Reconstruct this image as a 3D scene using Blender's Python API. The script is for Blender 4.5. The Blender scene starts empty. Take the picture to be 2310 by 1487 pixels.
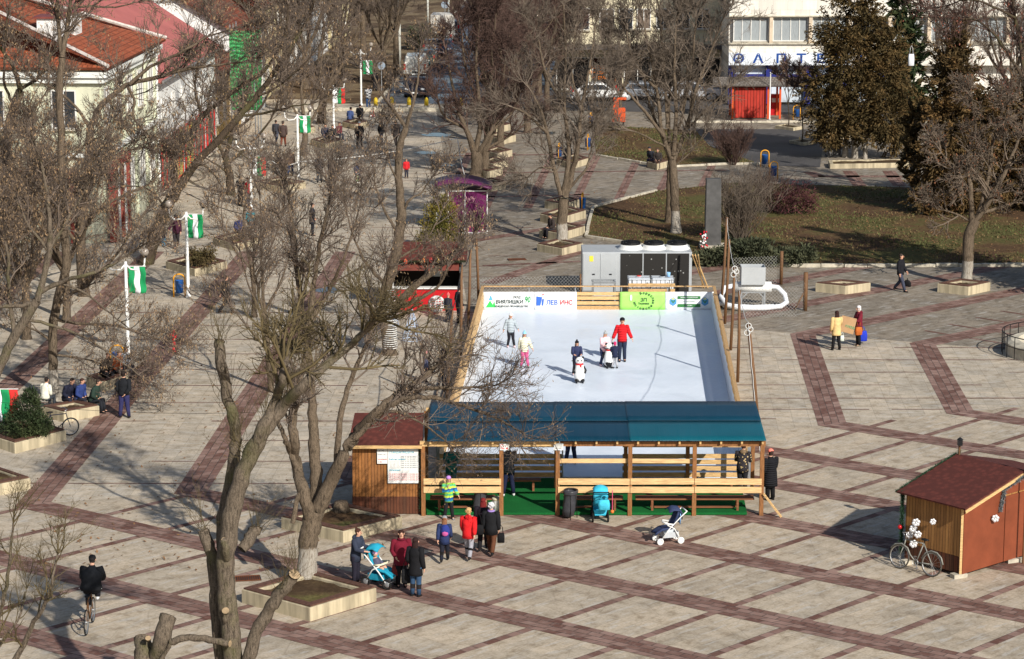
import bpy, bmesh, math, random
import numpy as np
from mathutils import Vector, Matrix
S = bpy.context.scene
COL = S.collection
PI = math.pi
rad = math.radians
rng = random.Random(7)
FOC, HCAM, THETA = 5723.0, 22.0, math.atan((743.5 + 430.0) / 5723.0)
CT, ST = math.cos(THETA), math.sin(THETA)
def G(px, py, z=0.0):
 x = (px - 1155) / FOC; u = -(py - 743.5) / FOC
 t = (z - HCAM) / (-ST + u * CT)
 return Vector((x * t, (CT + u * ST) * t, z))
def W(px, py, Y):
 x = (px - 1155) / FOC; u = -(py - 743.5) / FOC
 t = Y / (CT + u * ST)
 return Vector((x * t, Y, HCAM + (-ST + u * CT) * t))
def ZH(px, pyf, pyt):
 return W(px, pyt, G(px, pyf).y).z
MATS = {}
def s2l(c):
 return tuple(((v / 255.0) / 12.92 if v / 255.0 <= 0.04045 else ((v / 255.0 + 0.055) / 1.055) ** 2.4) for v in c)
class NT:
 def __init__(self, name):
  self.m = bpy.data.materials.new(name); self.m.use_nodes = True
  self.t = self.m.node_tree; self.b = self.t.nodes['Principled BSDF']
 def n(self, ty, **kw):
  nd = self.t.nodes.new(ty)
  for k, v in kw.items():
   if k.startswith('i_'):
    key = k[2:].replace('_', ' ')
    nd.inputs[key].default_value = v
   else: setattr(nd, k, v)
  return nd
 def l(self, a, ai, b, bi):
  self.t.links.new(a.outputs[ai], b.inputs[bi])
 def coord(self, kind='Object', scale=(1, 1, 1), rot=(0, 0, 0)):
  tc = self.n('ShaderNodeTexCoord'); mp = self.n('ShaderNodeMapping')
  mp.inputs['Scale'].default_value = scale; mp.inputs['Rotation'].default_value = rot
  self.l(tc, kind, mp, 'Vector'); return mp
 def noise(self, vec, scale, detail=4, rough=.6):
  nd = self.n('ShaderNodeTexNoise'); nd.inputs['Scale'].default_value = scale
  nd.inputs['Detail'].default_value = detail; nd.inputs['Roughness'].default_value = rough
  if vec is not None: self.l(vec, 0, nd, 'Vector')
  return nd
 def ramp(self, src, si, stops):
  r = self.n('ShaderNodeValToRGB'); e = r.color_ramp.elements
  e[0].position, e[0].color = stops[0][0], (*stops[0][1], 1)
  e[1].position, e[1].color = stops[-1][0], (*stops[-1][1], 1)
  for p, c in stops[1:-1]:
   k = e.new(p); k.color = (*c, 1)
  self.l(src, si, r, 'Fac'); return r
 def mix(self, fac, a, b, mode='MIX'):
  m = self.n('ShaderNodeMix', data_type='RGBA', blend_type=mode)
  for idx, v in ((0, fac), (6, a), (7, b)):
   if isinstance(v, tuple) and len(v) == 2 and hasattr(v[0], 'outputs'): self.t.links.new(v[0].outputs[v[1]], m.inputs[idx])
   elif isinstance(v, (int, float)): m.inputs[idx].default_value = v
   else: m.inputs[idx].default_value = (*v, 1) if len(v) == 3 else v
  return m
 def bump(self, src, si, strength, dist=.02):
  b = self.n('ShaderNodeBump'); b.inputs['Strength'].default_value = strength; b.inputs['Distance'].default_value = dist
  self.l(src, si, b, 'Height'); self.l(b, 0, self.b, 'Normal'); return b
 def out(self, node, idx, rough=.8, spec=.3, metal=0.0):
  self.t.links.new(node.outputs[idx], self.b.inputs['Base Color'])
  self.b.inputs['Roughness'].default_value = rough
  self.b.inputs['Specular IOR Level'].default_value = spec
  self.b.inputs['Metallic'].default_value = metal
  return self.m
def mat(name, c, rough=.8, var=.25, scale=6.0, metal=0.0, spec=.3, bump=0.0, stretch=(1, 1, 1)):
 """plain painted or woven surface, colour given as seen under white light (0-255), broken up by noise"""
 key = (name, c, rough, var, scale)
 if key in MATS: return MATS[key]
 k = NT(name); lc = s2l(c)
 mp = k.coord('Object', stretch)
 nz = k.noise(mp, scale, 5)
 lo = tuple(v * (1 - var) for v in lc); hi = tuple(min(1, v * (1 + var)) for v in lc)
 r = k.ramp(nz, 'Fac', [(.3, lo), (.7, hi)])
 if bump: k.bump(nz, 'Fac', bump)
 MATS[key] = k.out(r, 'Color', rough, spec, metal)
 return MATS[key]
def stripes_mat(name, cols, period, axis=2, rough=.8):
 """woven stripes along one axis"""
 k = NT(name); mp = k.coord('Object'); sx = k.n('ShaderNodeSeparateXYZ'); k.l(mp, 0, sx, 0)
 ml = k.n('ShaderNodeMath', operation='MULTIPLY'); ml.inputs[1].default_value = 1.0 / period; k.l(sx, axis, ml, 0)
 nz = k.noise(mp, 14, 2); ad = k.n('ShaderNodeMath', operation='MULTIPLY_ADD'); ad.inputs[1].default_value = .25; k.l(nz, 'Fac', ad, 0); k.l(ml, 0, ad, 2)
 fr = k.n('ShaderNodeMath', operation='FRACT'); k.l(ad, 0, fr, 0)
 r = k.ramp(fr, 0, [(i / len(cols), s2l(c)) for i, c in enumerate(cols)]); r.color_ramp.interpolation = 'CONSTANT'
 return k.out(r, 'Color', rough)
def tag(o, label=None, cat=None, group=None, kind=None):
 if label: o['label'] = label
 if cat: o['category'] = cat
 if group: o['group'] = group
 if kind: o['kind'] = kind
 return o
def thing(name, label, cat, loc=(0, 0, 0), rz=0.0, group=None):
 o = bpy.data.objects.new(name, None); COL.objects.link(o)
 o.empty_display_size = .2
 o.location = loc; o.rotation_euler = (0, 0, rz)
 return tag(o, label, cat, group)
def link(name, me, mats, parent=None, smooth=False, loc=None):
 o = bpy.data.objects.new(name, me); COL.objects.link(o)
 for m in (mats if isinstance(mats, (list, tuple)) else [mats]): me.materials.append(m)
 if parent: o.parent = parent
 if loc is not None: o.location = loc
 if smooth: me.polygons.foreach_set('use_smooth', [True] * len(me.polygons))
 return o
def copy_tree(o, loc=None, rz=None, label=None, parent=None):
 c = o.copy(); COL.objects.link(c)
 if parent: c.parent = parent
 if loc is not None: c.location = loc
 if rz is not None: c.rotation_euler = (0, 0, rz)
 if label: c['label'] = label
 for ch in list(o.children): copy_tree(ch, parent=c)
 return c
def frame(d):
 d = Vector(d).normalized()
 a = Vector((0, 0, 1)) if abs(d.z) < .9 else Vector((0, 1, 0))
 u = d.cross(a).normalized(); v = u.cross(d).normalized()
 return u, v
class MB:
 def __init__(s): s.v = []; s.f = []; s.mi = []; s.uv = {}
 def add(s, vs, fs, mi=0):
  b = len(s.v); s.v += [tuple(v) for v in vs]
  for f in fs: s.f.append(tuple(b + i for i in f)); s.mi.append(mi)
  return s
 def box(s, c, d, rz=0.0, mi=0, M=None):
  x, y, z = d[0] / 2, d[1] / 2, d[2] / 2
  R = M if M is not None else Matrix.Rotation(rz, 3, 'Z')
  c = Vector(c)
  vs = [c + R @ Vector((i * x, j * y, k * z)) for k in (-1, 1) for j in (-1, 1) for i in (-1, 1)]
  return s.add(vs, [(0, 2, 3, 1), (4, 5, 7, 6), (0, 1, 5, 4), (2, 6, 7, 3), (0, 4, 6, 2), (1, 3, 7, 5)], mi)
 def beam(s, p, q, w, h, mi=0, up=(0, 0, 1)):
  p, q = Vector(p), Vector(q); d = (q - p); L = d.length; d.normalize()
  up = Vector(up)
  if abs(d.dot(up)) > .95: up = Vector((0, 1, 0))
  sd = d.cross(up).normalized(); u2 = sd.cross(d).normalized()
  M = Matrix((sd, d, u2)).transposed()
  return s.box((p + q) / 2, (w, L, h), M=M, mi=mi)
 def loft(s, rings, mi=0, cap=True, closed=False):
  n = len(rings[0]); vs = [v for r in rings for v in r]; fs = []
  for i in range(len(rings) - 1):
   for j in range(n):
    a, b = i * n + j, i * n + (j + 1) % n
    fs.append((a, b, b + n, a + n))
  if cap:
   fs.append(tuple(reversed(range(n)))); fs.append(tuple((len(rings) - 1) * n + j for j in range(n)))
  return s.add(vs, fs, mi)
 def tube(s, pts, r, n=8, mi=0, cap=True):
  pts = [Vector(p) for p in pts]
  if not isinstance(r, (list, tuple)): r = [r] * len(pts)
  rings = []; u = None
  for i, p in enumerate(pts):
   d = (pts[min(i + 1, len(pts) - 1)] - pts[max(i - 1, 0)]).normalized()
   if u is None: u, v = frame(d)
   else:
    u = (u - d * u.dot(d)).normalized(); v = u.cross(d).normalized()
   rings.append([p + u * (math.cos(2 * PI * k / n) * r[i]) - v * (math.sin(2 * PI * k / n) * r[i]) for k in range(n)])
  return s.loft(rings, mi, cap)
 def ell(s, c, r, n=10, m=6, mi=0, M=None):
  c = Vector(c); rings = []
  for i in range(m + 1):
   a = -PI / 2 + PI * i / m; cr = max(math.cos(a), .02)
   ring = []
   for k in range(n):
    p = Vector((r[0] * cr * math.cos(2 * PI * k / n), r[1] * cr * math.sin(2 * PI * k / n), r[2] * math.sin(a)))
    ring.append(c + (M @ p if M is not None else p))
   rings.append(ring)
  return s.loft(rings, mi)
 def lathe(s, prof, c=(0, 0, 0), n=16, mi=0, cap=True):
  c = Vector(c)
  return s.loft([[c + Vector((r * math.cos(2 * PI * k / n), r * math.sin(2 * PI * k / n), z)) for k in range(n)] for r, z in prof], mi, cap)
 def torus(s, c, R, r, axis='x', n=24, m=6, mi=0):
  c = Vector(c); vs = []; fs = []
  for i in range(n):
   a = 2 * PI * i / n
   for j in range(m):
    b = 2 * PI * j / m; q = R + r * math.cos(b); h = r * math.sin(b)
    p = {'x': (h, q * math.cos(a), q * math.sin(a)), 'y': (q * math.cos(a), h, q * math.sin(a)), 'z': (q * math.cos(a), q * math.sin(a), h)}[axis]
    vs.append(c + Vector(p))
  for i in range(n):
   for j in range(m):
    fs.append((i * m + j, ((i + 1) % n) * m + j, ((i + 1) % n) * m + (j + 1) % m, i * m + (j + 1) % m))
  return s.add(vs, fs, mi)
 def prism(s, poly, z0, z1, mi=0):
  return s.loft([[Vector((p[0], p[1], z0)) for p in poly], [Vector((p[0], p[1], z1)) for p in poly]], mi)
 def extr(s, poly, d, mi=0):
  """planar polygon of 3d points pushed by vector d"""
  d = Vector(d)
  return s.loft([[Vector(p) for p in poly], [Vector(p) + d for p in poly]], mi)
 def mesh(s, name):
  me = bpy.data.meshes.new(name); me.from_pydata(s.v, [], s.f)
  if any(s.mi): me.polygons.foreach_set('material_index', s.mi)
  me.validate(); me.update()
  bm = bmesh.new(); bm.from_mesh(me); bmesh.ops.recalc_face_normals(bm, faces=bm.faces); bm.to_mesh(me); bm.free()
  return me
 def build(s, name, mats, parent=None, smooth=False, loc=None, bevel=0.0):
  me = s.mesh(name); o = link(name, me, mats, parent, smooth, loc)
  if bevel:
   b = o.modifiers.new('bevel', 'BEVEL'); b.width = bevel; b.segments = 1; b.limit_method = 'ANGLE'
  return o
def sheet(name, poly, z, m, label=None):
 """flat ground sheet from a polygon (a thin slab of the place's own surface)"""
 me = bpy.data.meshes.new(name); me.from_pydata([(p[0], p[1], z) for p in poly], [], [tuple(range(len(poly)))]); me.update()
 if me.polygons[0].normal.z < 0: me.flip_normals()
 o = link(name, me, m); tag(o, label, None, None, 'structure'); return o
def lettering(txt, size, m, parent, loc, rot=(rad(90), 0, 0), name='lettering', align='CENTER', sx=1.0, shear=0.0, depth=.004, bold=0.0):
 cu = bpy.data.curves.new(name, 'FONT'); cu.body = txt; cu.size = size; cu.align_x = align; cu.align_y = 'CENTER'
 cu.extrude = depth; cu.shear = shear; cu.offset = bold; cu.resolution_u = 2
 t = bpy.data.objects.new('tmp_text', cu); COL.objects.link(t)
 dg = bpy.context.evaluated_depsgraph_get()
 me = bpy.data.meshes.new_from_object(t.evaluated_get(dg))
 bpy.data.objects.remove(t); bpy.data.curves.remove(cu)
 me.name = name; me.materials.clear()
 o = link(name, me, m, parent); o.location = loc; o.rotation_euler = rot; o.scale = (sx, 1, 1)
 return o
def noise_line(p, q, n, amp, r=rng):
 p, q = Vector(p), Vector(q)
 return [p.lerp(q, i / n) + Vector((r.uniform(-amp, amp), r.uniform(-amp, amp), r.uniform(-amp, amp))) * (0 < i < n) for i in range(n + 1)]
WOOD = lambda nm, c, sc=(1, 1, 1), rough=.7: mat(nm, c, rough, .35, 3.0, stretch=sc, bump=.15)
M_pine_x = WOOD('pine_plank', (212, 176, 126), (1, 12, 12))
M_post = WOOD('brown_stained_wood', (110, 80, 54), (10, 10, 1))
M_brownplank = WOOD('brown_bench_wood', (128, 82, 54), (1, 12, 12))
M_steel = mat('galvanised_steel', (165, 168, 170), .45, .12, 5, .6)
M_black = mat('black_plastic', (26, 26, 28), .5, .2, 10)
M_rubber = mat('tyre_rubber', (30, 29, 28), .9, .2, 10)
M_white = mat('white_paint', (226, 226, 222), .5, .06, 4)
M_chrome = mat('chromed_metal', (190, 190, 188), .3, .1, 8, .8)
M_glass = None
def make_glass(name, c):
 k = NT(name); b = k.b; b.inputs['Base Color'].default_value = (*s2l(c), 1); b.inputs['Roughness'].default_value = .08; b.inputs['Specular IOR Level'].default_value = .6
 return k.m
M_glass = make_glass('dark_window_glass', (42, 48, 54))
def slab_mat(name, base, rot, tile=(.62, .62), tile_vis=.5, dark=.55, seedoff=0.0):
 k = NT(name); mp = k.coord('Object', (1, 1, 1), (0, 0, rot))
 mp.inputs['Location'].default_value = (seedoff, seedoff * .7, 0)
 b = s2l(base)
 br = k.n('ShaderNodeTexBrick', offset=0.0); br.inputs['Scale'].default_value = 1.0
 br.inputs['Brick Width'].default_value = tile[0]; br.inputs['Row Height'].default_value = tile[1]; br.inputs['Mortar Size'].default_value = .012
 br.inputs['Color1'].default_value = (.74, .77, .80, 1); br.inputs['Color2'].default_value = (1.14, 1.11, 1.06, 1); br.inputs['Mortar'].default_value = (.5, .48, .45, 1)
 br.inputs['Bias'].default_value = .1
 k.l(mp, 0, br, 'Vector')
 n1 = k.noise(mp, .35, 6, .65); n2 = k.noise(mp, 2.2, 6, .7); n3 = k.noise(mp, 14, 4, .6)
 sm = k.n('ShaderNodeMapping'); sm.inputs['Scale'].default_value = (.9, 4.5, 1); k.l(mp, 0, sm, 0)
 n4 = k.noise(sm, 1.1, 5, .62)
 r1 = k.ramp(n1, 'Fac', [(.3, tuple(v * .74 for v in b)), (.52, b), (.72, tuple(v * 1.12 for v in b))])
 m1 = k.mix(tile_vis, (r1, 0), (br, 0), 'MULTIPLY')
 r2 = k.ramp(n2, 'Fac', [(.36, (dark, dark * .94, dark * .85)), (.47, (.9, .89, .87)), (.56, (1, 1, 1)), (.7, (1.14, 1.14, 1.14))])
 m2 = k.mix(.85, (m1, 2), (r2, 0), 'MULTIPLY')
 r4 = k.ramp(n4, 'Fac', [(.54, (0, 0, 0)), (.64, (1, 1, 1))])
 m3 = k.mix((r4, 0), (m2, 2), (m2, 2));
 pale = k.mix(.4, (m2, 2), (.56, .55, .52));
 k.t.links.new(pale.outputs[2], m3.inputs[7])
 r3 = k.ramp(n3, 'Fac', [(.35, (.8, .79, .77)), (.6, (1.05, 1.05, 1.05))])
 m4 = k.mix(.8, (m3, 2), (r3, 0), 'MULTIPLY')
 vo = k.n('ShaderNodeTexVoronoi', feature='DISTANCE_TO_EDGE'); vo.inputs['Scale'].default_value = .9; k.l(mp, 0, vo, 'Vector')
 nzc = k.ramp(vo, 0, [(.0, (.62, .6, .58)), (.018, (1, 1, 1))])
 m5 = k.mix((r1, 0), (m4, 2), (m4, 2)); m5 = k.mix(.45, (m4, 2), (nzc, 0), 'MULTIPLY')
 k.bump(n3, 'Fac', .25, .01)
 return k.out(m5, 2, .82, .25)
def brick_mat(name, wet=0.0):
 k = NT(name); tc = k.n('ShaderNodeTexCoord'); mp = k.n('ShaderNodeMapping'); k.l(tc, 'UV', mp, 0)
 br = k.n('ShaderNodeTexBrick', offset=.5); br.inputs['Scale'].default_value = 1.0
 br.inputs['Brick Width'].default_value = .42; br.inputs['Row Height'].default_value = .27; br.inputs['Mortar Size'].default_value = .014
 br.inputs['Color1'].default_value = (.145, .066, .048, 1); br.inputs['Color2'].default_value = (.32, .205, .165, 1); br.inputs['Mortar'].default_value = (.07, .048, .04, 1)
 br.inputs['Bias'].default_value = -.05
 dn = k.noise(mp, 1.7, 2); dv = k.mix(.03, (mp, 0), (dn, 1)); k.t.links.new(dv.outputs[2], br.inputs['Vector'])
 ob = k.coord('Object'); n1 = k.noise(ob, .8, 5, .65); n2 = k.noise(ob, 5, 5, .7)
 r1 = k.ramp(n1, 'Fac', [(.35, (.75, .72, .7)), (.6, (1.05, 1.05, 1.05))])
 m1 = k.mix(.9, (br, 0), (r1, 0), 'MULTIPLY')
 r2 = k.ramp(n2, 'Fac', [(.5, (0, 0, 0)), (.7, (.4, .4, .4))])
 m2 = k.mix((r2, 0), (m1, 2), (.34, .26, .22))
 k.bump(br, 1, .4, .01)
 m = k.out(m2, 2, .8, .3)
 if wet:
  n3 = k.noise(ob, .5, 4, .6); r3 = k.ramp(n3, 'Fac', [(.5, (.75, .75, .75)), (.6, (.12, .12, .12))]); k.l(r3, 0, k.b, 'Roughness')
 return m
def earth_mat(name, c1, c2, c3):
 k = NT(name); mp = k.coord('Object')
 n1 = k.noise(mp, .22, 6, .65); n2 = k.noise(mp, 5, 6, .75)
 r = k.ramp(n1, 'Fac', [(.44, s2l(c1)), (.5, s2l(c2)), (.55, s2l(c3))])
 r2 = k.ramp(n2, 'Fac', [(.3, (.5, .48, .44)), (.55, (1, 1, 1)), (.75, (1.45, 1.4, 1.3))])
 m = k.mix(.9, (r, 0), (r2, 0), 'MULTIPLY'); k.bump(n2, 'Fac', .8, .05)
 return k.out(m, 2, .95, .1)
def asphalt_mat(name, c, wet=False):
 k = NT(name); mp = k.coord('Object'); n1 = k.noise(mp, .25, 5, .6); n2 = k.noise(mp, 12, 4, .7); b = s2l(c)
 r = k.ramp(n1, 'Fac', [(.35, tuple(v * .75 for v in b)), (.65, tuple(v * 1.2 for v in b))])
 r2 = k.ramp(n2, 'Fac', [(.3, (.8, .8, .8)), (.7, (1.15, 1.15, 1.15))])
 m = k.mix(1.0, (r, 0), (r2, 0), 'MULTIPLY')
 k.out(m, 2, .85, .4)
 if wet:
  r3 = k.ramp(n1, 'Fac', [(.4, (.8, .8, .8)), (.58, (.2, .2, .2))]); k.l(r3, 0, k.b, 'Roughness')
 return k.m
ROT_C = rad(-87.4 + 90) ; ROT_A = rad(-46)
M_slab_square = slab_mat('worn_concrete_slabs', (188, 174, 154), ROT_A, (1.2, .62), .4, .6)
M_slab_prom = slab_mat('pale_paving_slabs', (190, 178, 160), -rad(87.4) + PI / 2 + rad(0), (.62, .75), .5, .62, 3.1)
M_slab_far = slab_mat('grey_paving_slabs', (142, 132, 118), -rad(42), (1.0, 1.0), .45, .52, 7.7)
M_brick = brick_mat('red_brown_paving_bricks')
M_brick_wet = brick_mat('damp_red_brown_paving_bricks', 1.0)
M_lawn = earth_mat('dormant_winter_grass', (88, 68, 50), (100, 82, 56), (90, 86, 52))
M_soil = earth_mat('dark_planter_soil', (78, 62, 46), (98, 82, 58), (104, 96, 60))
M_asph = asphalt_mat('dark_asphalt', (74, 72, 72))
M_road = asphalt_mat('damp_street_asphalt', (78, 80, 86), True)
M_verge = earth_mat('bare_brown_earth', (86, 70, 54), (112, 94, 74), (128, 112, 88))
M_kerb = mat('weathered_kerb_stone', (186, 178, 160), .85, .3, 3)
sheet('ground', [(-900, -50), (900, -50), (900, 1500), (-900, 1500)], -.02, M_verge)
sheet('square_paving', [(-60, 30), (60, 30), (60, 125), (-60, 125)], 0.0, M_slab_square)
CL = [-28.75, -23.9, -19.05, -14.2, -9.3, -4.4, -.6]
A_OFF = [40.1, 44.65, 49.2, 53.9, 58.1, 62.5, 66.6, 70.5, 74.2, 79.0, 83.5, 88.0, 92.5]
C_OFF = [33.6, 28.75, 23.9, 19.05, 14.2, 9.3, 4.4, .6, -2.7, -7.6, -12.5, -17.4, -22.3]   # offset along the normal of the long direction
dC = Vector((math.cos(rad(87.4)), math.sin(rad(87.4)))); nC = Vector((-dC.y, dC.x))
dA = Vector((math.cos(rad(143)), math.sin(rad(143)))); nA = Vector((math.sin(rad(37)), math.cos(rad(37))))
dB = Vector((math.cos(rad(46)), math.sin(rad(46)))); nB = Vector((-dB.y, dB.x))
dU = Vector((math.cos(rad(42)), math.sin(rad(42)))); nU = Vector((-dU.y, dU.x))
dV = Vector((math.cos(rad(-43)), math.sin(rad(-43)))); nV = Vector((-dV.y, dV.x))
def isect(n1, o1, n2, o2):
 det = n1.x * n2.y - n1.y * n2.x
 return Vector(((o1 * n2.y - n1.y * o2) / det, (n1.x * o2 - o1 * n2.x) / det))
CORN = [isect(nA, a, nC, c) for a, c in zip(A_OFF, C_OFF)]          # lower corners, left to right
TOPS = [Vector((x, 108.3 - (x - 7) * .4)) for x in (7.2, 12.2, 17.3, 22.4, 27.5)]
def lower_y(x):
 for a, b in zip(CORN, CORN[1:]):
  if a.x <= x <= b.x: return a.y + (b.y - a.y) * (x - a.x) / (b.x - a.x)
 return CORN[0].y if x < CORN[0].x else CORN[-1].y
pr = [(c.x, c.y) for c in CORN]
sheet('promenade_paving', pr + [(30, 99), (17.3, 104.3), (12.2, 106.3), (7, 108.4), (-2, 112), (-6, 196), (-22, 196), (-30, 125), (-40, 110)], .003, M_slab_prom)
sheet('plaza_paving', [(60, 87), (60, 196), (-8, 196), (-8, 112.2), (7, 108.6), (12.2, 106.5), (17.3, 104.5), (30, 99)], .0015, M_slab_far)
def strips(name, segs, z, m):
 """brick bands: every segment is (points along the middle, width)"""
 vs, fs, uvs = [], [], []
 for pts, w in segs:
  L = 0.0; b = len(vs)
  for i, p in enumerate(pts):
   p = Vector(p[:2])
   d0 = (p - Vector(pts[i - 1][:2])).normalized() if i else None
   d1 = (Vector(pts[i + 1][:2]) - p).normalized() if i < len(pts) - 1 else None
   if i: L += (p - Vector(pts[i - 1][:2])).length
   d = ((d0 or d1) + (d1 or d0)).normalized(); k = 1.0 / max(.5, d.dot(d1 or d0)); n = Vector((-d.y, d.x)) * (w / 2 * k)
   vs += [(p.x + n.x, p.y + n.y, z), (p.x - n.x, p.y - n.y, z)]; uvs += [(L, w), (L, 0)]
  for i in range(len(pts) - 1): fs.append((b + 2 * i, b + 2 * i + 1, b + 2 * i + 3, b + 2 * i + 2))
 me = bpy.data.meshes.new(name); me.from_pydata(vs, [], fs); uv = me.uv_layers.new(name='UVMap')
 for l in me.loops: uv.data[l.index].uv = uvs[l.vertex_index]
 for p in me.polygons:
  pass
 me.update(); bm = bmesh.new(); bm.from_mesh(me)
 for f in bm.faces:
  if f.normal.z < 0: f.normal_flip()
 bm.to_mesh(me); bm.free()
 return tag(link(name, me, m), None, None, None, 'structure')
wide = []
for i, (a, c) in enumerate(zip(A_OFF, C_OFF)):
 p0 = CORN[i] - dA * (46 if i < 8 else 34)
 if i < 7: top = CORN[i] + dC * max(2, 127 - CORN[i].y)
 elif i == 7: top = CORN[i] + dC * 2
 elif i == 8: top = CORN[i] + dC * 2
 else:
  T = isect(nC, c, Vector((.4, 1)).normalized(), (Vector((7, 108.3)).dot(Vector((.4, 1)).normalized())))
  wide.append(([p0, CORN[i], T, T + dU * 30], 1.06)); continue
 if i in (5, 6): top = CORN[i] + dC * 3
 wide.append(([p0, CORN[i], top], 1.06))
for i in (4, 5, 6): pass
wide.append(([isect(nC, 9.3, nC.orthogonal(), 0) if False else Vector((-4.4, 86)), Vector((-4.4 + 1.2, 112))], .0001))
for o in (75.1, 79.6, 84.1):
 P = nU * o
 x0 = Vector((6.5, P.y + (6.5 - P.x) * dU.y / dU.x)) if o < 76 else Vector((3.5, P.y + (3.5 - P.x) * dU.y / dU.x))
 wide.append(([x0, x0 + dU * 30], 1.0))
wide = [w for w in wide if w[1] > .01]
strips('brick_bands', wide, .012, M_brick)
thin = []
for b in [26.5, 28.9, 31.3, 33.7, 36, 38.4, 40.8, 43.1, 45.8, 48.2, 50.7, 52.9, 55.3, 57.7, 60.7, 63.4, 66, 68.5, 71]:
 P = nB * b; pts = []
 t = -60.0; run = None
 while t < 120:
  q = P + dB * t
  ok = 45 < q.y < lower_y(q.x) - .3 and -32 < q.x < 40
  if ok and run is None: run = q.copy()
  if not ok and run is not None: thin.append(([run, q], .27)); run = None
  t += .25
def thinD(y, x0, x1):
 x = x0
 while x < x1 - .3:
  e = min(x1, x + rng.uniform(.8, 2.6))
  if rng.random() < .8: thin.append(([Vector((x, y)), Vector((e, y))], rng.uniform(.08, .15)))
  x = e
for y in (103.5, 101.1, 98.8, 96.5, 94.24, 92.4, 90.9):
 xa = 8.6
 segs = [(8.3 if y > 84 else 8.3, nC.x * 0 + (7.6 + y * .0454 - .55) if True else 0)]
 cx1 = 7.6 + y * .0454; cx2 = 12.5 + y * .0454; cx3 = 17.4 + y * .0454
 for x0, x1 in ((8.3, cx1 - .5), (cx1 + .5, cx2 - .5), (cx2 + .5, cx3 - .5), (cx3 + .5, cx3 + 5)):
  if (x0 + x1) / 2 and lower_y((x0 + x1) / 2) < y < 109.5 - ((x0 + x1) / 2 - 7) * .4 - .8: thinD(y, x0, x1)
y = 81.75; k = 0
while y < 190:
 for ca, cb in ((-14.2, -9.3), (-9.3, -4.4), (-19.05, -14.2), (-23.5, -19.05)):
  x0, x1 = ca + y * .0454 + .55, cb + y * .0454 - .55
  if ca == -23.5 and k % 2: continue
  if y > lower_y(x0) + .5 and not (ca == -9.3 and 110 > y) : thinD(y, x0, x1)
 y += 2.93; k += 1
for v in [84.3, 86.3, 88.3, 90.4, 92.3, 94.4, 96.4, 98.4, 100.5, 102.6]:
 P = nV * v; run = None; t = -60.0
 while t < 60:
  q = P + dV * t
  ok = q.y > 109.3 - (q.x - 7) * .4 and q.y < 120.3 and 2 < q.x < 45
  if ok and run is None: run = q.copy()
  if not ok and run is not None: thin.append(([run, q], .2)); run = None
  t += .25
strips('brick_lines', thin, .007, M_brick)
gl = []
for x0 in (1000, 1095, 1190, 1290, 1385, 1470, 1560): gl.append(([G(x0, 470), G(x0 + 60, 345)], .5))
for yy in (352, 392, 447): gl.append(([G(1000, yy), G(1640 if yy < 400 else 1330, yy - 8)], .45))
gl += [([G(1845, 398), G(2330, 400)], .8), ([G(1825, 388), G(1850, 400)], .8), ([G(1915, 386), G(1940, 420)], .8), ([G(2005, 386), G(2030, 420)], .8), ([G(1100, 640), G(1330, 560)], .8), ([G(1060, 545), G(1330, 500)], .7), ([G(1090, 600), G(1310, 590)], .4)]
strips('path_brick_grid', gl, .012, M_brick)
LAWN = [G(1322, 536), G(1337, 470), G(1480, 432), G(1650, 414), G(1830, 418), G(2060, 424), G(2420, 418), G(2420, 601), G(1800, 603), G(1570, 596), G(1450, 556)]
sheet('front_lawn', LAWN, .03, M_lawn)
LAWN2 = [G(1345, 352), G(1500, 378), G(1640, 372), G(1715, 372), G(1600, 330), G(1570, 296), G(1340, 283)]
sheet('back_lawn', LAWN2, .03, M_lawn)
sheet('asphalt_path', [G(1560, 292), G(1860, 292), G(1850, 378), G(1715, 374), G(1606, 332)], .02, M_asph)
sheet('shop_street', [G(1060, 246), G(2450, 270), G(2450, 205), G(1060, 205)], .012, M_asph)
rd = lambda a, y: Vector((a + (y - 195) * .0454, y, 0))
sheet('street', [rd(-10.2, 193), rd(3.2, 193), rd(3.2, 700), rd(-10.2, 700)], .016, M_road)
sheet('street_pavement', [rd(-14.5, 193), rd(-10.2, 193), rd(-10.2, 420), rd(-14.5, 420)], .014, M_verge)
def kerb(name, pts, w=.18, h=.13):
 mb = MB()
 for p, q in zip(pts, pts[1:]):
  p, q = Vector((p[0], p[1], 0)), Vector((q[0], q[1], 0)); L = (q - p).length; n = max(1, int(L / 1.05)); d = (q - p) / n
  for i in range(n):
   a = p + d * i + d * .012; b = p + d * (i + 1) - d * .012; hh = h + rng.uniform(-.015, .02); off = Vector((rng.uniform(-.02, .02), rng.uniform(-.02, .02), 0))
   mb.beam(a + off + Vector((0, 0, hh / 2)), b + off + Vector((0, 0, hh / 2)), w, hh)
 return tag(mb.build(name, M_kerb, bevel=.012), None, None, None, 'structure')
kerb('lawn_kerb', [LAWN[8], LAWN[7]] , .22, .16); kerb('lawn_kerb', [LAWN[2], LAWN[1], LAWN[0], LAWN[10], LAWN[9], LAWN[8]], .16, .14)
kerb('lawn_kerb', [LAWN2[0], LAWN2[1], LAWN2[2], LAWN2[3]], .16, .13)
kerb('street_kerb', [rd(-10.2, 194), rd(-10.2, 330)], .2, .14)
kerb('promenade_end_kerb', [G(640, 251), G(1075, 251)], .35, .28)
kerb('shop_street_kerb', [G(1560, 277), G(2400, 277)], .25, .15)
k = NT('standing_water'); k.b.inputs['Base Color'].default_value = (.05, .048, .045, 1); k.b.inputs['Roughness'].default_value = .06; M_water = k.m
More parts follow.
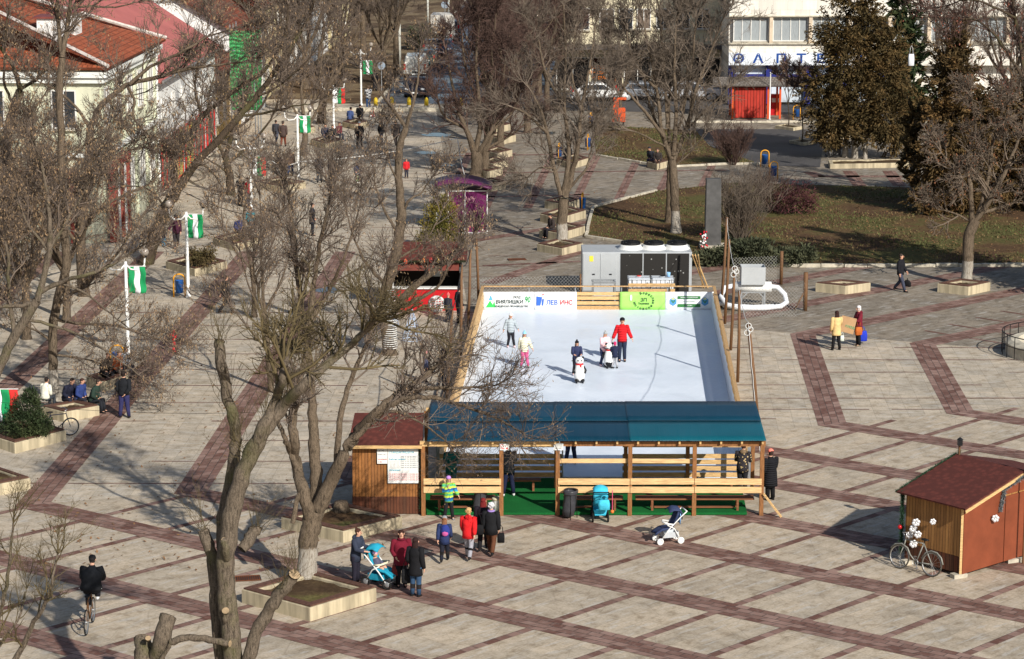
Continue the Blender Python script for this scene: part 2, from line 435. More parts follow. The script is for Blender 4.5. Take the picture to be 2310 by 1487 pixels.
for px, py, rx, ry in ((985, 305, 34, 5), (960, 345, 26, 4), (1000, 372, 30, 4), (925, 470, 22, 5), (870, 430, 24, 5), (745, 655, 40, 7), (735, 1080, 40, 11), (655, 1170, 30, 9), (1230, 300, 30, 4)):
 pl_ = []
 for i in range(18):
  a = 2 * PI * i / 18; q = rng.uniform(.6, 1.1); pl_.append(G(px + rx * q * math.cos(a), py + ry * q * math.sin(a)))
 sheet('puddle', pl_, .017, M_water)
def inside(p, poly):
 c = False; n = len(poly)
 for i in range(n):
  a, b = poly[i], poly[(i + 1) % n]
  if (a.y > p[1]) != (b.y > p[1]) and p[0] < (b.x - a.x) * (p[1] - a.y) / (b.y - a.y) + a.x: c = not c
 return c
gv, gf, gm_ = [], [], []
for poly, cnt in ((LAWN, 15000), (LAWN2, 5000)):
 x0, x1 = min(p.x for p in poly), min(30, max(p.x for p in poly)); y0, y1 = min(p.y for p in poly), max(p.y for p in poly); got = 0
 while got < cnt:
  p = (rng.uniform(x0, x1), rng.uniform(y0, y1))
  if not inside(p, poly): got += .2; continue
  patch = math.sin(p[0] * .9 + p[1] * .35) + math.sin(p[1] * .8 - p[0] * .4) + rng.uniform(-1, 1)
  if patch < -.4: got += .3; continue
  h_ = rng.uniform(.04, .12); a = rng.uniform(0, PI); w_ = rng.uniform(.02, .06); b = len(gv)
  gv += [(p[0] - w_ * math.cos(a), p[1] - w_ * math.sin(a), .03), (p[0] + w_ * math.cos(a), p[1] + w_ * math.sin(a), .03), (p[0] + rng.uniform(-.06, .06), p[1] + rng.uniform(-.06, .06), .03 + h_)]; gf.append((b, b + 1, b + 2)); gm_.append(0 if patch + rng.uniform(-1, 1) > .6 else 1); got += 1
me = bpy.data.meshes.new('grass'); me.from_pydata(gv, [], gf); me.polygons.foreach_set('material_index', gm_)
tag(link('grass', me, [mat('dull_green_grass', (84, 88, 50), .9, .3, 2), mat('straw_brown_grass', (106, 90, 60), .9, .3, 2)]), 'short tufts of dull winter grass on the lawns', 'grass', None, 'stuff')
def wall_mat(name, c, stain=.25, panels=None):
 k = NT(name); mp = k.coord('Object'); b = s2l(c)
 n1 = k.noise(mp, .5, 6, .65); sm = k.n('ShaderNodeMapping'); sm.inputs['Scale'].default_value = (2.5, 2.5, .25); k.l(mp, 0, sm, 0); n2 = k.noise(sm, 1.4, 5, .6)
 r = k.ramp(n1, 'Fac', [(.3, tuple(v * (1 - stain * .6) for v in b)), (.65, b)])
 r2 = k.ramp(n2, 'Fac', [(.35, (1 - stain, 1 - stain, 1 - stain)), (.58, (1, 1, 1))])
 m = k.mix(1.0, (r, 0), (r2, 0), 'MULTIPLY')
 if panels:
  br = k.n('ShaderNodeTexBrick', offset=.5); br.inputs['Scale'].default_value = 1; br.inputs['Brick Width'].default_value = panels[0]; br.inputs['Row Height'].default_value = panels[1]
  br.inputs['Mortar Size'].default_value = .008; br.inputs['Color1'].default_value = (.86, .84, .8, 1); br.inputs['Color2'].default_value = (1.06, 1.04, 1, 1); br.inputs['Mortar'].default_value = (.62, .6, .56, 1)
  m3 = k.coord('Object', (1, 1, 1), (rad(90), 0, 0)); k.l(m3, 0, br, 0); m = k.mix(1.0, (m, 2), (br, 0), 'MULTIPLY')
 return k.out(m, 2, .85, .2)
def tile_mat(name, c, row=.33, col=.25, moss=.4):
 k = NT(name); tc = k.n('ShaderNodeTexCoord'); b = s2l(c)
 br = k.n('ShaderNodeTexBrick', offset=.5); br.inputs['Scale'].default_value = 1; br.inputs['Brick Width'].default_value = col; br.inputs['Row Height'].default_value = row
 br.inputs['Mortar Size'].default_value = .025; br.inputs['Color1'].default_value = (*[v * .75 for v in b], 1); br.inputs['Color2'].default_value = (*[min(1, v * 1.25) for v in b], 1); br.inputs['Mortar'].default_value = (*[v * .45 for v in b], 1)
 k.l(tc, 'UV', br, 'Vector'); ob = k.coord('Object'); n = k.noise(ob, .7, 6, .7); n2 = k.noise(ob, 3.5, 3, .7)
 r = k.ramp(n, 'Fac', [(.35, (.62, .62, .62)), (.6, (1.1, 1.1, 1.1))]); m = k.mix(moss, (br, 0), (r, 0), 'MULTIPLY')
 r2 = k.ramp(n2, 'Fac', [(.66, (0, 0, 0)), (.74, (.55, .55, .55))]); m2 = k.mix((r2, 0), (m, 2), (.5, .46, .42))
 k.bump(br, 1, .5, .03); return k.out(m2, 2, .85, .2)
M_orange_tile = tile_mat('orange_clay_tiles', (158, 86, 58))
M_old_tile = tile_mat('old_brown_clay_tiles', (128, 74, 56), moss=.7)
M_pink_roof = mat('faded_red_roof_sheet', (176, 102, 94), .6, .12, .6)
M_grey_roof = mat('grey_roof_sheet', (120, 118, 116), .7, .2, 1)
M_mortar = mat('pale_ridge_mortar', (196, 188, 180), .9, .25, 3)
M_frame = mat('white_window_frame', (220, 218, 212), .5, .08, 5)
M_curtain = mat('grey_curtain', (150, 156, 158), .8, .3, 8, stretch=(9, 1, .3))
def roof_face(bmv, vs, m, parent, name='roof', th=.14, along=None):
 """one roof slope: polygon with UVs along the eave and up the slope, with thickness below"""
 vs = [Vector(v) for v in vs]; n = (vs[1] - vs[0]).cross(vs[2] - vs[0]).normalized()
 if n.z < 0: n = -n
 e = (along if along is not None else (vs[1] - vs[0])).normalized(); up = n.cross(e)
 mb = MB(); mb.extr(vs, -n * th); me = mb.mesh(name); uv = me.uv_layers.new(name='UVMap')
 for l in me.loops:
  c = me.vertices[l.vertex_index].co - vs[0]; uv.data[l.index].uv = (c.dot(e), c.dot(up))
 return link(name, me, m, parent)
def window(parent, O, h, n, w, ht, panes=2, fm=None, glass=None, transom=False, deep=.12):
 """window standing in its wall: frame (proud), sill, glazing bars; O = bottom left corner on the wall face, n = outward"""
 fm = fm or M_frame; up = Vector((0, 0, 1)); t = .07
 O = Vector(O); h = Vector(h); n = Vector(n)
 fr = MB(); c = lambda a, b, d: O + h * a + up * b + n * d
 for a in (t / 2, w - t / 2): fr.beam(c(a, 0, .02), c(a, ht, .02), t, .1, up=n)
 for b in (t / 2, ht - t / 2): fr.beam(c(t, b, .02), c(w - t, b, .02), t, .1, up=n)
 for i in range(1, panes): fr.beam(c(w * i / panes, t, .018), c(w * i / panes, ht - t, .018), t * .9, .09, up=n)
 if transom: fr.beam(c(t, ht * .68, .016), c(w - t, ht * .68, .016), t * .8, .08, up=n)
 f = fr.build('window', fm, parent)
 gl = MB(); gl.beam(c(w / 2, t, .0), c(w / 2, ht - t, .0), w - 2 * t, .03, up=n); gl.build('pane', glass or M_glass, f)
 sl = MB(); sl.beam(c(-.08, -.05, .08), c(w + .08, -.05, .08), .26, .06); sl.build('sill', M_kerb, f)
 return f
def gable_house(name, label, P0, L, D, eave, ridge, wm, rm, group=None, rows=2, ncol=4, nfront=3, hip=False, ov=.45, ww=1.1, wh=1.5, h=None, d=None, front=True, wz=None, win_side=True):
 """house on a rectangular plan: P0 near street corner, h along the street, d away from the street"""
 h = h or Vector((dC.x, dC.y, 0)); d = d or Vector((nC.x, nC.y, 0)); P0 = Vector((P0[0], P0[1], 0)); up = Vector((0, 0, 1))
 t = thing(name, label, 'house', P0, 0, group)
 wall = MB(); base = [Vector(), h * L, h * L + d * D, d * D]
 wall.loft([base, [p + up * eave for p in base]])
 if not hip:
  for s, o in ((0.0, 1), (L, -1)):
   a, b = h * s, h * s + d * D
   wall.extr([a + up * eave, b + up * eave, h * s + d * D / 2 + up * (ridge - .05)], h * o * .25)
 wall.build('wall', wm, t)
 r0, r1 = (h * (D / 2) + d * D / 2, h * (L - D / 2) + d * D / 2) if hip else (h * -ov + d * D / 2, h * (L + ov) + d * D / 2)
 e = eave - (.02 if hip else ov * (ridge - eave) / (D / 2)) + .16
 ev = lambda s, q: h * s + d * q + up * e
 x0, x1, y0, y1 = -ov, L + ov, -ov, D + ov
 R0, R1 = r0 + up * ridge, r1 + up * ridge
 roof_face(None, [ev(x0, y0), ev(x1, y0), R1, R0], rm, t, along=h)
 roof_face(None, [ev(x1, y1), ev(x0, y1), R0, R1], rm, t, along=-h)
 if hip:
  roof_face(None, [ev(x0, y1), ev(x0, y0), R0], rm, t, along=-d)
  roof_face(None, [ev(x1, y0), ev(x1, y1), R1], rm, t, along=d)
 fl = eave / rows
 for r in range(rows):
  z = (wz or fl * .32) + fl * r
  if win_side:
   for i in range(ncol): window(t, h * (L * (i + .5) / ncol - ww / 2) + up * z - d * .01, h, -d, ww, min(wh, fl * .55))
  if front:
   for i in range(nfront): window(t, d * (D * (i + .5) / nfront + ww / 2) + up * z - h * .01, -d, -h, ww, min(wh, fl * .55))
 return t
H3 = Vector((dC.x, dC.y, 0)); D3 = Vector((nC.x, nC.y, 0)); UP = Vector((0, 0, 1))
M_cream = wall_mat('cream_green_plaster', (216, 216, 190), .2)
P0 = Vector((-21.1, 129.5, 0))
cream = gable_house('cream_house', 'cream plaster house with orange tiled hip roof at the left edge', P0, 15.3, 26, 9.0, 14.2, M_cream, M_orange_tile, hip=True, rows=2, ncol=5, nfront=7, ov=.6, ww=1.3, wh=2.0)
mb = MB()
for z, o, hh in ((8.75, .38, .3), (8.45, .22, .28), (4.6, .18, .25)):
 mb.beam(H3 * -o - D3 * 0 + UP * z - D3 * o / 1, H3 * (15.3 + o) - D3 * o + UP * z, .12, hh); mb.beam(D3 * (-o + .07) - H3 * o + UP * z, D3 * 26 - H3 * o + UP * z, .12, hh)
 mb.beam(H3 * 0 - D3 * (o / 2 - .0) + UP * (z - .01), H3 * 15.3 - D3 * (o / 2) + UP * (z - .01), o - .12, hh - .05); mb.beam(D3 * .08 - H3 * (o / 2) + UP * (z - .01), D3 * 26 - H3 * (o / 2) + UP * (z - .01), o - .12, hh - .05)
mb.build('cornice', mat('pale_cornice_plaster', (222, 224, 218), .8, .12, 2), cream)
M_pil = mat('pale_green_pilaster', (206, 210, 186), .8, .15, 2)
for q in [.35] + [15.3 * i / 5 for i in range(1, 5)] + [14.95]: MB().beam(H3 * q - D3 * .06 + UP * .1, H3 * q - D3 * .06 + UP * 8.3, .4, .12, up=D3).build('pilaster', M_pil, cream)
for q in range(1, 7): MB().beam(D3 * (26 * q / 7) - H3 * .06 + UP * .1, D3 * (26 * q / 7) - H3 * .06 + UP * 8.3, .4, .12, up=H3).build('pilaster', M_pil, cream)
mb = MB(); eL = 9.14
mb.tube([H3 * -.62 - D3 * .62 + UP * (eL + .08), H3 * 7.65 + D3 * 13 + UP * 14.3], .11, 6); mb.tube([H3 * 15.92 - D3 * .62 + UP * (eL + .08), H3 * 7.65 + D3 * 13 + UP * 14.3], .11, 6)
mb.build('ridge_mortar', M_mortar, cream)
for dx in (3.2, 6.4):   # dormers on the street slope
 zz = 9.0 + .14 + 5.06 * (2.2 + .6) / 13.6
 dm = MB(); b = H3 * dx + D3 * 2.2 + UP * zz
 dm.box(b + UP * .55 + D3 * .8, (1.3, 1.7, 1.3), math.atan2(-H3.x, H3.y)); o = dm.build('dormer', M_white, cream)
 rf = MB(); rf.box(b + UP * 1.25 + D3 * .85, (1.6, 2.0, .1), math.atan2(-H3.x, H3.y)); rf.build('roof', mat('dormer_sheet', (120, 62, 56), .6, .2, 2), o)
dp = MB(); dp.tube([H3 * 15.0 - D3 * .3 + UP * 8.9, H3 * 15.0 - D3 * .18 + UP * 8.0, H3 * 15.0 - D3 * .18 + UP * .2], .07, 8); dp.build('downpipe', M_white, cream)
M_redbrick = mat('red_portal_paint', (142, 68, 58), .8, .2, 4)
po = MB()
for q in (.3, 2.0, 3.7): po.beam(H3 * q - D3 * .5 + UP * .05, H3 * q - D3 * .5 + UP * 3.9, .42, .42)
po.beam(H3 * .05 - D3 * .5 + UP * 4.12, H3 * 3.95 - D3 * .5 + UP * 4.12, .5, .4); po.build('portal', M_redbrick, cream)
for q in (1.15, 2.85): MB().beam(H3 * q - D3 * .42 + UP * .05, H3 * q - D3 * .42 + UP * 3.85, .5, .3).build('portal_column', M_white, cream)
sf = MB()
for i in range(8): sf.beam(D3 * (1.5 + i * 3.0) - H3 * .25 + UP * .05, D3 * (1.5 + i * 3.0) - H3 * .25 + UP * 3.4, .3, .3)
sf.beam(D3 * 1.2 - H3 * .3 + UP * 3.65, D3 * 23 - H3 * .3 + UP * 3.65, .4, .5); sf.build('shopfront', M_redbrick, cream)
P1 = P0 + H3 * 15.6
M_whitewall = wall_mat('white_plaster', (232, 232, 228), .14)
shop = gable_house('white_shop_house', 'long white plaster shop house with faded red sheet roof and red framed shop windows', P1, 21, 13, 6.9, 11.3, M_whitewall, M_pink_roof, rows=2, ncol=6, front=False, wz=3.9 if False else None, win_side=False)
for i in range(6): window(shop, H3 * (1.5 + i * 3.3) + UP * 4.4 - D3 * .01, H3, -D3, .9, 1.2)
M_redframe = mat('red_shop_frame', (188, 44, 40), .5, .12, 4)
for i in range(5):
 f = window(shop, H3 * (.8 + i * 4.0) + UP * .3 - D3 * .08, H3, -D3, 2.9, 2.9, 2, M_redframe, mat('yellow_window_display', (190, 178, 90), .5, .35, 2) if i in (1, 2) else None)
gt = MB(); gt.tube([H3 * -.4 - D3 * .5 + UP * 6.75, H3 * 21.4 - D3 * .5 + UP * 6.75], .09, 6); gt.build('gutter', M_grey_roof, shop)
P2 = P0 + H3 * 37.2
nt = thing('scaffold', 'tall scaffold wrapped in bright green netting beside the white shop house', 'scaffold', P2 - D3 * .9)
k = NT('green_debris_netting'); mp = k.coord('Object'); nz = k.noise(mp, 1.2, 4, .7); w = k.n('ShaderNodeTexWave', wave_type='BANDS', bands_direction='Z'); w.inputs['Scale'].default_value = 1.1; w.inputs['Distortion'].default_value = 6; k.l(mp, 0, w, 0)
r = k.ramp(w, 0, [(.2, s2l((44, 118, 66))), (.6, s2l((72, 156, 92)))]); M_net = k.out(r, 'Color', .7, .2); k.bump(w, 0, .6, .1)
n = MB();
vs = []; N = 10
for i in range(N + 1):
 for j in range(13):
  vs.append(-D3 * 1.7 + D3 * (1.7 * i / N) - H3 * (.05 + .06 * math.sin(i * 1.7 + j)) + UP * (2.6 + 5.2 * j / 12))
n.add(vs, [(i * 13 + j, (i + 1) * 13 + j, (i + 1) * 13 + j + 1, i * 13 + j + 1) for i in range(N) for j in range(12)])
vs = [-D3 * 1.7 + H3 * (2.6 * i / N) - D3 * (.04 * math.sin(i * 2.1 + j)) + UP * (2.6 + 5.2 * j / 12) for i in range(N + 1) for j in range(13)]
n.add(vs, [(i * 13 + j, (i + 1) * 13 + j, (i + 1) * 13 + j + 1, i * 13 + j + 1) for i in range(N) for j in range(12)])
no = n.build('netting', M_net, nt, True)
sc = MB()
for q in (0, 1.3, 2.6):
 for e in (0.05, 1.6): sc.tube([H3 * q - D3 * e, H3 * q - D3 * e + UP * 8.2], .04, 6)
for z in (.9, 2.5, 4.5, 6.5): sc.tube([-D3 * 1.6 + UP * z, H3 * 2.6 - D3 * 1.6 + UP * z], .035, 6); sc.tube([-D3 * .05 + UP * z, -D3 * 1.6 + UP * z], .035, 6)
sc.build('tube_frame', M_steel, nt)
M_yel = wall_mat('ochre_plaster', (212, 178, 116), .2); M_yel2 = wall_mat('pale_yellow_plaster', (222, 206, 160), .2); M_gr = wall_mat('grey_plaster', (176, 172, 164), .25)
rowd = [('ochre_house', 'low ochre house with old brown tiled roof beyond the green netting', 37.4, 12, 11, 4.6, 7.6, M_yel, M_old_tile, 1, 4),
  ('white_house', 'white two storey house behind the ochre house with brown tiles', 49.8, 12, 11, 6.4, 9.8, M_whitewall, M_old_tile, 2, 4),
  ('yellow_house', 'pale yellow town house along the street, second beyond the green netting', 62.3, 16, 12, 7.4, 10.6, M_yel2, M_old_tile, 2, 5),
  ('grey_house', 'grey plaster house with orange tiles further up the street', 79, 14, 12, 7.8, 11, M_gr, M_orange_tile, 2, 4),
  ('white_corner_house', 'white house with red band where the street pavement widens', 93.5, 14, 12, 6.5, 9.8, M_whitewall, M_orange_tile, 2, 5),
  ('cream_corner_shop', 'cream shop with grey roof at the far end of the left pavement', 109, 18, 12, 6.8, 9, M_yel2, M_grey_roof, 2, 5)]
for nm, lb, off, L, D, e, rg, wm, rm, rows, nc in rowd:
 gable_house(nm, lb, P0 + H3 * off + D3 * (.3 if off < 60 else .9), L, D, e, rg, wm, rm, rows=rows, ncol=nc, nfront=3, ww=1.0, wh=1.5)
big = gable_house('white_apartment_house', 'tall plain white block rising behind the faded red roof', P0 + H3 * 50 + D3 * 13.2, 18, 14, 13, 15, M_whitewall, M_grey_roof, rows=4, ncol=4, nfront=2, ww=.9, wh=1.2)
gable_house('yellow_apartment_house', 'tall yellow plaster block standing behind the street houses', P0 + H3 * 74 + D3 * 15, 20, 14, 14, 16, M_yel, M_old_tile, rows=4, ncol=4, nfront=3, ww=1.0, wh=1.3)
gable_house('far_white_house', 'far white house with red door at the end of the left pavement', (-16, 330, 0), 12, 10, 6, 9, M_whitewall, M_old_tile, rows=2, ncol=3, nfront=3, h=Vector((1, 0, 0)), d=Vector((0, 1, 0)))
gable_house('far_green_house', 'far house with green and white front beside the street end', (-4.6, 318, 0), 9, 10, 5.5, 8, mat('green_paint', (66, 130, 84), .7, .2, 1), M_old_tile, rows=2, ncol=3, nfront=3, h=Vector((1, 0, 0)), d=Vector((0, 1, 0)))
gable_house('far_brick_house', 'far brown house behind the trees right of the street', (6.5, 250, 0), 14, 10, 7, 10, wall_mat('brown_plaster', (120, 100, 84), .2), M_old_tile, rows=2, ncol=4, nfront=3, h=Vector((1, 0, 0)), d=Vector((0, 1, 0)))
def pxwall(t, px, py, Y):
 p = W(px, py, Y); return p - t.location
X1 = Vector((1, 0, 0)); N1 = Vector((0, -1, 0))
YA, YB = 200.0, 192.0
M_creamwall = wall_mat('pale_cream_render', (222, 212, 182), .12)
M_stone = wall_mat('pale_stone_panels', (234, 230, 222), .12, (1.1, .72))
A = thing('cream_apartment_block', 'cream rendered apartment block above a dark shopfront, left of the stone clad wing', 'apartment block', (W(1252, 212, YA).x, YA, 0))
xa1 = W(1642, 200, YA).x - A.location.x
mb = MB(); mb.box((xa1 / 2, 6, 8.3), (xa1, 12, 9.4)); mb.box((xa1 / 2, 6.4, 1.8), (xa1 - .4, 11, 3.6)); mb.build('wall', M_creamwall, A)
mb = MB(); mb.box((xa1 / 2 + .2, -.7, 3.75), (xa1 - .6, 1.6, .3)); mb.build('canopy', mat('dark_grey_canopy', (88, 84, 82), .8, .25, 2), A)
w0 = lambda px, py, Yq: W(px, py, Yq)
for a, b in ((1352, 1386), (1396, 1428), (1436, 1468), (1480, 1512), (1524, 1556), (1568, 1600)):
 for rise in (0, 3.0):
  p = W(a, 66, YA) - A.location; q = W(b, 66, YA) - A.location
  window(A, (p.x, -.01, p.z + rise), X1, N1, q.x - p.x, 1.62, 2, glass=mat('brown_blind', (112, 98, 86), .8, .3, 5) if a in (1352, 1436) else M_glass)
for rise in (0, 3.0):
 p = W(1256, 68, YA) - A.location; q = W(1330, 68, YA) - A.location
 window(A, (p.x, -.02, p.z + rise), X1, N1, q.x - p.x, 1.75, 2, transom=True)
for a, b, g in ((1255, 1330, None), (1336, 1402, None), (1408, 1470, None), (1476, 1540, None), (1548, 1630, None)):
 p = W(a, 212, YA) - A.location; q = W(b, 212, YA) - A.location
 f = window(A, (p.x, .88, .25), X1, N1, q.x - p.x, 2.55, 2, transom=(a == 1336), glass=make_glass('black_shop_glass', (22, 22, 24)))
M_orange_letters = mat('orange_letters', (236, 130, 40), .5, .1, 5)
lx = (W(1352, 180, YA) - A.location).x
for i, t_ in enumerate(('КУПУВА', 'ПРОДАВА', 'НАЕМИ')): lettering(t_, .34, M_orange_letters, A, (lx + .05, .80, 2.0 - i * .42), name='shop_lettering', depth=.006)
for i, t_ in enumerate('ОФИС'): lettering(t_, .42, M_orange_letters, A, ((W(1392, 180, YA) - A.location).x, .80, 2.25 - i * .43), name='shop_lettering', depth=.006)
B = thing('stone_clad_block', 'pale stone clad apartment block with wide grouped windows over the blue and white pharmacy', 'apartment block', (W(1642, 240, YB).x, YB, 0))
xb1 = W(2420, 200, YB).x - B.location.x
zs = W(1700, 97, YB).z; zt = W(1700, 38, YB).z
mb = MB(); mb.box((xb1 / 2, 6, (zt + 14) / 2), (xb1, 12, 14 - zt)); mb.box((xb1 / 2, 6.3, (zs + zt) / 2), (xb1 - .05, 11.4, zt - zs)); mb.box((xb1 / 2, 6, zs - .85), (xb1, 12, 1.7)); mb.box((xb1 / 2, 6.5, (zs - 1.7) / 2), (xb1 - .1, 11, zs - 1.7)); mb.build('wall', M_stone, B)
st = 2.98; x = W(1655, 60, YB).x - B.location.x
mb = MB(); i = 0
while x + 2.7 < xb1:
 window(B, (x, .28, zs + .1), X1, N1, 2.68, zt - zs - .14, 4, glass=M_curtain if i not in (3,) else M_glass)
 mb.box((x + 2.83, .1, (zs + zt) / 2), (.26, .4, zt - zs - .02)); x += st; i += 1
mb.build('pier', mat('pinkish_stone_pier', (206, 188, 164), .85, .2, 2), B)
mb = MB(); mb.box((xb1 / 2, -.06, zs - .04), (xb1 + .1, .3, .09)); mb.box((xb1 / 2, -.05, zt + .05), (xb1 + .1, .25, .08)); mb.build('string_course', M_kerb, B)
ph = Vector((0, 0, 0)); z1, z0 = W(1700, 118, YB).z, W(1700, 146, YB).z
sg = thing('pharmacy_sign', 'long white fascia sign with large blue serif letters over the pharmacy', 'sign', (W(1643, 130, YB).x, YB - .35, 0))
mb = MB(); mb.box((4.6, 0, (z0 + z1) / 2), (9.2, .25, z1 - z0)); mb.build('board', mat('white_sign_board', (224, 230, 236), .5, .05, 2), sg)
M_blue = mat('blue_letters', (28, 72, 146), .5, .08, 4); zc = (z0 + z1) / 2
for ch, px in (('Θ', 1665), ('А', 1709), ('П', 1761), ('Т', 1806), ('Е', 1850), ('К', 1894), ('А', 1938)):
 lettering(ch, .95, M_blue, sg, ((W(px, 130, YB).x - sg.location.x), -.14, zc), name='letter', sx=1.25, bold=.022)
mb = MB(); mb.box((6, .45, 2.75), (12, .1, .95)); mb.box((6, .45, 1.2), (12, .1, 2.0)); mb.build('shop_glazing', mat('pale_shop_blind', (196, 206, 214), .4, .12, 1), B)
mb = MB()
for px in (1650, 1734, 1822, 1905): mb.box((W(px, 180, YB).x - B.location.x, .2, 1.75), (.42, .45, 3.3))
mb.box((6, .3, 2.24), (12, .3, .2)); mb.build('blue_column', mat('dark_blue_cladding', (38, 46, 120), .5, .15, 3), B)
BL, BR, FL, FR = Vector((-1.3, 111.35, 0)), Vector((9.02, 111.35, 0)), Vector((-2.45, 82.3, 0)), Vector((7.9, 82.3, 0))
k = NT('scratched_rink_ice'); mp = k.coord('Object'); n1 = k.noise(mp, .25, 5, .6); n2 = k.noise(mp, 6, 5, .7)
r = k.ramp(n1, 'Fac', [(.3, (.70, .78, .87)), (.7, (.78, .84, .91))]); r2 = k.ramp(n2, 'Fac', [(.3, (.93, .94, .95)), (.7, (1, 1, 1))]); m = k.mix(.8, (r, 0), (r2, 0), 'MULTIPLY')
last = m
for rz_, st_ in ((.5, 9), (-.7, 12), (1.4, 8)):
 mp2 = k.coord('Object', (1, 1, 1), (0, 0, rz_)); wn = k.noise(mp2, .3, 2); dv = k.mix(.35, (mp2, 0), (wn, 1)); sm = k.n('ShaderNodeMapping'); sm.inputs['Scale'].default_value = (st_, .25, 1); k.t.links.new(dv.outputs[2], sm.inputs[0]); ns = k.noise(sm, 1.6, 3, .6); rs_ = k.ramp(ns, 'Fac', [(.58, (1, 1, 1)), (.68, (1.06, 1.05, 1.04))]); last = k.mix(.8, (last, 2), (rs_, 0), 'MULTIPLY')
n3 = k.noise(mp, .5, 4, .6); r3 = k.ramp(n3, 'Fac', [(.4, (.28, .28, .28)), (.62, (.6, .6, .6))]); m = last
M_ice = k.out(m, 2, .38, .25); k.l(r3, 0, k.b, 'Roughness')
ice = MB(); ice.prism([FL, FR, BR, BL], .02, .09); tag(ice.build('ice', M_ice), None, None, None, 'structure')
M_pine = WOOD('pale_pine_board', (204, 168, 116), (1.5, 1.5, 14))
M_rail = WOOD('pale_pine_rail', (186, 150, 104), (6, 6, 6))
fence = thing('rink_fence', 'pale pine plank fence on metal uprights round the white ice rink', 'fence', (0, 0, 0))
def fence_side(p, q, gap=None, height=1.0, step=1.9, boards=(.16, .38, .60, .80), inward=None):
 d = (q - p); L = d.length; d.normalize(); nn = Vector((-d.y, d.x, 0))
 rngs = [(0, L)] if not gap else [(0, gap[0]), (gap[1], L)]
 for a, e in rngs:
  for z in boards: MB().beam(p + d * a + UP * z, p + d * e + UP * z, .03, .15).build('plank', M_pine, fence)
 n = int(L / step); u0 = None
 for i in range(n + 1):
  s = L * i / n
  if gap and gap[0] + .1 < s < gap[1] - .1: continue
  MB().beam(p + d * s - nn * .06 + UP * .02, p + d * s - nn * .06 + UP * (height + .12), .05, .05).build('upright', M_steel, fence)
 for a, e in rngs: MB().beam(p + d * a + UP * (height + .14), p + d * e + UP * (height + .14), .13, .04).build('handrail', M_rail, fence)
fence_side(BR, BL); fence_side(BL, FL, boards=(.1, .28, .46, .64, .82)); fence_side(FR, BR)
fence_side(FL, FR, gap=(4.15, 6.15))
bk = MB()
for a, e in ((0, 6.5), (6.65, 10.3)): bk.beam(BL + X1 * a - Vector((0, .045, 0)) + UP * .13, BL + X1 * e - Vector((0, .045, 0)) + UP * .13, .05, .12)
bk.build('kick_board', M_rail, fence)
def banner(name, label, px0, px1, m):
 x0, x1 = W(px0, 680, 111.3).x, W(px1, 680, 111.3).x; z0, z1 = W(1200, 699, 111.25).z, W(1200, 658.5, 111.25).z
 t = thing(name, label, 'banner', (x0, 111.24, z0)); w, h = x1 - x0, z1 - z0
 mb = MB(); N = 16; vs = []
 for i in range(N + 1):
  for j in range(5):
   vs.append((w * i / N, .012 * math.sin(i * 1.9 + j * .8), h * j / 4))
 fs = [(i * 5 + j, (i + 1) * 5 + j, (i + 1) * 5 + j + 1, i * 5 + j + 1) for i in range(N) for j in range(4)]
 mb.add(vs, fs); o = mb.build('cloth', m, t, True); sd = o.modifiers.new('thick', 'SOLIDIFY'); sd.thickness = .008
 return t, w, h
M_banner = mat('white_banner_vinyl', (236, 237, 238), .5, .03, 2)
fy = -.03
t, w, h = banner('sponsor_banner', 'white vinyl banner with green and blue triangle logo on the back rink fence', 1090, 1204, M_banner)
mb = MB()
tri = lambda a, b, c: [(a[0], fy, a[1]), (b[0], fy, b[1]), (c[0], fy, c[1])]
s = h
mb.extr(tri((.12, .12), (.5, .12), (.31, .43)), (0, -.004, 0)); mb.extr(tri((.32, .12 + .0), (.56, .12), (.45, .42)) if False else tri((.42, .16), (.56, .12), (.5, .4)), (0, -.003, 0)); mb.build('triangle_green', mat('logo_green', (58, 190, 90), .5, .05, 3), t)
mb = MB(); mb.extr(tri((.25, .45), (.43, .45), (.34, .68)), (0, -.004, 0)); mb.build('triangle_blue', mat('logo_blue', (90, 170, 226), .5, .05, 3), t)
M_dk = mat('dark_green_letters', (36, 56, 50), .5, .1, 3); M_lg = mat('green_letters', (44, 160, 80), .5, .1, 3)
lettering('ВИЯЛИШКИ', .24, M_dk, t, (1.17, fy, .36), sx=.86, shear=.15, bold=.004); lettering('ООД', .15, M_dk, t, (1.5, fy, .58), shear=.15, bold=.002)
lettering('90', .4, M_lg, t, (1.98, fy, .46), sx=.66, shear=.15, bold=.004); lettering('ЗЕМЕДЕЛСКО ПРОИЗВОДСТВО', .115, M_dk, t, (1.25, fy, .16), sx=.84, shear=.15, bold=.003)
t, w, h = banner('insurance_banner', 'white vinyl banner with blue and red lettering beside the triangle logo banner', 1204, 1301, M_banner)
M_lb = mat('logo_royal_blue', (58, 104, 196), .5, .08, 3); M_rd = mat('red_letters', (206, 66, 66), .5, .08, 3)
mb = MB(); mb.extr([(.12, fy, .2), (.3, fy, .2), (.38, fy, .58), (.12, fy, .62)], (0, -.004, 0)); mb.extr([(.36, fy, .2), (.43, fy, .2), (.46, fy, .5), (.39, fy, .5)], (0, -.004, 0)); mb.build('emblem', M_lb, t)
mb = MB(); mb.ell((.42, fy, .7), (.035, .01, .035)); mb.build('emblem_dot', M_rd, t)
lettering('ЛЕВ', .29, M_lb, t, (.82, fy, .33), sx=.9, bold=.004); lettering('ИНС', .29, M_rd, t, (1.46, fy, .33), sx=.9, bold=.004)
t, w, h = banner('green_banner', 'lime green banner with a ring of dark letters on the back rink fence', 1398, 1500, mat('lime_vinyl', (160, 222, 106), .5, .05, 2))
cx, cz = w * .53, h * .5
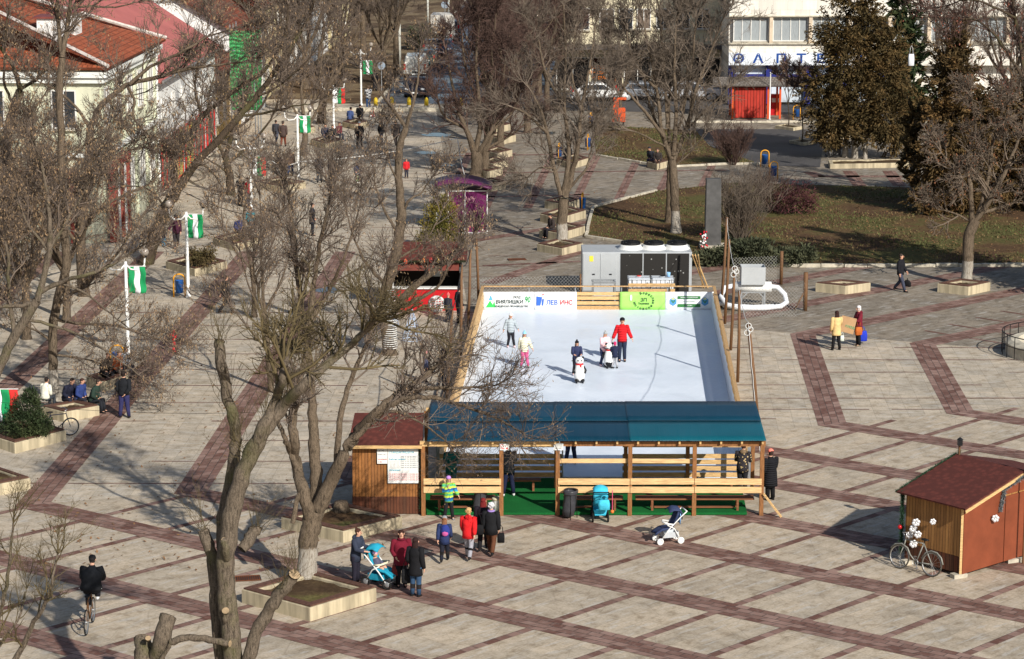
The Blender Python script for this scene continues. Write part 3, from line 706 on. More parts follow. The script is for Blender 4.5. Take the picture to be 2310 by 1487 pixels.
for txt, r0, a0, a1 in (('Борислав', .36, 108, -14), ('Мотовски', .36, 196, 322)):
 for i, ch in enumerate(txt):
  a = a0 + (a1 - a0) * i / (len(txt) - 1); q = rad(a)
  rot = (a - 90) if a1 < a0 else (a + 90)
  lettering(ch, .15, M_dk, t, (cx + .43 * math.cos(q), fy, cz + r0 * math.sin(q)), rot=(rad(90), -rad(rot), 0), name='letter', bold=.003)
lettering('ЗП', .22, M_dk, t, (cx, fy, cz + .04), bold=.002); lettering('Търнава', .12, M_dk, t, (cx, fy, cz - .12), bold=.002)
mb = MB(); mb.ell((.5, fy, h * .68), (.05, .006, .14), 12, 6); mb.build('white_mark', M_white, t)
t, w, h = banner('emblem_banner', 'white banner with two hexagon emblems and green bars on the back rink fence', 1500, 1612, M_banner)
mb = MB(); M_gb = mat('banner_green_bar', (54, 118, 62), .5, .08, 3)
for z0, z1 in ((.13, .27), (.5, .63)): mb.extr([(.56, fy, z0), (1.58, fy, z0), (1.58, fy, z1), (.56, fy, z1)], (0, -.004, 0))
mb.build('green_bar', M_gb, t)
for ex in (.36, 1.78):
 mb = MB(); mb.extr([(ex + .175 * math.cos(rad(30 + 60 * i)), fy, .38 + .2 * math.sin(rad(30 + 60 * i))) for i in range(6)], (0, -.004, 0)); e = mb.build('emblem', mat('emblem_blue', (84, 146, 196), .5, .1, 4), t)
 mb = MB(); mb.extr([(ex - .1, fy - .005, .48), (ex + .1, fy - .005, .48), (ex, fy - .005, .55)], (0, -.003, 0)); mb.build('emblem_top', mat('emblem_yellow', (226, 220, 110), .5, .1, 4), e)
 mb = MB()
 for sgn in (-1, 1): mb.extr([(ex, fy - .006, .3), (ex + sgn * .1, fy - .006, .42), (ex + sgn * .05, fy - .006, .46), (ex, fy - .006, .36)], (0, -.003, 0))
 mb.build('emblem_leaf', M_gb, e)
for z, s_ in ((.565, .055), (.2, .06), (.385, .045)):
 lettering('ЗЕМЕДЕЛСКА КООПЕРАЦИЯ' if z > .5 else 'ТЪРНАВА' if z < .3 else 'тел. и адрес за поръчки', s_, M_banner if z != .385 else M_gb, t, (1.07, fy - .008, z), bold=.001)
k = NT('milky_plastic_sheet'); k.b.inputs['Base Color'].default_value = (.8, .83, .86, 1); k.b.inputs['Alpha'].default_value = .96; k.b.inputs['Roughness'].default_value = .3; M_plastic = k.m
mb = MB(); N = 60; vs = []
for i in range(N + 1):
 p = FR.lerp(BR, i / N) + Vector((-.1 + .012 * math.sin(i * 2.3), 0, 0))
 vs += [p + UP * .1, p + UP * .55 + Vector((.012 * math.sin(i * 1.3), 0, 0)), p + UP * (.98 + .02 * math.sin(i * .9))]
mb.add(vs, [(i * 3 + j, i * 3 + 3 + j, i * 3 + 4 + j, i * 3 + 1 + j) for i in range(N) for j in range(2)])
tag(mb.build('plastic_sheet', M_plastic, None, True), 'milky plastic sheet hung inside the right rink fence', 'plastic sheet')
def pole(px, py_bot_Y, py_top, lean=(0, 0), label='', x=None, r=.055):
 Y = py_bot_Y; X = x if x is not None else W(px, 900, Y).x
 return X, Y
poles = []
def rpole(label, x, y, top_px, top_py, r=.065):
 tp = W(top_px, top_py, y); o = MB()
 pts = [Vector((0, 0, 0)), Vector(((tp.x - x) * .5 + .02, 0, tp.z * .5)), Vector((tp.x - x, 0, tp.z))]
 o.tube(pts, [r, r * .95, r * .85], 7)
 b = o.build('timber_pole', M_post, None, True); b.location = (x, y, 0); tag(b, label, 'pole', 'timber poles round the rink'); poles.append(tp); return b
side = lambda s, y: (BL.lerp(FL, (111.35 - y) / 29.05) + Vector((-.45, 0, 0))).x if s < 0 else (BR.lerp(FR, (111.35 - y) / 29.05) + Vector((.38, 0, 0))).x
rpole('timber pole at the back left corner of the rink, seen against the paving', side(-1, 111.7) + .25, 111.8, 1073, 515)
rpole('second timber pole along the left rink fence, beside the red stall', side(-1, 107.5), 107.5, 1061, 564)
rpole('third timber pole along the left rink fence, with a white cable tied on top', side(-1, 102), 102, 1041, 597)
rpole('timber pole on the left rink fence behind the twigs of the planter tree', side(-1, 93), 93, 1020, 700)
rpole('timber pole at the back right corner of the rink next to the chiller', side(1, 112), 112.2, 1640, 490)
rpole('tall timber pole by the white pipes, second on the right rink fence', side(1, 108.5), 108.5, 1645, 540)
rpole('thin timber pole with coiled white cable in front of the metal tank', side(1, 103), 103, 1657, 600)
rpole('timber pole standing close to the coiled cable pole on the right fence', side(1, 97), 97, 1668, 655)
rpole('shorter dark timber pole with knotted white cable, nearest on the right fence', side(1, 87.5) + .3, 87.5, 1688, 728, .08)
def cable(name, label, pts, r, m, sag=0.0, n=12, wob=0.0):
 P = []
 for a, b in zip(pts, pts[1:]):
  a, b = Vector(a), Vector(b)
  for i in range(n):
   t_ = i / n; q = a.lerp(b, t_) - UP * (sag * 4 * t_ * (1 - t_)); P.append(q + Vector((rng.uniform(-wob, wob), rng.uniform(-wob, wob), rng.uniform(-wob, wob))))
 P.append(Vector(pts[-1])); mb = MB(); mb.tube(P, r, 5); return tag(mb.build(name, m, None, True), label, 'cable')
M_cable = mat('white_cable', (214, 214, 210), .5, .1, 8)
cable('string_light_cable', 'white twisted cable strung from pole to pole along the right rink fence', [poles[4], poles[5], poles[6], poles[7], poles[8], Vector((poles[8].x + .15, 83.6, .4))], .011, M_cable, .22, 14, .015)
cable('string_light_cable', 'dark cable strung between the poles on the left rink fence', [poles[0], poles[1], poles[2], poles[3], Vector((-2.9, 82.5, 3.0))], .02, M_black, .3, 14, .01)
for q, rr, lb in ((poles[6], .11, 'coil of spare white cable hung on the thin pole before the metal tank'), (poles[8], .1, 'coil of spare white cable on the nearest right hand pole')):
 cl = MB(); cl.torus(q + Vector((0, -.1, -.1)), rr, .016, 'y', 20, 6); cl.torus(q + Vector((.07, -.1, -.22)), rr * .9, .016, 'y', 20, 6); cl.torus(q + Vector((-.04, -.1, -.34)), rr, .016, 'y', 20, 6); tag(cl.build('cable_coil', M_cable, None, True), lb, 'cable coil')
CH = Vector((W(1313, 655, 115.4).x, 115.4, 0)); cw = W(1560, 655, 115.4).x - CH.x
ch = thing('chiller_unit', 'big grey cooling machine with black grilles and three fans on top behind the rink', 'chiller', CH)
M_sheet = mat('grey_sheet_metal', (186, 190, 192), .45, .06, 1.5, .25); k = NT('black_grille'); mp = k.coord('Object'); vo = k.n('ShaderNodeTexVoronoi'); vo.inputs['Scale'].default_value = 4.5; k.l(mp, 0, vo, 0); r = k.ramp(vo, 0, [(.1, (.42, .42, .4)), (.16, (.02, .018, .016))]); M_grille = k.out(r, 'Color', .7, .3)
zc = 1.98; cd = 2.1
mb = MB(); mb.box((cw / 2, cd / 2, zc / 2 + .06), (cw, cd, zc - .12)); mb.build('housing', M_sheet, ch, bevel=.02)
for a, b in ((.04, .82), (.84, 1.58)):
 mb = MB(); mb.box(((a + b) / 2, -.012, zc / 2 + .05), (b - a, .03, zc - .25)); d = mb.build('door', M_sheet, ch, bevel=.008)
 hd = MB(); hd.box(((a + b) / 2 + .1, -.04, .95), (.12, .03, .05)); hd.build('handle', M_black, d)
x0 = 1.74; gw = (cw - x0 - .1) / 3
for i in range(3):
 mb = MB(); mb.box((x0 + gw * (i + .5), -.01, zc / 2 + .02), (gw - .06, .03, zc - .16)); mb.build('grille', M_grille, ch)
 mb = MB(); fx = x0 + gw * (i + .5); mb.lathe([(.62, zc - .05), (.6, zc + .03), (.5, zc + .1), (.49, zc + .2), (.45, zc + .2), (.45, zc + .06)], (fx, cd * .5, 0), 28, cap=False); f = mb.build('fan_ring', M_white, ch, True)
 bl = MB()
 for q in range(7):
  a = 2 * PI * q / 7; bl.beam((fx, cd * .5, zc + .2), (fx + .42 * math.cos(a), cd * .5 + .42 * math.sin(a), zc + .2), .16, .015, up=(.3 * math.sin(a), -.3 * math.cos(a), 1))
 bl.lathe([(.1, zc + .06), (.1, zc + .26)], (fx, cd * .5, 0), 12); bl.build('fan_blades', M_black, f)
 gd = MB()
 for rr in (.15, .25, .35, .44): gd.torus((fx, cd * .5, zc + .4 - rr * .2), rr, .016, 'z', 24, 4)
 gd.lathe([(.47, zc + .2), (.46, zc + .3)], (fx, cd * .5, 0), 24, cap=False); gd.lathe([(.2, zc + .22), (.2, zc + .34), (.05, zc + .36)], (fx, cd * .5, 0), 14)
 for q in range(6): a = PI * q / 6; gd.tube([(fx - .46 * math.cos(a), cd * .5 - .46 * math.sin(a), zc + .325), (fx + .46 * math.cos(a), cd * .5 + .46 * math.sin(a), zc + .325)], .012, 4)
 gd.build('fan_guard', M_black, f)
mb = MB(); mb.box((.42, -.035, zc - .3), (.18, .008, .26)); mb.build('warning_label', mat('yellow_label', (232, 214, 70), .6, .1, 4), ch)
mb = MB(); mb.box((cw / 2, cd / 2, .06 - .0), (cw - .1, cd - .1, .1)); mb.build('base_frame', M_black, ch)
M_poly = mat('milky_white_plastic', (222, 228, 234), .35, .05, 2)
def ibc(label, px, cap):
 t = thing('liquid_tank', label, 'tank', (W(px, 660, 113.2).x, 113.2, 0), 0, 'white plastic cage tanks')
 mb = MB(); mb.box((0, 0, .72), (.96, .92, .98)); mb.lathe([(.12, 1.21), (.12, 1.25)], (0, 0, 0), 14); mb.build('bottle', M_poly, t, bevel=.06)
 cg = MB()
 for z in (.3, .52, .74, .96, 1.18):
  for a, b in (((-.5, -.48), (.5, -.48)), ((.5, -.48), (.5, .48)), ((.5, .48), (-.5, .48)), ((-.5, .48), (-.5, -.48))): cg.tube([(a[0], a[1], z), (b[0], b[1], z)], .016, 5)
 for i in range(6):
  x = -.5 + i * .2
  for y in (-.48, .48): cg.tube([(x, y, .15), (x, y, 1.18)], .014, 5)
  for x2 in (-.5, .5): cg.tube([(x2, -.48 + i * .192, .15), (x2, -.48 + i * .192, 1.18)], .014, 5)
 cg.tube([(-.5, -.2, 1.24), (.5, -.2, 1.24)], .016, 5); cg.tube([(-.5, .2, 1.24), (.5, .2, 1.24)], .016, 5); cg.build('cage', M_steel, t)
 mb = MB(); mb.lathe([(.1, 1.25), (.1, 1.29)], (0, 0, 0), 14); mb.build('cap', cap, t)
 mb = MB(); [mb.box((x, 0, .07), (.12, .9, .14)) for x in (-.42, 0, .42)]; mb.build('pallet', M_black, t)
ibc('white plastic cage tank with red cap behind the rink, the left one', 1441, mat('red_cap', (196, 60, 50), .5, .1, 3)); ibc('white plastic cage tank with black cap and a blue cup on top, the right one', 1494, M_black)
mb = MB(); mb.lathe([(.07, 0), (.095, .24), (.085, .24), (.06, .02)], (0, 0, 0), 14); o = mb.build('plastic_cup', mat('pale_blue_plastic', (140, 184, 222), .4, .1, 4), None, True); o.location = W(1508, 622, 113.1); o.location.z = 1.215; tag(o, 'pale blue cup standing on the right cage tank', 'cup')
fr = thing('steel_frame', 'low grey steel frame with an open box front before the chiller doors', 'metal frame', (W(1362, 655, 113.4).x, 113.4, 0))
mb = MB()
for x in (-.5, .5):
 for y in (-.3, .3): mb.beam((x, y, 0), (x, y, 1.0), .07, .07)
for z in (.98, .3):
 mb.beam((-.55, -.3, z), (.55, -.3, z), .08, .08); mb.beam((-.55, .3, z), (.55, .3, z), .08, .08); mb.beam((-.5, -.26, z), (-.5, .26, z), .07, .07); mb.beam((.5, -.26, z), (.5, .26, z), .07, .07)
mb.build('frame', M_steel, fr); mb = MB(); mb.box((0, 0, .55), (.9, .5, .4)); mb.build('box', M_sheet, fr)
pb = thing('plank_barrier', 'short barrier of two pine planks standing before the cage tanks', 'barrier', (W(1470, 655, 112.4).x, 112.4, 0))
mb = MB(); [MB().beam((-1.05, 0, z), (1.05, 0, z), .03, .14).build('plank', M_pine, pb) for z in (.75, 1.0)]; mb = MB(); [MB().beam((x, .05, 0), (x, .05, 1.25), .05, .05).build('upright', M_steel, pb) for x in (-.9, 0, .9)]
mt = thing('metal_tank', 'open grey metal box on a steel leg frame with fat white pipes', 'tank', (W(1697, 665, 112.6).x, 112.6, 0))
mb = MB(); q = 1.05
for a in ((-.52, -.4), (.52, -.4), (.52, .4), (-.52, .4)): mb.beam((a[0], a[1], 0), (a[0], a[1], .72), .07, .07)
mb.beam((-.52, -.4, .7), (.52, -.4, .7), .06, .06); mb.beam((-.5, -.42, .45), (-.25, -.42, .7), .05, .05); mb.beam((.5, -.42, .45), (.25, -.42, .7), .05, .05); mb.build('legs', M_steel, mt)
mb = MB(); [mb.box(c, d) for c, d in (((0, -.42, 1.45), (1.08, .02, .8)), ((0, .42, 1.45), (1.08, .02, .8)), ((-.53, 0, 1.45), (.02, .82, .8)), ((.53, 0, 1.45), (.02, .82, .8)), ((0, 0, 1.1), (1.05, .82, .03)))]; mb.build('box', M_sheet, mt)
mb = MB(); mb.tube([(-.85, 0, .88), (.85, 0, .88)], .24, 14); mb.build('drum', M_white, mt, True)
mb = MB()
mb.tube([(.8, 0, .9), (1.15, -.05, .85), (1.45, -.15, .55), (1.5, -.5, .25), (1.2, -.9, .16), (.4, -1.25, .14), (-.6, -1.3, .14), (-1.2, -1.0, .2), (-1.45, -.4, .5), (-1.25, 0, .85), (-.85, 0, .92)], .115, 10)
mb.tube([(.9, -.75, .13), (.0, -.95, .13), (-.9, -.85, .16), (-1.4, -.5, .2), (-2.2, -.1, .12)], .1, 10); mb.build('pipe', mat('white_foam_pipe', (228, 232, 236), .6, .1, 5), mt, True)
k = NT('diamond_wire_mesh'); tc = k.n('ShaderNodeTexCoord'); mp = k.n('ShaderNodeMapping'); mp.inputs['Rotation'].default_value = (0, 0, rad(45)); k.l(tc, 'UV', mp, 0)
sx = k.n('ShaderNodeSeparateXYZ'); k.l(mp, 0, sx, 0); fac = []
for ax in (0, 1):
 a = k.n('ShaderNodeMath', operation='MULTIPLY'); a.inputs[1].default_value = 9; k.l(sx, ax, a, 0); f = k.n('ShaderNodeMath', operation='FRACT'); k.l(a, 0, f, 0); g = k.n('ShaderNodeMath', operation='LESS_THAN'); g.inputs[1].default_value = .07; k.l(f, 0, g, 0); fac.append(g)
mx = k.n('ShaderNodeMath', operation='MAXIMUM'); k.l(fac[0], 0, mx, 0); k.l(fac[1], 0, mx, 1); k.l(mx, 0, k.b, 'Alpha'); k.b.inputs['Base Color'].default_value = (.42, .42, .4, 1); k.b.inputs['Metallic'].default_value = .5; M_mesh = k.m
def mesh_fence(label, pts, h, posts=()):
 t = thing('wire_fence', label, 'fence', (pts[0][0], pts[0][1], 0)); o = Vector((pts[0][0], pts[0][1], 0))
 vs, fs, uv = [], [], []; L = 0
 for i, p in enumerate(pts):
  p = Vector((p[0], p[1], 0)) - o
  if i: L += (p - vs[-2]).length if False else (p - Vector((pts[i - 1][0], pts[i - 1][1], 0)) + o).length
  vs += [p, p + UP * h]; uv += [(L, 0), (L, h)]
 for i in range(len(pts) - 1): fs.append((2 * i, 2 * i + 2, 2 * i + 3, 2 * i + 1))
 me = bpy.data.meshes.new('mesh'); me.from_pydata([tuple(v) for v in vs], [], fs); ul = me.uv_layers.new(name='UVMap')
 for l in me.loops: ul.data[l.index].uv = uv[l.vertex_index]
 link('wire_mesh', me, M_mesh, t)
 for p, hh, rr, br in posts:
  p = Vector((p[0], p[1], 0)) - o; mb = MB(); mb.tube([p, p + UP * hh], rr, 8)
  if br: mb.tube([p + Vector((-.5, -.05, 0)), p + UP * hh * .55], .04, 6)
  mb.build('post', M_post, t, True)
mesh_fence('sagging wire mesh fence with timber posts round the white pipes', [(9.5, 112.9), (10.2, 109.9), (12.6, 110.0), G(1816, 700), G(1762, 640), (10.4, 117.5)], 1.35, [(G(1816, 701), 1.75, .1, True), (G(1762, 642), 1.6, .08, False)])
mesh_fence('wire mesh fence behind the back rink fence, left of the chiller', [(-1.8, 112.6), (3.2, 113.0)], 1.3, [((3.1, 113.0), 1.4, .04, False)])
lp = MB()
for i, (a, b) in enumerate(((1562, 1590), (1568, 1597), (1575, 1585))): lp.beam(W(a, 575, 115.3) * 1, G(b, 650), .03, .1)
tag(lp.build('loose_planks', M_pine), 'loose pine planks leaning on the right end of the chiller', 'planks')
YF, YR = 77.85, 80.9
xs = [W(p, 1100, YF).x for p in (955, 1131, 1258, 1421, 1566, 1718)]
sh = thing('spectator_shelter', 'long timber shelter with dark blue corrugated plastic roof and plank rails before the rink', 'shelter', (0, YF, 0))
M_timber = WOOD('golden_stained_timber', (138, 94, 56), (8, 8, 2))
for x in xs:
 mb = MB(); mb.beam((x, 0, 0), (x, 0, 2.33), .13, .13, up=(0, 1, 0)); mb.build('post', M_timber, sh)
 mb = MB(); mb.beam((x, YR - YF, 0), (x, YR - YF, 2.68), .12, .12, up=(0, 1, 0)); mb.build('post', M_timber, sh)
mb = MB(); mb.beam((xs[0] - .1, -.02, 2.36), (xs[2] + .05, -.02, 2.36), .1, .16); mb.beam((xs[0], YR - YF, 2.72), (xs[-1], YR - YF, 2.72), .1, .15); mb.build('beam', M_pine, sh)
mb = MB(); mb.beam((xs[2] + .06, -.02, 2.36), (xs[-1] + .1, -.02, 2.36), .1, .15); mb.build('beam', M_timber, sh)
ze, zr = 2.5, 3.2; xr0, xr1 = W(964, 1001, YF - .1).x, W(1727, 1001, YF - .1).x
mb = MB(); n = 17
for i in range(n):
 x = xr0 + .1 + (xr1 - xr0 - .2) * i / (n - 1); mb.beam((x, -.22, 2.44), (x, YR - YF + .3, 2.8), .06, .1)
mb.build('rafter', M_pine, sh)
def roofm(name, c1, c2):
 k = NT(name); mp = k.coord('Object'); n1 = k.noise(mp, .6, 4, .6); r = k.ramp(n1, 'Fac', [(.3, s2l(c1)), (.7, s2l(c2))]); k.out(r, 'Color', .35, .45); k.b.inputs['Alpha'].default_value = .93
 w = k.n('ShaderNodeTexWave', bands_direction='X'); w.inputs['Scale'].default_value = 4.2; k.l(mp, 0, w, 0); k.bump(w, 0, .12, .02); return k.m
M_r1 = roofm('dark_blue_plastic_sheet', (8, 50, 68), (13, 60, 80)); M_r2 = roofm('teal_blue_plastic_sheet', (8, 78, 92), (14, 90, 104))
xm = W(1420, 950, YF + 1).x; x12 = W(1255, 950, YF + 1).x
def rsheet(x0, x1, t0, t1, m, lift=0.0):
 mb = MB(); N = max(4, int((x1 - x0) * 14)); vs = []
 for i in range(N + 1):
  x = x0 + (x1 - x0) * i / N
  for j in range(5):
   t_ = t0 + (t1 - t0) * j / 4; y = -.3 + (YR - YF + .75) * t_; z = 2.51 + .36 * t_ + lift + .005 * math.sin(x * 44) + .03 * math.sin(t_ * PI)
   vs.append((x, y, z))
 mb.add(vs, [(i * 5 + j, (i + 1) * 5 + j, (i + 1) * 5 + j + 1, i * 5 + j + 1) for i in range(N) for j in range(4)])
 o = mb.build('roof_sheet', m, sh, True); sd = o.modifiers.new('thick', 'SOLIDIFY'); sd.thickness = .01
rsheet(xr0, x12, 0, .5, M_r1); rsheet(xr0, x12, .47, 1, M_r1, .02); rsheet(x12 - .05, xm, 0, .5, M_r1, .01); rsheet(x12 - .05, xm, .47, 1, M_r1, .03)
rsheet(xm - .05, xr1, 0, .5, M_r2, .02); rsheet(xm - .05, xr1, .47, 1, M_r1, .04)
pl = MB()
def board(x0, x1, z, y=-.085, h=.2, m=None, nm='rail_plank'):
 mb = MB(); mb.beam((x0 + .01, y, z), (x1 - .01, y + rng.uniform(-.005, .005), z + rng.uniform(-.012, .012)), .035, h); mb.build(nm, M_pine_x, sh)
bays = [(0, 1), (2, 3), (3, 4), (4, 5)]
for a, b in bays:
 board(xs[a], xs[b], 1.14); board(xs[a], xs[b], .87)
for a, b in ((2, 3), (3, 4)): board(xs[a], xs[b], 1.77, y=.09, h=.14)
for a, b in ((0, 1), (2, 3), (3, 5)):   # benches inside
 bn = thing('long_bench', ('brown plank bench inside the shelter behind the child in the striped jacket', 'brown plank bench in the shelter behind the black bin bag and turquoise pushchair', 'longest brown plank bench at the right end of the shelter')[(0, 2, 3).index(a)], 'bench', ((xs[a] + xs[b]) / 2, YF + .45, 0)); L = xs[b] - xs[a] - .4
 mb = MB(); [mb.beam((-L / 2, y, .47), (L / 2, y, .47), .14, .04) for y in (-.17, 0, .17)]; mb.build('seat', M_brownplank, bn)
 for x in (-L * .36, L * .36): mb = MB(); mb.beam((x, -.2, 0), (x, -.2, .45), .07, .07, up=(0, 1, 0)); mb.beam((x, .2, 0), (x, .2, .45), .07, .07, up=(0, 1, 0)); mb.beam((x, -.165, .4), (x, .165, .4), .05, .08); mb.build('leg', M_brownplank, bn)
 mb = MB(); mb.beam((-L * .34, 0, .16), (L * .34, 0, .16), .1, .04); mb.build('stretcher', M_brownplank, bn)
bn = thing('back_bench', 'bench against the rink fence inside the shelter, left of the gateway', 'bench', (-.9 + .1, YR - .35, 0))
mb = MB(); mb.beam((-1.7, 0, .45), (1.75, 0, .45), .3, .05); mb.build('seat', M_brownplank, bn)
for x in (-1.4, 1.5): mb = MB(); mb.beam((x, 0, 0), (x, 0, .42), .07, .25, up=(0, 1, 0)); mb.build('leg', M_brownplank, bn)
bn = thing('back_bench', 'bench against the rink fence inside the shelter, right of the gateway', 'bench', (5.7, YR - .35, 0))
mb = MB(); mb.beam((-1.7, 0, .45), (1.75, 0, .45), .3, .05); mb.build('seat', M_brownplank, bn)
for x in (-1.4, 1.5): mb = MB(); mb.beam((x, 0, 0), (x, 0, .42), .07, .25, up=(0, 1, 0)); mb.build('leg', M_brownplank, bn)
k = NT('green_artificial_turf'); mp = k.coord('Object'); n = k.noise(mp, 30, 4, .7); n2 = k.noise(mp, 1.2, 4); r = k.ramp(n, 'Fac', [(.3, s2l((16, 74, 36))), (.7, s2l((34, 116, 56)))]); r2 = k.ramp(n2, 'Fac', [(.3, (.8, .8, .8)), (.7, (1.1, 1.1, 1.1))]); m = k.mix(1, (r, 0), (r2, 0), 'MULTIPLY'); M_turf = k.out(m, 2, .95, .1)
mb = MB(); mb.prism([(xs[0] + .1, YF - .02), (xs[-1] - .45, YF - .02), (xs[-1] - .3, 82.1), (xs[0] - .2, 82.1)], .03, .1); tag(mb.build('artificial_turf', M_turf), 'green artificial turf laid on boards under the shelter', 'turf carpet')
br = MB(); br.beam((xs[-1] + .05, -.1, .75), (xs[-1] + .62, -.25, .02), .09, .05); br.build('brace', M_pine, sh)
for px, py, w_, h_, Y, lb, c in ((1138, 1008, .3, .22, YF - .1, 'small white notice with red symbols on the second shelter post', 0), (1260, 1008, .3, .22, YF - .1, 'small white notice with a dark heading on the shelter post by the gateway', 1)):
 p = W(px, py, Y); t = thing('notice', lb, 'notice', p); mb = MB(); mb.box((0, 0, 0), (w_, .015, h_)); mb.build('sheet', M_white, t)
 if c: lettering('ВНИМАНИЕ', .045, M_dk, t, (0, -.012, .06)); [lettering(s_, .03, M_dk, t, (0, -.012, z)) for s_, z in (('влизане с кънки', 0), ('само с билет', -.05))]
 else:
  mb = MB(); mb.torus((-.08, -.012, .03), .05, .008, 'y', 16, 4); mb.box((.08, -.012, -.05), (.06, .006, .05)); mb.box((-.05, -.012, -.06), (.1, .006, .03)); mb.build('symbol', M_rd, t)
XH0, XH1 = W(796, 1150, 78.0).x, W(950, 1150, 78.0).x
hut = thing('ticket_hut', 'brown plank ticket hut with red shingle roof at the left end of the blue shelter', 'hut', (XH0, 78.0, 0)); hw = XH1 - XH0; hd = 2.5
def plank_mat(name, c1, c2, pw=.1, ax=(1, 0, 0)):
 k = NT(name); mp = k.coord('Object'); br = k.n('ShaderNodeTexBrick', offset=.0); br.inputs['Scale'].default_value = 1; br.inputs['Brick Width'].default_value = pw; br.inputs['Row Height'].default_value = 30; br.inputs['Mortar Size'].default_value = .006
 m2 = k.coord('Object', (1, 1, 1), (rad(90), 0, 0)); sxx = k.n('ShaderNodeSeparateXYZ'); k.l(mp, 0, sxx, 0); ad = k.n('ShaderNodeVectorMath', operation='DOT_PRODUCT'); ad.inputs[1].default_value = ax; k.l(mp, 0, ad, 0); cb = k.n('ShaderNodeCombineXYZ'); k.l(ad, 1, cb, 0); k.l(sxx, 2, cb, 1); k.l(cb, 0, br, 'Vector')
 br.inputs['Color1'].default_value = (*s2l(c1), 1); br.inputs['Color2'].default_value = (*s2l(c2), 1); br.inputs['Mortar'].default_value = (*[v * .3 for v in s2l(c2)], 1)
 sm = k.n('ShaderNodeMapping'); sm.inputs['Scale'].default_value = (8, 8, .7); k.l(mp, 0, sm, 0); n = k.noise(sm, 1.6, 6, .7); r = k.ramp(n, 'Fac', [(.3, (.62, .6, .58)), (.6, (1.1, 1.08, 1.05))]); m = k.mix(.9, (br, 0), (r, 0), 'MULTIPLY'); k.bump(br, 1, .5, .01)
 return k.out(m, 2, .7, .25)
M_hutwall = plank_mat('weathered_plank_wall', (158, 106, 58), (128, 86, 52)); M_hutbase = plank_mat('dark_red_brown_plank_base', (100, 58, 40), (84, 56, 42)); M_kioskwall = plank_mat('light_plank_wall', (168, 122, 72), (142, 100, 58), .1, (-.86, .5, 0))
mb = MB(); mb.box((hw / 2, hd / 2, 1.4), (hw, hd, 1.8)); mb.build('wall', M_hutwall, hut); mb = MB(); mb.box((hw / 2, hd / 2, .3), (hw + .03, hd + .03, .56)); mb.build('base', M_hutbase, hut)
k = NT('red_bitumen_shingle'); mp = k.coord('Object'); vo = k.n('ShaderNodeTexVoronoi'); vo.inputs['Scale'].default_value = 5.5; k.l(mp, 0, vo, 0); n = k.noise(mp, 60, 3, .7); r = k.ramp(vo, 0, [(.0, s2l((106, 56, 48))), (.6, s2l((84, 45, 39)))]); r2 = k.ramp(n, 'Fac', [(.3, (.75, .75, .75)), (.7, (1.2, 1.2, 1.2))]); m = k.mix(1, (r, 0), (r2, 0), 'MULTIPLY'); M_shingle = k.out(m, 2, .9, .2); k.bump(n, 'Fac', .3, .01)
roof_face(None, [(-.12, -.25, 2.33), (hw + .05, -.25, 2.33), (hw + .05, hd / 2 + .3, 2.95), (-.0, hd / 2 + .3, 2.95)], M_shingle, hut, th=.07); roof_face(None, [(hw + .05, hd + .9, 2.33), (-.12, hd + .9, 2.33), (-.0, hd / 2 + .3, 2.95), (hw + .05, hd / 2 + .3, 2.95)], M_shingle, hut, th=.07)
mb = MB(); mb.beam((-.1, -.27, 2.27), (hw + .05, -.27, 2.27), .03, .1); mb.build('eave_board', M_pine, hut)
def poster(label, px0, py0, px1, py1, lines, Y=77.93):
 a, b = W(px0, py1, Y), W(px1, py0, Y); t = thing('price_list', label, 'poster', (a.x, Y, a.z)); w_, h_ = b.x - a.x, b.z - a.z
 mb = MB(); mb.box((w_ / 2, 0, h_ / 2), (w_, .02, h_)); mb.build('sheet', M_white, t)
 for x, z, s_, tx, m in lines: lettering(tx, s_, m, t, (x * w_, -.014, z * h_), align='LEFT')
 return t, w_, h_
M_cy = mat('cyan_print', (60, 176, 204), .5, .05, 3); M_pk = mat('faint_red_print', (220, 120, 120), .5, .05, 3); M_gy = mat('faint_grey_print', (160, 166, 170), .5, .05, 3)
L = [(.04, .8, .085, 'СТАНДАРТ', M_cy), (.5, .8, .085, 'НЕДЕЛЯ', M_cy), (.04, .62, .07, 'Работно време', M_cy), (.04, .34, .07, 'Абонамент', M_cy)]
L += [(.04, z, .055, 'I  I  I  I  I  I  I  I', M_gy) for z in (.56, .52, .48, .44, .4)] + [(.42, z, .05, 'Цена за час на кънки 3.00 лв', M_gy) for z in (.7, .66, .61, .56, .51, .46, .41)] + [(.04, z, .052, 'Не се допуска хранене и пушене на леда', M_pk) for z in (.24, .19, .14, .09)]
poster('large white price list with pale blue headings on the plank hut', 875, 1003, 943.5, 1090, L)
poster('small white notice left of the large price list on the hut', 851, 1012, 873.5, 1046, [(.08, .85, .07, 'ЦЕНИ', M_gy), (.06, .62, .05, 'билет 2 лв', M_gy), (.1, .3, .06, 'вход', M_pk), (.5, .3, .06, 'кънки', M_pk), (.1, .12, .06, '3 лв', M_pk)])
gm = mat('green_tinsel', (44, 70, 50), .6, .5, 20)
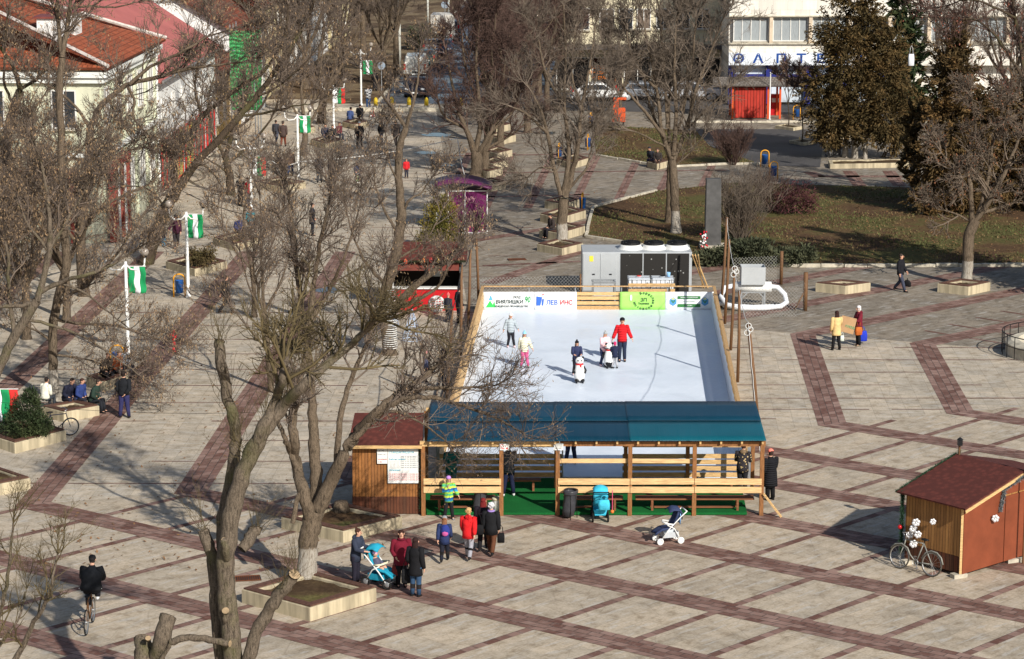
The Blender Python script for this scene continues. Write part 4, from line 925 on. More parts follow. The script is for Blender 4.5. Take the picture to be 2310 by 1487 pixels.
def garland(name, label, pts, r=.06, m=gm, cnt=900, parent=None):
 mb = MB(); P = [Vector(p) for p in pts]
 seg = [(P[i + 1] - P[i]).length for i in range(len(P) - 1)]; tot = sum(seg)
 for i in range(int(cnt)):
  s_ = rng.uniform(0, tot); j = 0
  while j < len(seg) - 1 and s_ > seg[j]: s_ -= seg[j]; j += 1
  c = P[j].lerp(P[j + 1], min(1, s_ / seg[j])); d = Vector((rng.gauss(0, 1), rng.gauss(0, 1), rng.gauss(0, 1))).normalized(); e = d.cross(Vector((rng.gauss(0, 1), 1, .3))).normalized() * .012
  mb.add([c - e, c + e, c + d * r * rng.uniform(.7, 1.4)], [(0, 1, 2)])
 o = mb.build(name, m, parent);
 if label: tag(o, label, 'garland')
 return o
garland('tinsel_garland', 'green tinsel garland hanging down the right corner of the ticket hut', [(XH1 + .02, 77.9, 2.3), (XH1 + .04, 77.88, 1.3), (XH1, 77.88, .2)], .09, gm, 1400)
def bark_mat(name, c, white=False, moss=0.0):
 k = NT(name); mp = k.coord('Object'); b = s2l(c)
 sm = k.n('ShaderNodeMapping'); sm.inputs['Scale'].default_value = (7, 7, 1.4); k.l(mp, 0, sm, 0)
 n = k.noise(sm, 3.0, 6, .7); n2 = k.noise(mp, 1.1, 4, .6)
 r = k.ramp(n, 'Fac', [(.34, tuple(v * .35 for v in b)), (.5, b), (.68, tuple(v * 1.35 for v in b))])
 vo = k.n('ShaderNodeTexVoronoi', feature='DISTANCE_TO_EDGE'); s3 = k.n('ShaderNodeMapping'); s3.inputs['Scale'].default_value = (13, 13, 2.6); dn = k.mix(.06, (mp, 0), (n2, 1)); k.t.links.new(dn.outputs[2], s3.inputs[0]); k.l(s3, 0, vo, 'Vector'); rc = k.ramp(vo, 0, [(.0, (.42, .4, .38)), (.16, (1, 1, 1))]); cm_ = k.mix(.85, (r, 0), (rc, 0), 'MULTIPLY')
 m = cm_; oi = 2
 if moss:
  r2 = k.ramp(n2, 'Fac', [(.5, (0, 0, 0)), (.68, (moss, moss, moss))]); m = k.mix((r2, 0), (cm_, 2), s2l((92, 94, 50))); oi = 2
 if white:
  sx = k.n('ShaderNodeSeparateXYZ'); k.l(mp, 0, sx, 0); ad = k.n('ShaderNodeMath', operation='MULTIPLY_ADD'); ad.inputs[1].default_value = .5; k.l(n, 'Fac', ad, 0); k.l(sx, 2, ad, 2)
  r3 = k.ramp(ad, 0, [(.0, (1, 1, 1)), (1, (0, 0, 0))]); r3.color_ramp.elements[0].position = .94 if False else .0
  lt = k.n('ShaderNodeMath', operation='LESS_THAN'); lt.inputs[1].default_value = 1.45; k.l(ad, 0, lt, 0)
  rw = k.ramp(n, 'Fac', [(.32, s2l((120, 108, 94))), (.5, s2l((164, 156, 144))), (.7, s2l((186, 180, 168)))])
  m = k.mix((lt, 0), (m, oi), (rw, 0)); oi = 2
 k.bump(n, 'Fac', 1.0, .05)
 return k.out(m, oi, .92, .15)
M_bark = bark_mat('grey_brown_bark', (112, 98, 82)); M_barkw = bark_mat('whitewashed_bark', (116, 102, 86), True); M_barkm = bark_mat('mossy_grey_bark', (118, 106, 92), False, .5); M_barkd = bark_mat('dark_brown_bark', (84, 72, 60), False, .4)
M_twig = mat('brown_twig', (106, 93, 82), .9, .3, 1.5); M_twig_grey = mat('grey_twig', (112, 100, 88), .9, .3, 1.5); M_twig_olive = mat('olive_twig', (96, 84, 58), .85, .3, 1.5); M_twig_red = mat('reddish_brown_twig', (90, 70, 62), .9, .3, 1.2)
M_seed = mat('tan_dry_seeds', (140, 116, 88), .9, .3, 2.5); M_cut = mat('pale_cut_wood', (158, 136, 106), .85, .25, 8)
def nrm(a): return a / np.maximum(np.linalg.norm(a, axis=-1, keepdims=True), 1e-9)
class TG:
 def __init__(s, seed): s.r = np.random.RandomState(seed); s.V = []; s.F = []; s.n = 0
 def grow(s, P0, D, L, K, wob, trop=0.0):
  N = len(P0); P = np.zeros((N, K, 3)); P[:, 0] = P0; d = nrm(D)
  for i in range(1, K):
   d = nrm(d + s.r.normal(0, wob, (N, 3)) + np.array([0, 0, trop])); P[:, i] = P[:, i - 1] + d * (L / (K - 1))[:, None]
  return P
 def tubes(s, P, R, n):
  N, K, _ = P.shape; T = np.gradient(P, axis=1); T = nrm(T); ref = nrm(s.r.normal(0, 1, (N, 1, 3)) * .2 + np.array([[[.37, .61, .2]]]))
  U = nrm(np.cross(T, ref)); Vv = np.cross(T, U); a = np.arange(n) * 2 * PI / n
  ring = P[:, :, None, :] + R[:, :, None, None] * (U[:, :, None, :] * np.cos(a)[None, None, :, None] + Vv[:, :, None, :] * np.sin(a)[None, None, :, None])
  s.V.append(ring.reshape(-1, 3)); b = s.n + (np.arange(N) * K * n)[:, None, None] + (np.arange(K - 1) * n)[None, :, None]
  j = np.arange(n)[None, None, :]; j2 = (j + 1) % n
  q = np.stack([b + j, b + j2, b + j2 + n, b + j + n], -1).reshape(-1, 4); s.F.append(q); s.n += N * K * n
 def kids(s, P, R, per, t0, spread, up, rfac, Lm, Lv, rmin):
  """children from polylines P: returns starts, dirs, lens, radii"""
  N, K, _ = P.shape; M = int(N * per); idx = s.r.randint(0, N, M); t = (t0 + (1 - t0) * s.r.rand(M) ** .8) * (K - 1.001); i = t.astype(int); f = (t - i)[:, None]
  p = P[idx, i] * (1 - f) + P[idx, i + 1] * f; T = nrm(P[idx, i + 1] - P[idx, i]); rr = R[idx, i] * (1 - f[:, 0]) + R[idx, i + 1] * f[:, 0]
  x = nrm(np.cross(T, s.r.normal(0, 1, (M, 3)))); ang = rad(spread) * s.r.uniform(.6, 1.3, M)
  d = nrm(T * np.cos(ang)[:, None] + x * np.sin(ang)[:, None] + np.array([0, 0, up]))
  L = Lm * s.r.uniform(1 - Lv, 1 + Lv, M) * (1.15 - .45 * t / (K - 1)); return p, d, L, np.maximum(rr * rfac, rmin)
 def mesh(s, name):
  V = np.concatenate(s.V); F = np.concatenate(s.F); return arr_mesh(name, V, F)
def arr_mesh(name, V, F):
 me = bpy.data.meshes.new(name); me.vertices.add(len(V)); me.vertices.foreach_set('co', np.ascontiguousarray(V, dtype=np.float32).ravel())
 k = F.shape[1]; me.loops.add(F.size); me.loops.foreach_set('vertex_index', F.astype(np.int32).ravel()); me.polygons.add(len(F)); me.polygons.foreach_set('loop_start', (np.arange(len(F)) * k).astype(np.int32))
 me.update(calc_edges=True); return me
def smooth_line(pts, sub=5):
 P = np.array(pts, float); out = []; n = len(P)
 for i in range(n - 1):
  p0, p1, p2, p3 = P[max(i - 1, 0)], P[i], P[i + 1], P[min(i + 2, n - 1)]
  for k in range(sub):
   t = k / sub; out.append(.5 * ((2 * p1) + (-p0 + p2) * t + (2 * p0 - 5 * p1 + 4 * p2 - p3) * t * t + (-p0 + 3 * p1 - 3 * p2 + p3) * t ** 3))
 out.append(P[-1]); return np.array(out)
def seeds_mesh(r, pts, size, n, droop=1.0):
 """clusters of hanging dry keys: narrow folded blades"""
 idx = r.randint(0, len(pts), n); c = pts[idx] + r.normal(0, size * .9, (n, 3)); d = nrm(np.stack([r.normal(0, .5, n), r.normal(0, .5, n), -droop * np.ones(n)], -1)); x = nrm(np.cross(d, r.normal(0, 1, (n, 3)))) * (size * .22 * r.uniform(.6, 1.3, n))[:, None]; l = d * (size * r.uniform(.7, 1.6, n))[:, None]
 V = np.stack([c, c + x + l * .5, c + l, c - x + l * .5], 1).reshape(-1, 3); return arr_mesh('dry_seeds', V, np.arange(n * 4).reshape(-1, 4))
def bare_tree(label, base, limbs, seed=1, bark=None, twig=None, n1=2.32, L1=1.5, per2=8, L2=.8, per3=7, L3=.4, tw=None, up=.35, seeds=0, seed_size=.1, group=None, t0=.3, spread=48, trop=.06, cuts=(), name='bare_tree', name_extra=None, depth=1.2, per4=0, L4=.25, skip=1, seed_m=None):
 """limbs: [(list of photo-surveyed points (px, py, dy), r0, r1)], first one is the trunk; twigs grow at random from all limbs after the first `skip`"""
 b = G(*base) if len(base) == 2 else Vector(base); Y = b.y; tw = tw or 1.05e-4 * Y
 t = thing(name, label, 'tree', b, 0, group); g = TG(seed); cr = TG(seed + 77); br = np.array(b)
 lp, lr = [], []
 for li, (pts, r0, r1) in enumerate(limbs):
  w = []
  for i, p in enumerate(pts):
   dy = p[2] if len(p) > 2 else (0 if li < skip else g.r.uniform(-.5, .5) * depth * min(1, i / 2.0))
   q = W(p[0], p[1], Y + dy)
   w.append(np.array(q) - br)
  if li == 0: w[0][2] = min(w[0][2], 0.0)
  c = smooth_line(w); n = len(c); R = np.linspace(r0, r1, n)
  if li == 0: R[:3] *= np.array([1.35, 1.15, 1.05])
  c[1:-1] += g.r.normal(0, .015, (n - 2, 3)) * (1 if r0 > .05 else .5)
  R2 = R * g.r.uniform(.93, 1.09, n)
  g.tubes(c[None], R2[None], 10); lp.append(c); lr.append(R)
 nv = [0]
 trunk = g.mesh('trunk')
 o = link('trunk', trunk, bark or M_bark, t, True)
 for li in cuts:
  c, R = lp[li], lr[li]; d = c[-1] - c[-2]; mb = MB(); u, v = frame(d); mb.add([Vector(c[-1]) + Vector(d).normalized() * .01 + u * (R[-1] * 1.02 * math.cos(a * PI / 5)) + v * (R[-1] * 1.02 * math.sin(a * PI / 5)) for a in range(10)], [tuple(range(10))]); mb.build('sawn_end', M_cut, t)
 S0, D0, LL, RR = [], [], [], []
 for li in range(skip, len(lp)):
  if li in cuts: continue
  c, R = lp[li], lr[li]; ln = np.linalg.norm(np.diff(c, axis=0), axis=1).sum(); a = t0 if li >= skip and li < len(lp) else .6
  p, d, L, rr = g.kids(c[None], R[None], max(2, ln * n1), a, spread, up, .55, L1, .45, tw * 2.2); S0.append(p); D0.append(d); LL.append(L); RR.append(np.minimum(rr, .05))
  e = nrm(c[-1] - c[-2]); m = 5; S0.append(np.repeat(c[-1:], m, 0)); D0.append(e + g.r.normal(0, .4, (m, 3))); LL.append(L1 * g.r.uniform(.6, 1.2, m)); RR.append(np.full(m, max(R[-1] * .8, tw * 1.8)))
 if S0:
  S0, D0, LL, RR = map(np.concatenate, (S0, D0, LL, RR))
  P1 = cr.grow(S0, D0, LL, 6, .16, trop); R1 = np.linspace(1, .45, 6)[None] * RR[:, None]; cr.tubes(P1, R1, 4)
  p, d, L, rr = cr.kids(P1, R1, per2, .2, 45, up * .5, .6, L2, .5, tw * 1.2); P2 = cr.grow(p, d, L, 5, .2, trop); R2 = np.linspace(1, .55, 5)[None] * rr[:, None]; cr.tubes(P2, R2, 3)
  p, d, L, rr = cr.kids(P2, R2, per3, .15, 42, up * .3, .7, L3, .5, tw * .8); P3 = cr.grow(p, d, L, 4, .22, trop); R3 = np.linspace(1, .6, 4)[None] * rr[:, None]; cr.tubes(P3, R3, 3)
  if per4:
   p, d, L, rr = cr.kids(P3, R3, per4, .15, 42, up * .3, .8, L4, .5, tw * .65); P4 = cr.grow(p, d, L, 3, .25, trop); cr.tubes(P4, np.linspace(1, .7, 3)[None] * rr[:, None], 3)
  link('crown', cr.mesh('crown'), twig or M_twig, t)
  if seeds: link('dry_seeds', seeds_mesh(cr.r, P3[:, 1:].reshape(-1, 3), seed_size, seeds), seed_m or M_seed, t)
 return t
def shoots(t, label_part, ends, n, L, m, seed, r0=.012, up=.8, spread=.55):
 g = TG(seed); S0 = []; D0 = []
 for e, d in ends:
  for i in range(n):
   S0.append(np.array(e) + g.r.normal(0, .07, 3)); v = np.array(d) * .3 + g.r.normal(0, spread, 3); v[2] = abs(v[2]) * .6 + up; D0.append(v)
 S0, D0 = np.array(S0), np.array(D0); P = g.grow(S0, D0, L * g.r.uniform(.4, 1.2, len(S0)), 7, .09, .0); R = np.linspace(1, .4, 7)[None] * (r0 * g.r.uniform(.7, 1.2, len(S0)))[:, None]; g.tubes(P, R, 3)
 p, d, L2, rr = g.kids(P, R, 3, .3, 30, .2, .7, .35, .5, r0 * .5); P2 = g.grow(p, d, L2, 3, .15, .0); g.tubes(P2, np.linspace(1, .6, 3)[None] * rr[:, None], 3)
 link(label_part, g.mesh(label_part), m, t)
def auto_limbs(g, H, th, spread, n):
 """limbs of a free standing tree in its own metres"""
 out = [(np.array([[0, 0, 0], [.05, .02, th * .5], [.02, -.03, th]]), .22 * H / 10, .17 * H / 10)]
 for i in range(n):
  a = 2 * PI * (i + g.r.rand() * .6) / n; q = spread * g.r.uniform(.5, 1.0); h = H * g.r.uniform(.78, 1.0)
  z0 = th * g.r.uniform(.8, 1.0)
  pts = [[0, 0, z0]]
  for s_ in (.2, .45, .72, 1.0): pts.append([q * math.cos(a) * s_ ** .8 + g.r.normal(0, .15), q * math.sin(a) * s_ ** .8 + g.r.normal(0, .15), z0 + (h - z0) * s_ ** 1.05])
  out.append((np.array(pts), .11 * H / 10, .03 * H / 10))
  for j in range(2):
   k = g.r.randint(1, 3); e = np.array(pts[k]); aa = a + g.r.uniform(-1.2, 1.2); l = q * .6
   out.append((np.array([e, e + [l * .5 * math.cos(aa), l * .5 * math.sin(aa), .9], e + [l * math.cos(aa), l * math.sin(aa), 2.0 * H / 10]]), .06 * H / 10, .022 * H / 10))
 return out
def auto_tree(label, base, H, th, spread, n, seed, bark, twig, n1, L1, per2, L2, per3, L3, tw, group=None, seeds=0, name='bare_tree'):
 b = Vector(base); t = thing(name, label, 'tree', b, 0, group); g = TG(seed); cr = TG(seed + 9); S0, D0, LL, RR = [], [], [], []
 for li, (pts, r0, r1) in enumerate(auto_limbs(g, H, th, spread, n)):
  c = smooth_line(pts, 4); R = np.linspace(r0, r1, len(c));
  if li == 0: R[0] *= 1.3
  g.tubes(c[None], R[None], 8)
  if li == 0: continue
  ln = np.linalg.norm(np.diff(c, axis=0), axis=1).sum(); p, d, L, rr = g.kids(c[None], R[None], max(2, ln * n1), .25, 48, .35, .55, L1, .45, tw * 2); S0.append(p); D0.append(d); LL.append(L); RR.append(np.minimum(rr, .045))
 link('trunk', g.mesh('trunk'), bark, t, True); S0, D0, LL, RR = map(np.concatenate, (S0, D0, LL, RR))
 P1 = cr.grow(S0, D0, LL, 5, .16, .06); R1 = np.linspace(1, .5, 5)[None] * RR[:, None]; cr.tubes(P1, R1, 3)
 p, d, L, rr = cr.kids(P1, R1, per2, .15, 45, .2, .6, L2, .5, tw * 1.1); P2 = cr.grow(p, d, L, 4, .2, .05); R2 = np.linspace(1, .6, 4)[None] * rr[:, None]; cr.tubes(P2, R2, 3)
 p, d, L, rr = cr.kids(P2, R2, per3, .15, 42, .15, .75, L3, .5, tw * .8); P3 = cr.grow(p, d, L, 3, .22, .03); cr.tubes(P3, np.linspace(1, .65, 3)[None] * rr[:, None], 3)
 link('crown', cr.mesh('crown'), twig, t)
 if seeds: link('dry_seeds', seeds_mesh(cr.r, P3[:, 1:].reshape(-1, 3), .14, seeds), M_seed, t)
 return t
pl_t = bare_tree('big pollarded tree with sawn limbs and olive shoots, nearest trunk at the bottom', G(522, 1760), [
 ([(522, 1770), (525, 1487), (515, 1380), (509, 1290), (520, 1180), (538, 1100), (560, 1040), (588, 985)], .235, .175),
 ([(588, 985), (640, 915), (690, 865), (745, 815), (800, 770), (850, 720)], .16, .05),
 ([(500, 1500, .3), (490, 1400, .35), (484, 1310, .4), (474, 1240, .5), (458, 1196, .6)], .15, .13),
 ([(505, 1250, .5), (502, 1180, .6), (515, 1110, .6), (530, 1020, .7), (529, 960, .8), (515, 900, .9), (500, 830, .9), (496, 768, 1.0)], .15, .12),
 ([(556, 1500, -.1), (580, 1425, -.2), (610, 1372, -.3), (640, 1330, -.4), (664, 1296, -.5)], .16, .13),
 ([(545, 1240, .3), (562, 1218, .5), (578, 1192, .7)], .12, .15),
 ([(575, 1010), (600, 950), (622, 900), (640, 850), (648, 790)], .15, .06),
 ([(508, 1400, -.25), (509, 1378, -.36)], .07, .085), ([(512, 1260, -.2), (508, 1236, -.4), (506, 1220, -.4)], .09, .08)],
 seed=11, bark=M_barkm, twig=M_twig_olive, n1=1.74, L1=1.6, per2=7, L2=.8, per3=6, L3=.45, skip=1, cuts=(2, 3, 4, 5, 7, 8), depth=1.0)
pb_ = np.array(pl_t.location); rel = lambda px, py, Y: np.array(W(px, py, Y)) - pb_; PY = pl_t.location.y
shoots(pl_t, 'shoots', [(rel(458, 1196, PY + .6), (-.6, 0, .4)), (rel(496, 768, PY + 1), (0, 0, 1)), (rel(515, 900, PY + .9), (-.4, 0, .5)), (rel(530, 1010, PY + .7), (-.3, -.2, .5)), (rel(664, 1296, PY - .5), (.2, 0, .8)), (rel(640, 1330, PY - .4), (.1, -.2, .5)), (rel(578, 1192, PY + .7), (.5, 0, .7)), (rel(600, 950, PY), (-.2, -.3, .6)), (rel(640, 900, PY), (.2, -.3, .8)), (rel(700, 860, PY), (.2, 0, .8)), (rel(620, 880, PY), (-.6, 0, .6)), (rel(560, 1035, PY), (-.6, -.3, .3))], 20, 1.05, M_twig_olive, 5, .007)
st_t = bare_tree('stump of a felled tree with two thick sawn limbs and one lying across, bottom left', G(345, 1760), [
 ([(340, 1770), (342, 1640), (340, 1570)], .3, .26), ([(336, 1590), (326, 1500), (321, 1441)], .2, .19), ([(345, 1580), (352, 1500), (366, 1440), (380, 1390)], .2, .185), ([(385, 1448, -.3), (430, 1438, -.35), (480, 1444, -.4), (518, 1452, -.4)], .085, .075), ([(358, 1500, -.2), (380, 1460, -.3), (392, 1442, -.35)], .05, .04), ([(330, 1446, -.05), (334, 1440, -.16)], .06, .065)], seed=3, bark=M_barkm, cuts=(1, 2, 3, 4, 5), name='tree_stump')
for q in st_t.children:
 pass
bare_tree('bare tree with olive yellow twigs whose top rises into the bottom left corner', (-12.5, 54.0, 0), [
 ([(-40, 2100), (-30, 1800), (0, 1600)], .2, .12), ([(0, 1600), (30, 1500), (70, 1420), (110, 1340), (130, 1250)], .09, .02), ([(0, 1600), (-20, 1480), (0, 1380), (20, 1280), (30, 1180)], .08, .02), ([(0, 1560), (-60, 1450), (-80, 1350)], .07, .02), ([(-20, 1480), (40, 1400), (60, 1330)], .04, .012)], seed=5, bark=M_barkm, twig=M_twig_olive, n1=1.9, L1=1.0, per2=6, L2=.5, per3=4, L3=.22, tw=.0048, skip=1)
bare_tree('bare ash tree growing in the planter beside the ticket hut with limbs over the rink', (692, 1324), [
 ([(692, 1326), (694, 1250), (700, 1195), (712, 1150)], .3, .27),
 ([(702, 1185), (684, 1110), (669, 1050), (664, 1000), (660, 940), (672, 880), (690, 800), (702, 700), (714, 600), (738, 480), (750, 400)], .19, .03),
 ([(669, 1050), (655, 1020), (644, 990), (625, 950)], .09, .06),
 ([(708, 1165, .2), (713, 1080, .5), (708, 1000, .8), (705, 930, 1), (700, 840, 1.2), (688, 740, 1.2), (672, 640, 1.3), (664, 540, 1.4), (650, 440, 1.5)], .2, .03),
 ([(716, 1150), (747, 1085), (778, 1020), (806, 975), (850, 930), (905, 885), (955, 850), (985, 825), (1005, 808)], .22, .04),
 ([(790, 1000), (835, 955), (890, 908), (950, 895), (1010, 905), (1070, 925), (1130, 950), (1180, 978)], .1, .02),
 ([(760, 1055), (766, 950), (790, 860), (830, 770), (858, 690), (880, 600)], .1, .025), ([(905, 885), (960, 876), (1030, 876), (1085, 872), (1120, 868)], .07, .016),
 ([(672, 880), (625, 780), (590, 690), (570, 580)], .08, .02), ([(688, 740), (740, 660), (780, 570), (810, 470)], .07, .018), ([(850, 930), (900, 930), (960, 960), (1010, 1000)], .05, .015), ([(684, 1110, -.1), (672, 1120, -.3), (660, 1180, -.5)], .06, .075)],
 seed=21, bark=M_barkw, twig=M_twig, n1=2.5, L1=1.3, per2=8, L2=.7, per3=6, L3=.36, seeds=3400, seed_size=.06, cuts=(2, 11), spread=50, skip=1, t0=.34, per4=0)
bare_tree('tree behind the rink stall with white lights wound round its foot', (880, 800), [
 ([(880, 802), (872, 740), (868, 700), (874, 643), (890, 586), (901, 528), (906, 483), (903, 449), (900, 400), (901, 336), (916, 288)], .27, .13),
 ([(868, 730, .1), (835, 705, .1), (806, 690, .0)], .16, .13), ([(866, 722), (915, 665), (978, 612), (1030, 566), (1056, 545)], .17, .07), ([(880, 700), (930, 680), (985, 650), (1010, 600)], .1, .04),
 ([(916, 288), (890, 250), (863, 215), (845, 175)], .09, .03), ([(916, 288), (932, 235), (942, 188), (945, 130)], .08, .025), ([(906, 483), (925, 450), (950, 435), (975, 400)], .07, .02), ([(901, 528), (870, 480), (850, 430), (840, 360)], .07, .02), ([(903, 420), (880, 370), (870, 300)], .05, .02), ([(874, 643), (830, 600), (800, 540), (780, 470)], .08, .02), ([(890, 586), (940, 560), (975, 520), (1000, 470)], .06, .02)],
 seed=31, bark=M_bark, twig=M_twig, n1=1.4, L1=1.3, per2=7, L2=.75, per3=6, L3=.4, seeds=2200, seed_size=.1, cuts=(1,), skip=1, t0=.35)
bare_tree('leaning pale trunk with dry tan seed bunches at the left edge', (-45, 930), [
 ([(-45, 932), (-5, 835), (34, 756), (84, 678)], .2, .16), ([(84, 678), (111, 567), (112, 500), (100, 400), (70, 300)], .13, .03), ([(80, 684), (40, 690), (-20, 692)], .09, .06), ([(90, 660), (140, 635), (205, 618), (265, 590), (335, 545)], .1, .03), ([(112, 560), (150, 500), (190, 430), (215, 370)], .08, .02), ([(34, 756), (20, 660), (15, 560), (-10, 470)], .1, .03), ([(140, 640), (190, 660), (240, 700), (290, 740)], .05, .02), ([(60, 720), (120, 735), (190, 760), (250, 800), (320, 850)], .07, .02), ([(111, 567), (60, 500), (30, 430)], .06, .02)],
 seed=41, bark=M_barkm, n1=2.6, L1=1.25, per2=8, L2=.75, per3=6, L3=.36, seeds=6500, seed_size=.085, skip=1, t0=.15)
bare_tree('tall straight grey trunk with whitewashed foot behind the people seated at left', (122, 902), [
 ([(122, 904), (121, 830), (119, 770), (126, 690), (150, 600), (140, 480), (139, 380), (138, 290), (134, 200), (140, 130)], .18, .13), ([(140, 130), (133, 70), (128, 0), (120, -60)], .1, .05), ([(140, 125), (152, 60), (160, 0), (165, -50)], .1, .05), ([(158, 20), (200, 14), (260, 16), (310, 5)], .05, .02), ([(126, 690), (180, 650), (240, 600), (300, 520), (345, 450)], .09, .02), ([(140, 480), (80, 420), (30, 380)], .07, .02), ([(139, 380), (190, 330), (240, 300)], .06, .02), ([(124, 720), (180, 730), (260, 735), (340, 760), (390, 770)], .07, .02), ([(119, 770), (70, 740), (20, 720)], .06, .02), ([(121, 800), (190, 810), (260, 830)], .05, .02)],
 seed=43, bark=M_barkw, n1=2.3, L1=1.3, per2=8, L2=.75, per3=6, L3=.38, seeds=6000, seed_size=.09, skip=1, t0=.15)
bare_tree('thick dark trunk leaning right over the promenade with two long diagonal limbs', (328, 596), [
 ([(328, 600), (352, 530), (375, 470), (397, 432)], .34, .27), ([(397, 432), (440, 370), (490, 320), (540, 262), (582, 215), (640, 130), (690, 50), (715, -20)], .23, .06), ([(397, 430, .3), (393, 380, .5), (399, 335, .6), (430, 300, .5), (456, 262, .4), (500, 228, .3), (550, 190, .2), (596, 160, 0), (640, 90, 0), (650, 10, 0)], .19, .05), ([(440, 370), (470, 380), (500, 420)], .08, .03), ([(540, 262), (600, 255), (660, 240), (700, 235)], .08, .02), ([(456, 262), (440, 200), (450, 130), (470, 60)], .07, .02), ([(582, 215), (620, 200), (680, 150), (730, 90)], .07, .02), ([(399, 335), (350, 310), (300, 320)], .07, .02), ([(375, 470), (340, 430), (300, 420)], .07, .02), ([(490, 320), (520, 330), (560, 360)], .06, .02)],
 seed=47, bark=M_barkd, n1=1.5, L1=1.8, per2=8, L2=1.0, per3=6, L3=.5, seeds=1800, seed_size=.12, skip=1, t0=.2)
bare_tree('tree with a long arching limb in front of the cream house', (190, 668), [
 ([(190, 670), (182, 560), (194, 420), (204, 290)], .24, .17), ([(204, 290), (225, 243), (258, 212), (292, 190), (345, 177), (400, 161), (450, 151), (492, 147), (548, 140)], .15, .04), ([(292, 190), (340, 152), (420, 112), (470, 82), (540, 62)], .09, .025), ([(288, 196), (304, 228), (300, 262), (328, 300)], .08, .04), ([(194, 420), (240, 370), (290, 340), (350, 330)], .08, .02), ([(182, 560), (120, 480), (70, 430), (30, 400)], .08, .02), ([(186, 500), (260, 450), (330, 420), (380, 370)], .08, .02), ([(204, 290), (170, 240), (120, 200), (80, 180)], .08, .02), ([(198, 380), (140, 330), (90, 300)], .07, .02), ([(400, 161), (420, 190), (460, 215)], .04, .015)],
 seed=53, bark=M_bark, n1=2.1, L1=1.7, per2=9, L2=1.0, per3=6, L3=.5, seeds=3800, seed_size=.11, skip=1, t0=.15)
bare_tree('dark trunk at the left edge before the orange roof', (-30, 655), [
 ([(-30, 660), (-10, 500), (12, 370), (20, 285), (46, 205)], .27, .2), ([(46, 205), (30, 150), (5, 115), (-30, 60)], .12, .04), ([(44, 200), (90, 172), (122, 110), (150, 70), (170, 20)], .09, .02), ([(20, 285), (70, 250), (110, 200)], .08, .02), ([(12, 370), (60, 330), (90, 290)], .08, .02), ([(-5, 460), (50, 420), (110, 400)], .08, .02), ([(30, 240), (10, 180), (15, 60), (30, -10)], .08, .02)],
 seed=59, bark=M_barkd, n1=2.5, L1=1.7, per2=8, L2=.9, per3=6, L3=.45, seeds=2400, seed_size=.11, skip=1, t0=.15)
for lb, base, limbs, sd, nn, rr, ss in (
 ('slender grey sapling with upright twigs left of the rink stall', (612, 884), [([(612, 886), (604, 790), (597, 700)], .12, .08), ([(597, 700), (591, 610), (590, 520), (585, 430)], .07, .02), ([(600, 730), (560, 640), (540, 560)], .05, .015), ([(598, 700), (640, 620), (660, 540)], .05, .015), ([(604, 790), (560, 740), (520, 690)], .04, .015)], 61, 1.7, M_bark, 900),
 ('small bare tree on the promenade behind the grey sapling', (575, 715), [([(575, 716), (572, 650), (566, 600)], .12, .09), ([(566, 600), (550, 520), (555, 440), (570, 380)], .07, .02), ([(570, 640), (610, 560), (640, 480)], .06, .02), ([(568, 610), (520, 550), (490, 490)], .06, .02)], 63, 1.7, M_bark, 800),
 ('dark bare tree beside the flag posts in the middle of the left walk', (522, 440), [([(522, 442), (518, 400), (508, 352)], .26, .2), ([(508, 352), (530, 285), (560, 205), (570, 120), (560, 30)], .14, .03), ([(508, 355), (480, 300), (470, 230), (490, 150)], .1, .03), ([(512, 370), (560, 330), (610, 270), (640, 190)], .1, .03), ([(520, 300), (590, 240), (640, 120), (650, 20)], .08, .03), ([(515, 390), (470, 360), (430, 350)], .07, .02)], 65, 1.4, M_barkd, 900),
 ('bare tree with whitewashed foot behind the double lamp post', (683, 395), [([(683, 397), (685, 340), (690, 290)], .22, .17), ([(690, 290), (680, 200), (700, 110), (690, 10)], .12, .03), ([(688, 300), (730, 220), (760, 130), (770, 40)], .11, .03), ([(690, 290), (650, 220), (620, 150)], .09, .03), ([(692, 270), (720, 180), (730, 60)], .08, .03)], 67, 1.5, M_barkw, 600),
 ('bare tree with thick short trunk at the far end of the left walk', (725, 278), [([(725, 280), (728, 235), (735, 205)], .32, .26), ([(735, 205), (720, 130), (730, 60), (720, -20)], .16, .04), ([(735, 205), (770, 150), (800, 90), (820, 20)], .14, .04), ([(732, 215), (690, 160), (650, 110)], .12, .04), ([(760, 165), (750, 90), (770, 10)], .1, .03)], 69, 1.5, M_bark, 500)):
 bare_tree(lb, base, limbs, seed=sd, bark=rr, n1=nn * .95, L1=1.5, per2=6, L2=.85, per3=4, L3=.42, seeds=ss, seed_size=.11, skip=1, t0=.15)
bare_tree('bare tree in a square planter before the chiller with a forked trunk', (1268, 556), [
 ([(1268, 558), (1268, 500), (1272, 448)], .3, .25), ([(1266, 440), (1250, 380), (1234, 300), (1216, 240), (1188, 190)], .15, .03), ([(1276, 445), (1291, 390), (1305, 320), (1311, 250), (1330, 150), (1346, 40)], .17, .03), ([(1270, 440), (1284, 340), (1272, 240), (1276, 120), (1270, 10)], .15, .03), ([(1284, 425), (1322, 380), (1334, 330), (1350, 270)], .08, .02), ([(1234, 300), (1190, 260), (1150, 240), (1120, 250)], .08, .02), ([(1272, 240), (1230, 160), (1210, 70)], .09, .025), ([(1311, 250), (1290, 160), (1300, 60)], .08, .025), ([(1305, 320), (1350, 260), (1370, 190)], .07, .02), ([(1250, 380), (1215, 380), (1190, 400)], .05, .02)],
 seed=71, bark=M_barkw, twig=M_twig_grey, n1=2.17, L1=1.6, per2=8, L2=.9, per3=6, L3=.45, skip=1, t0=.2, spread=45)
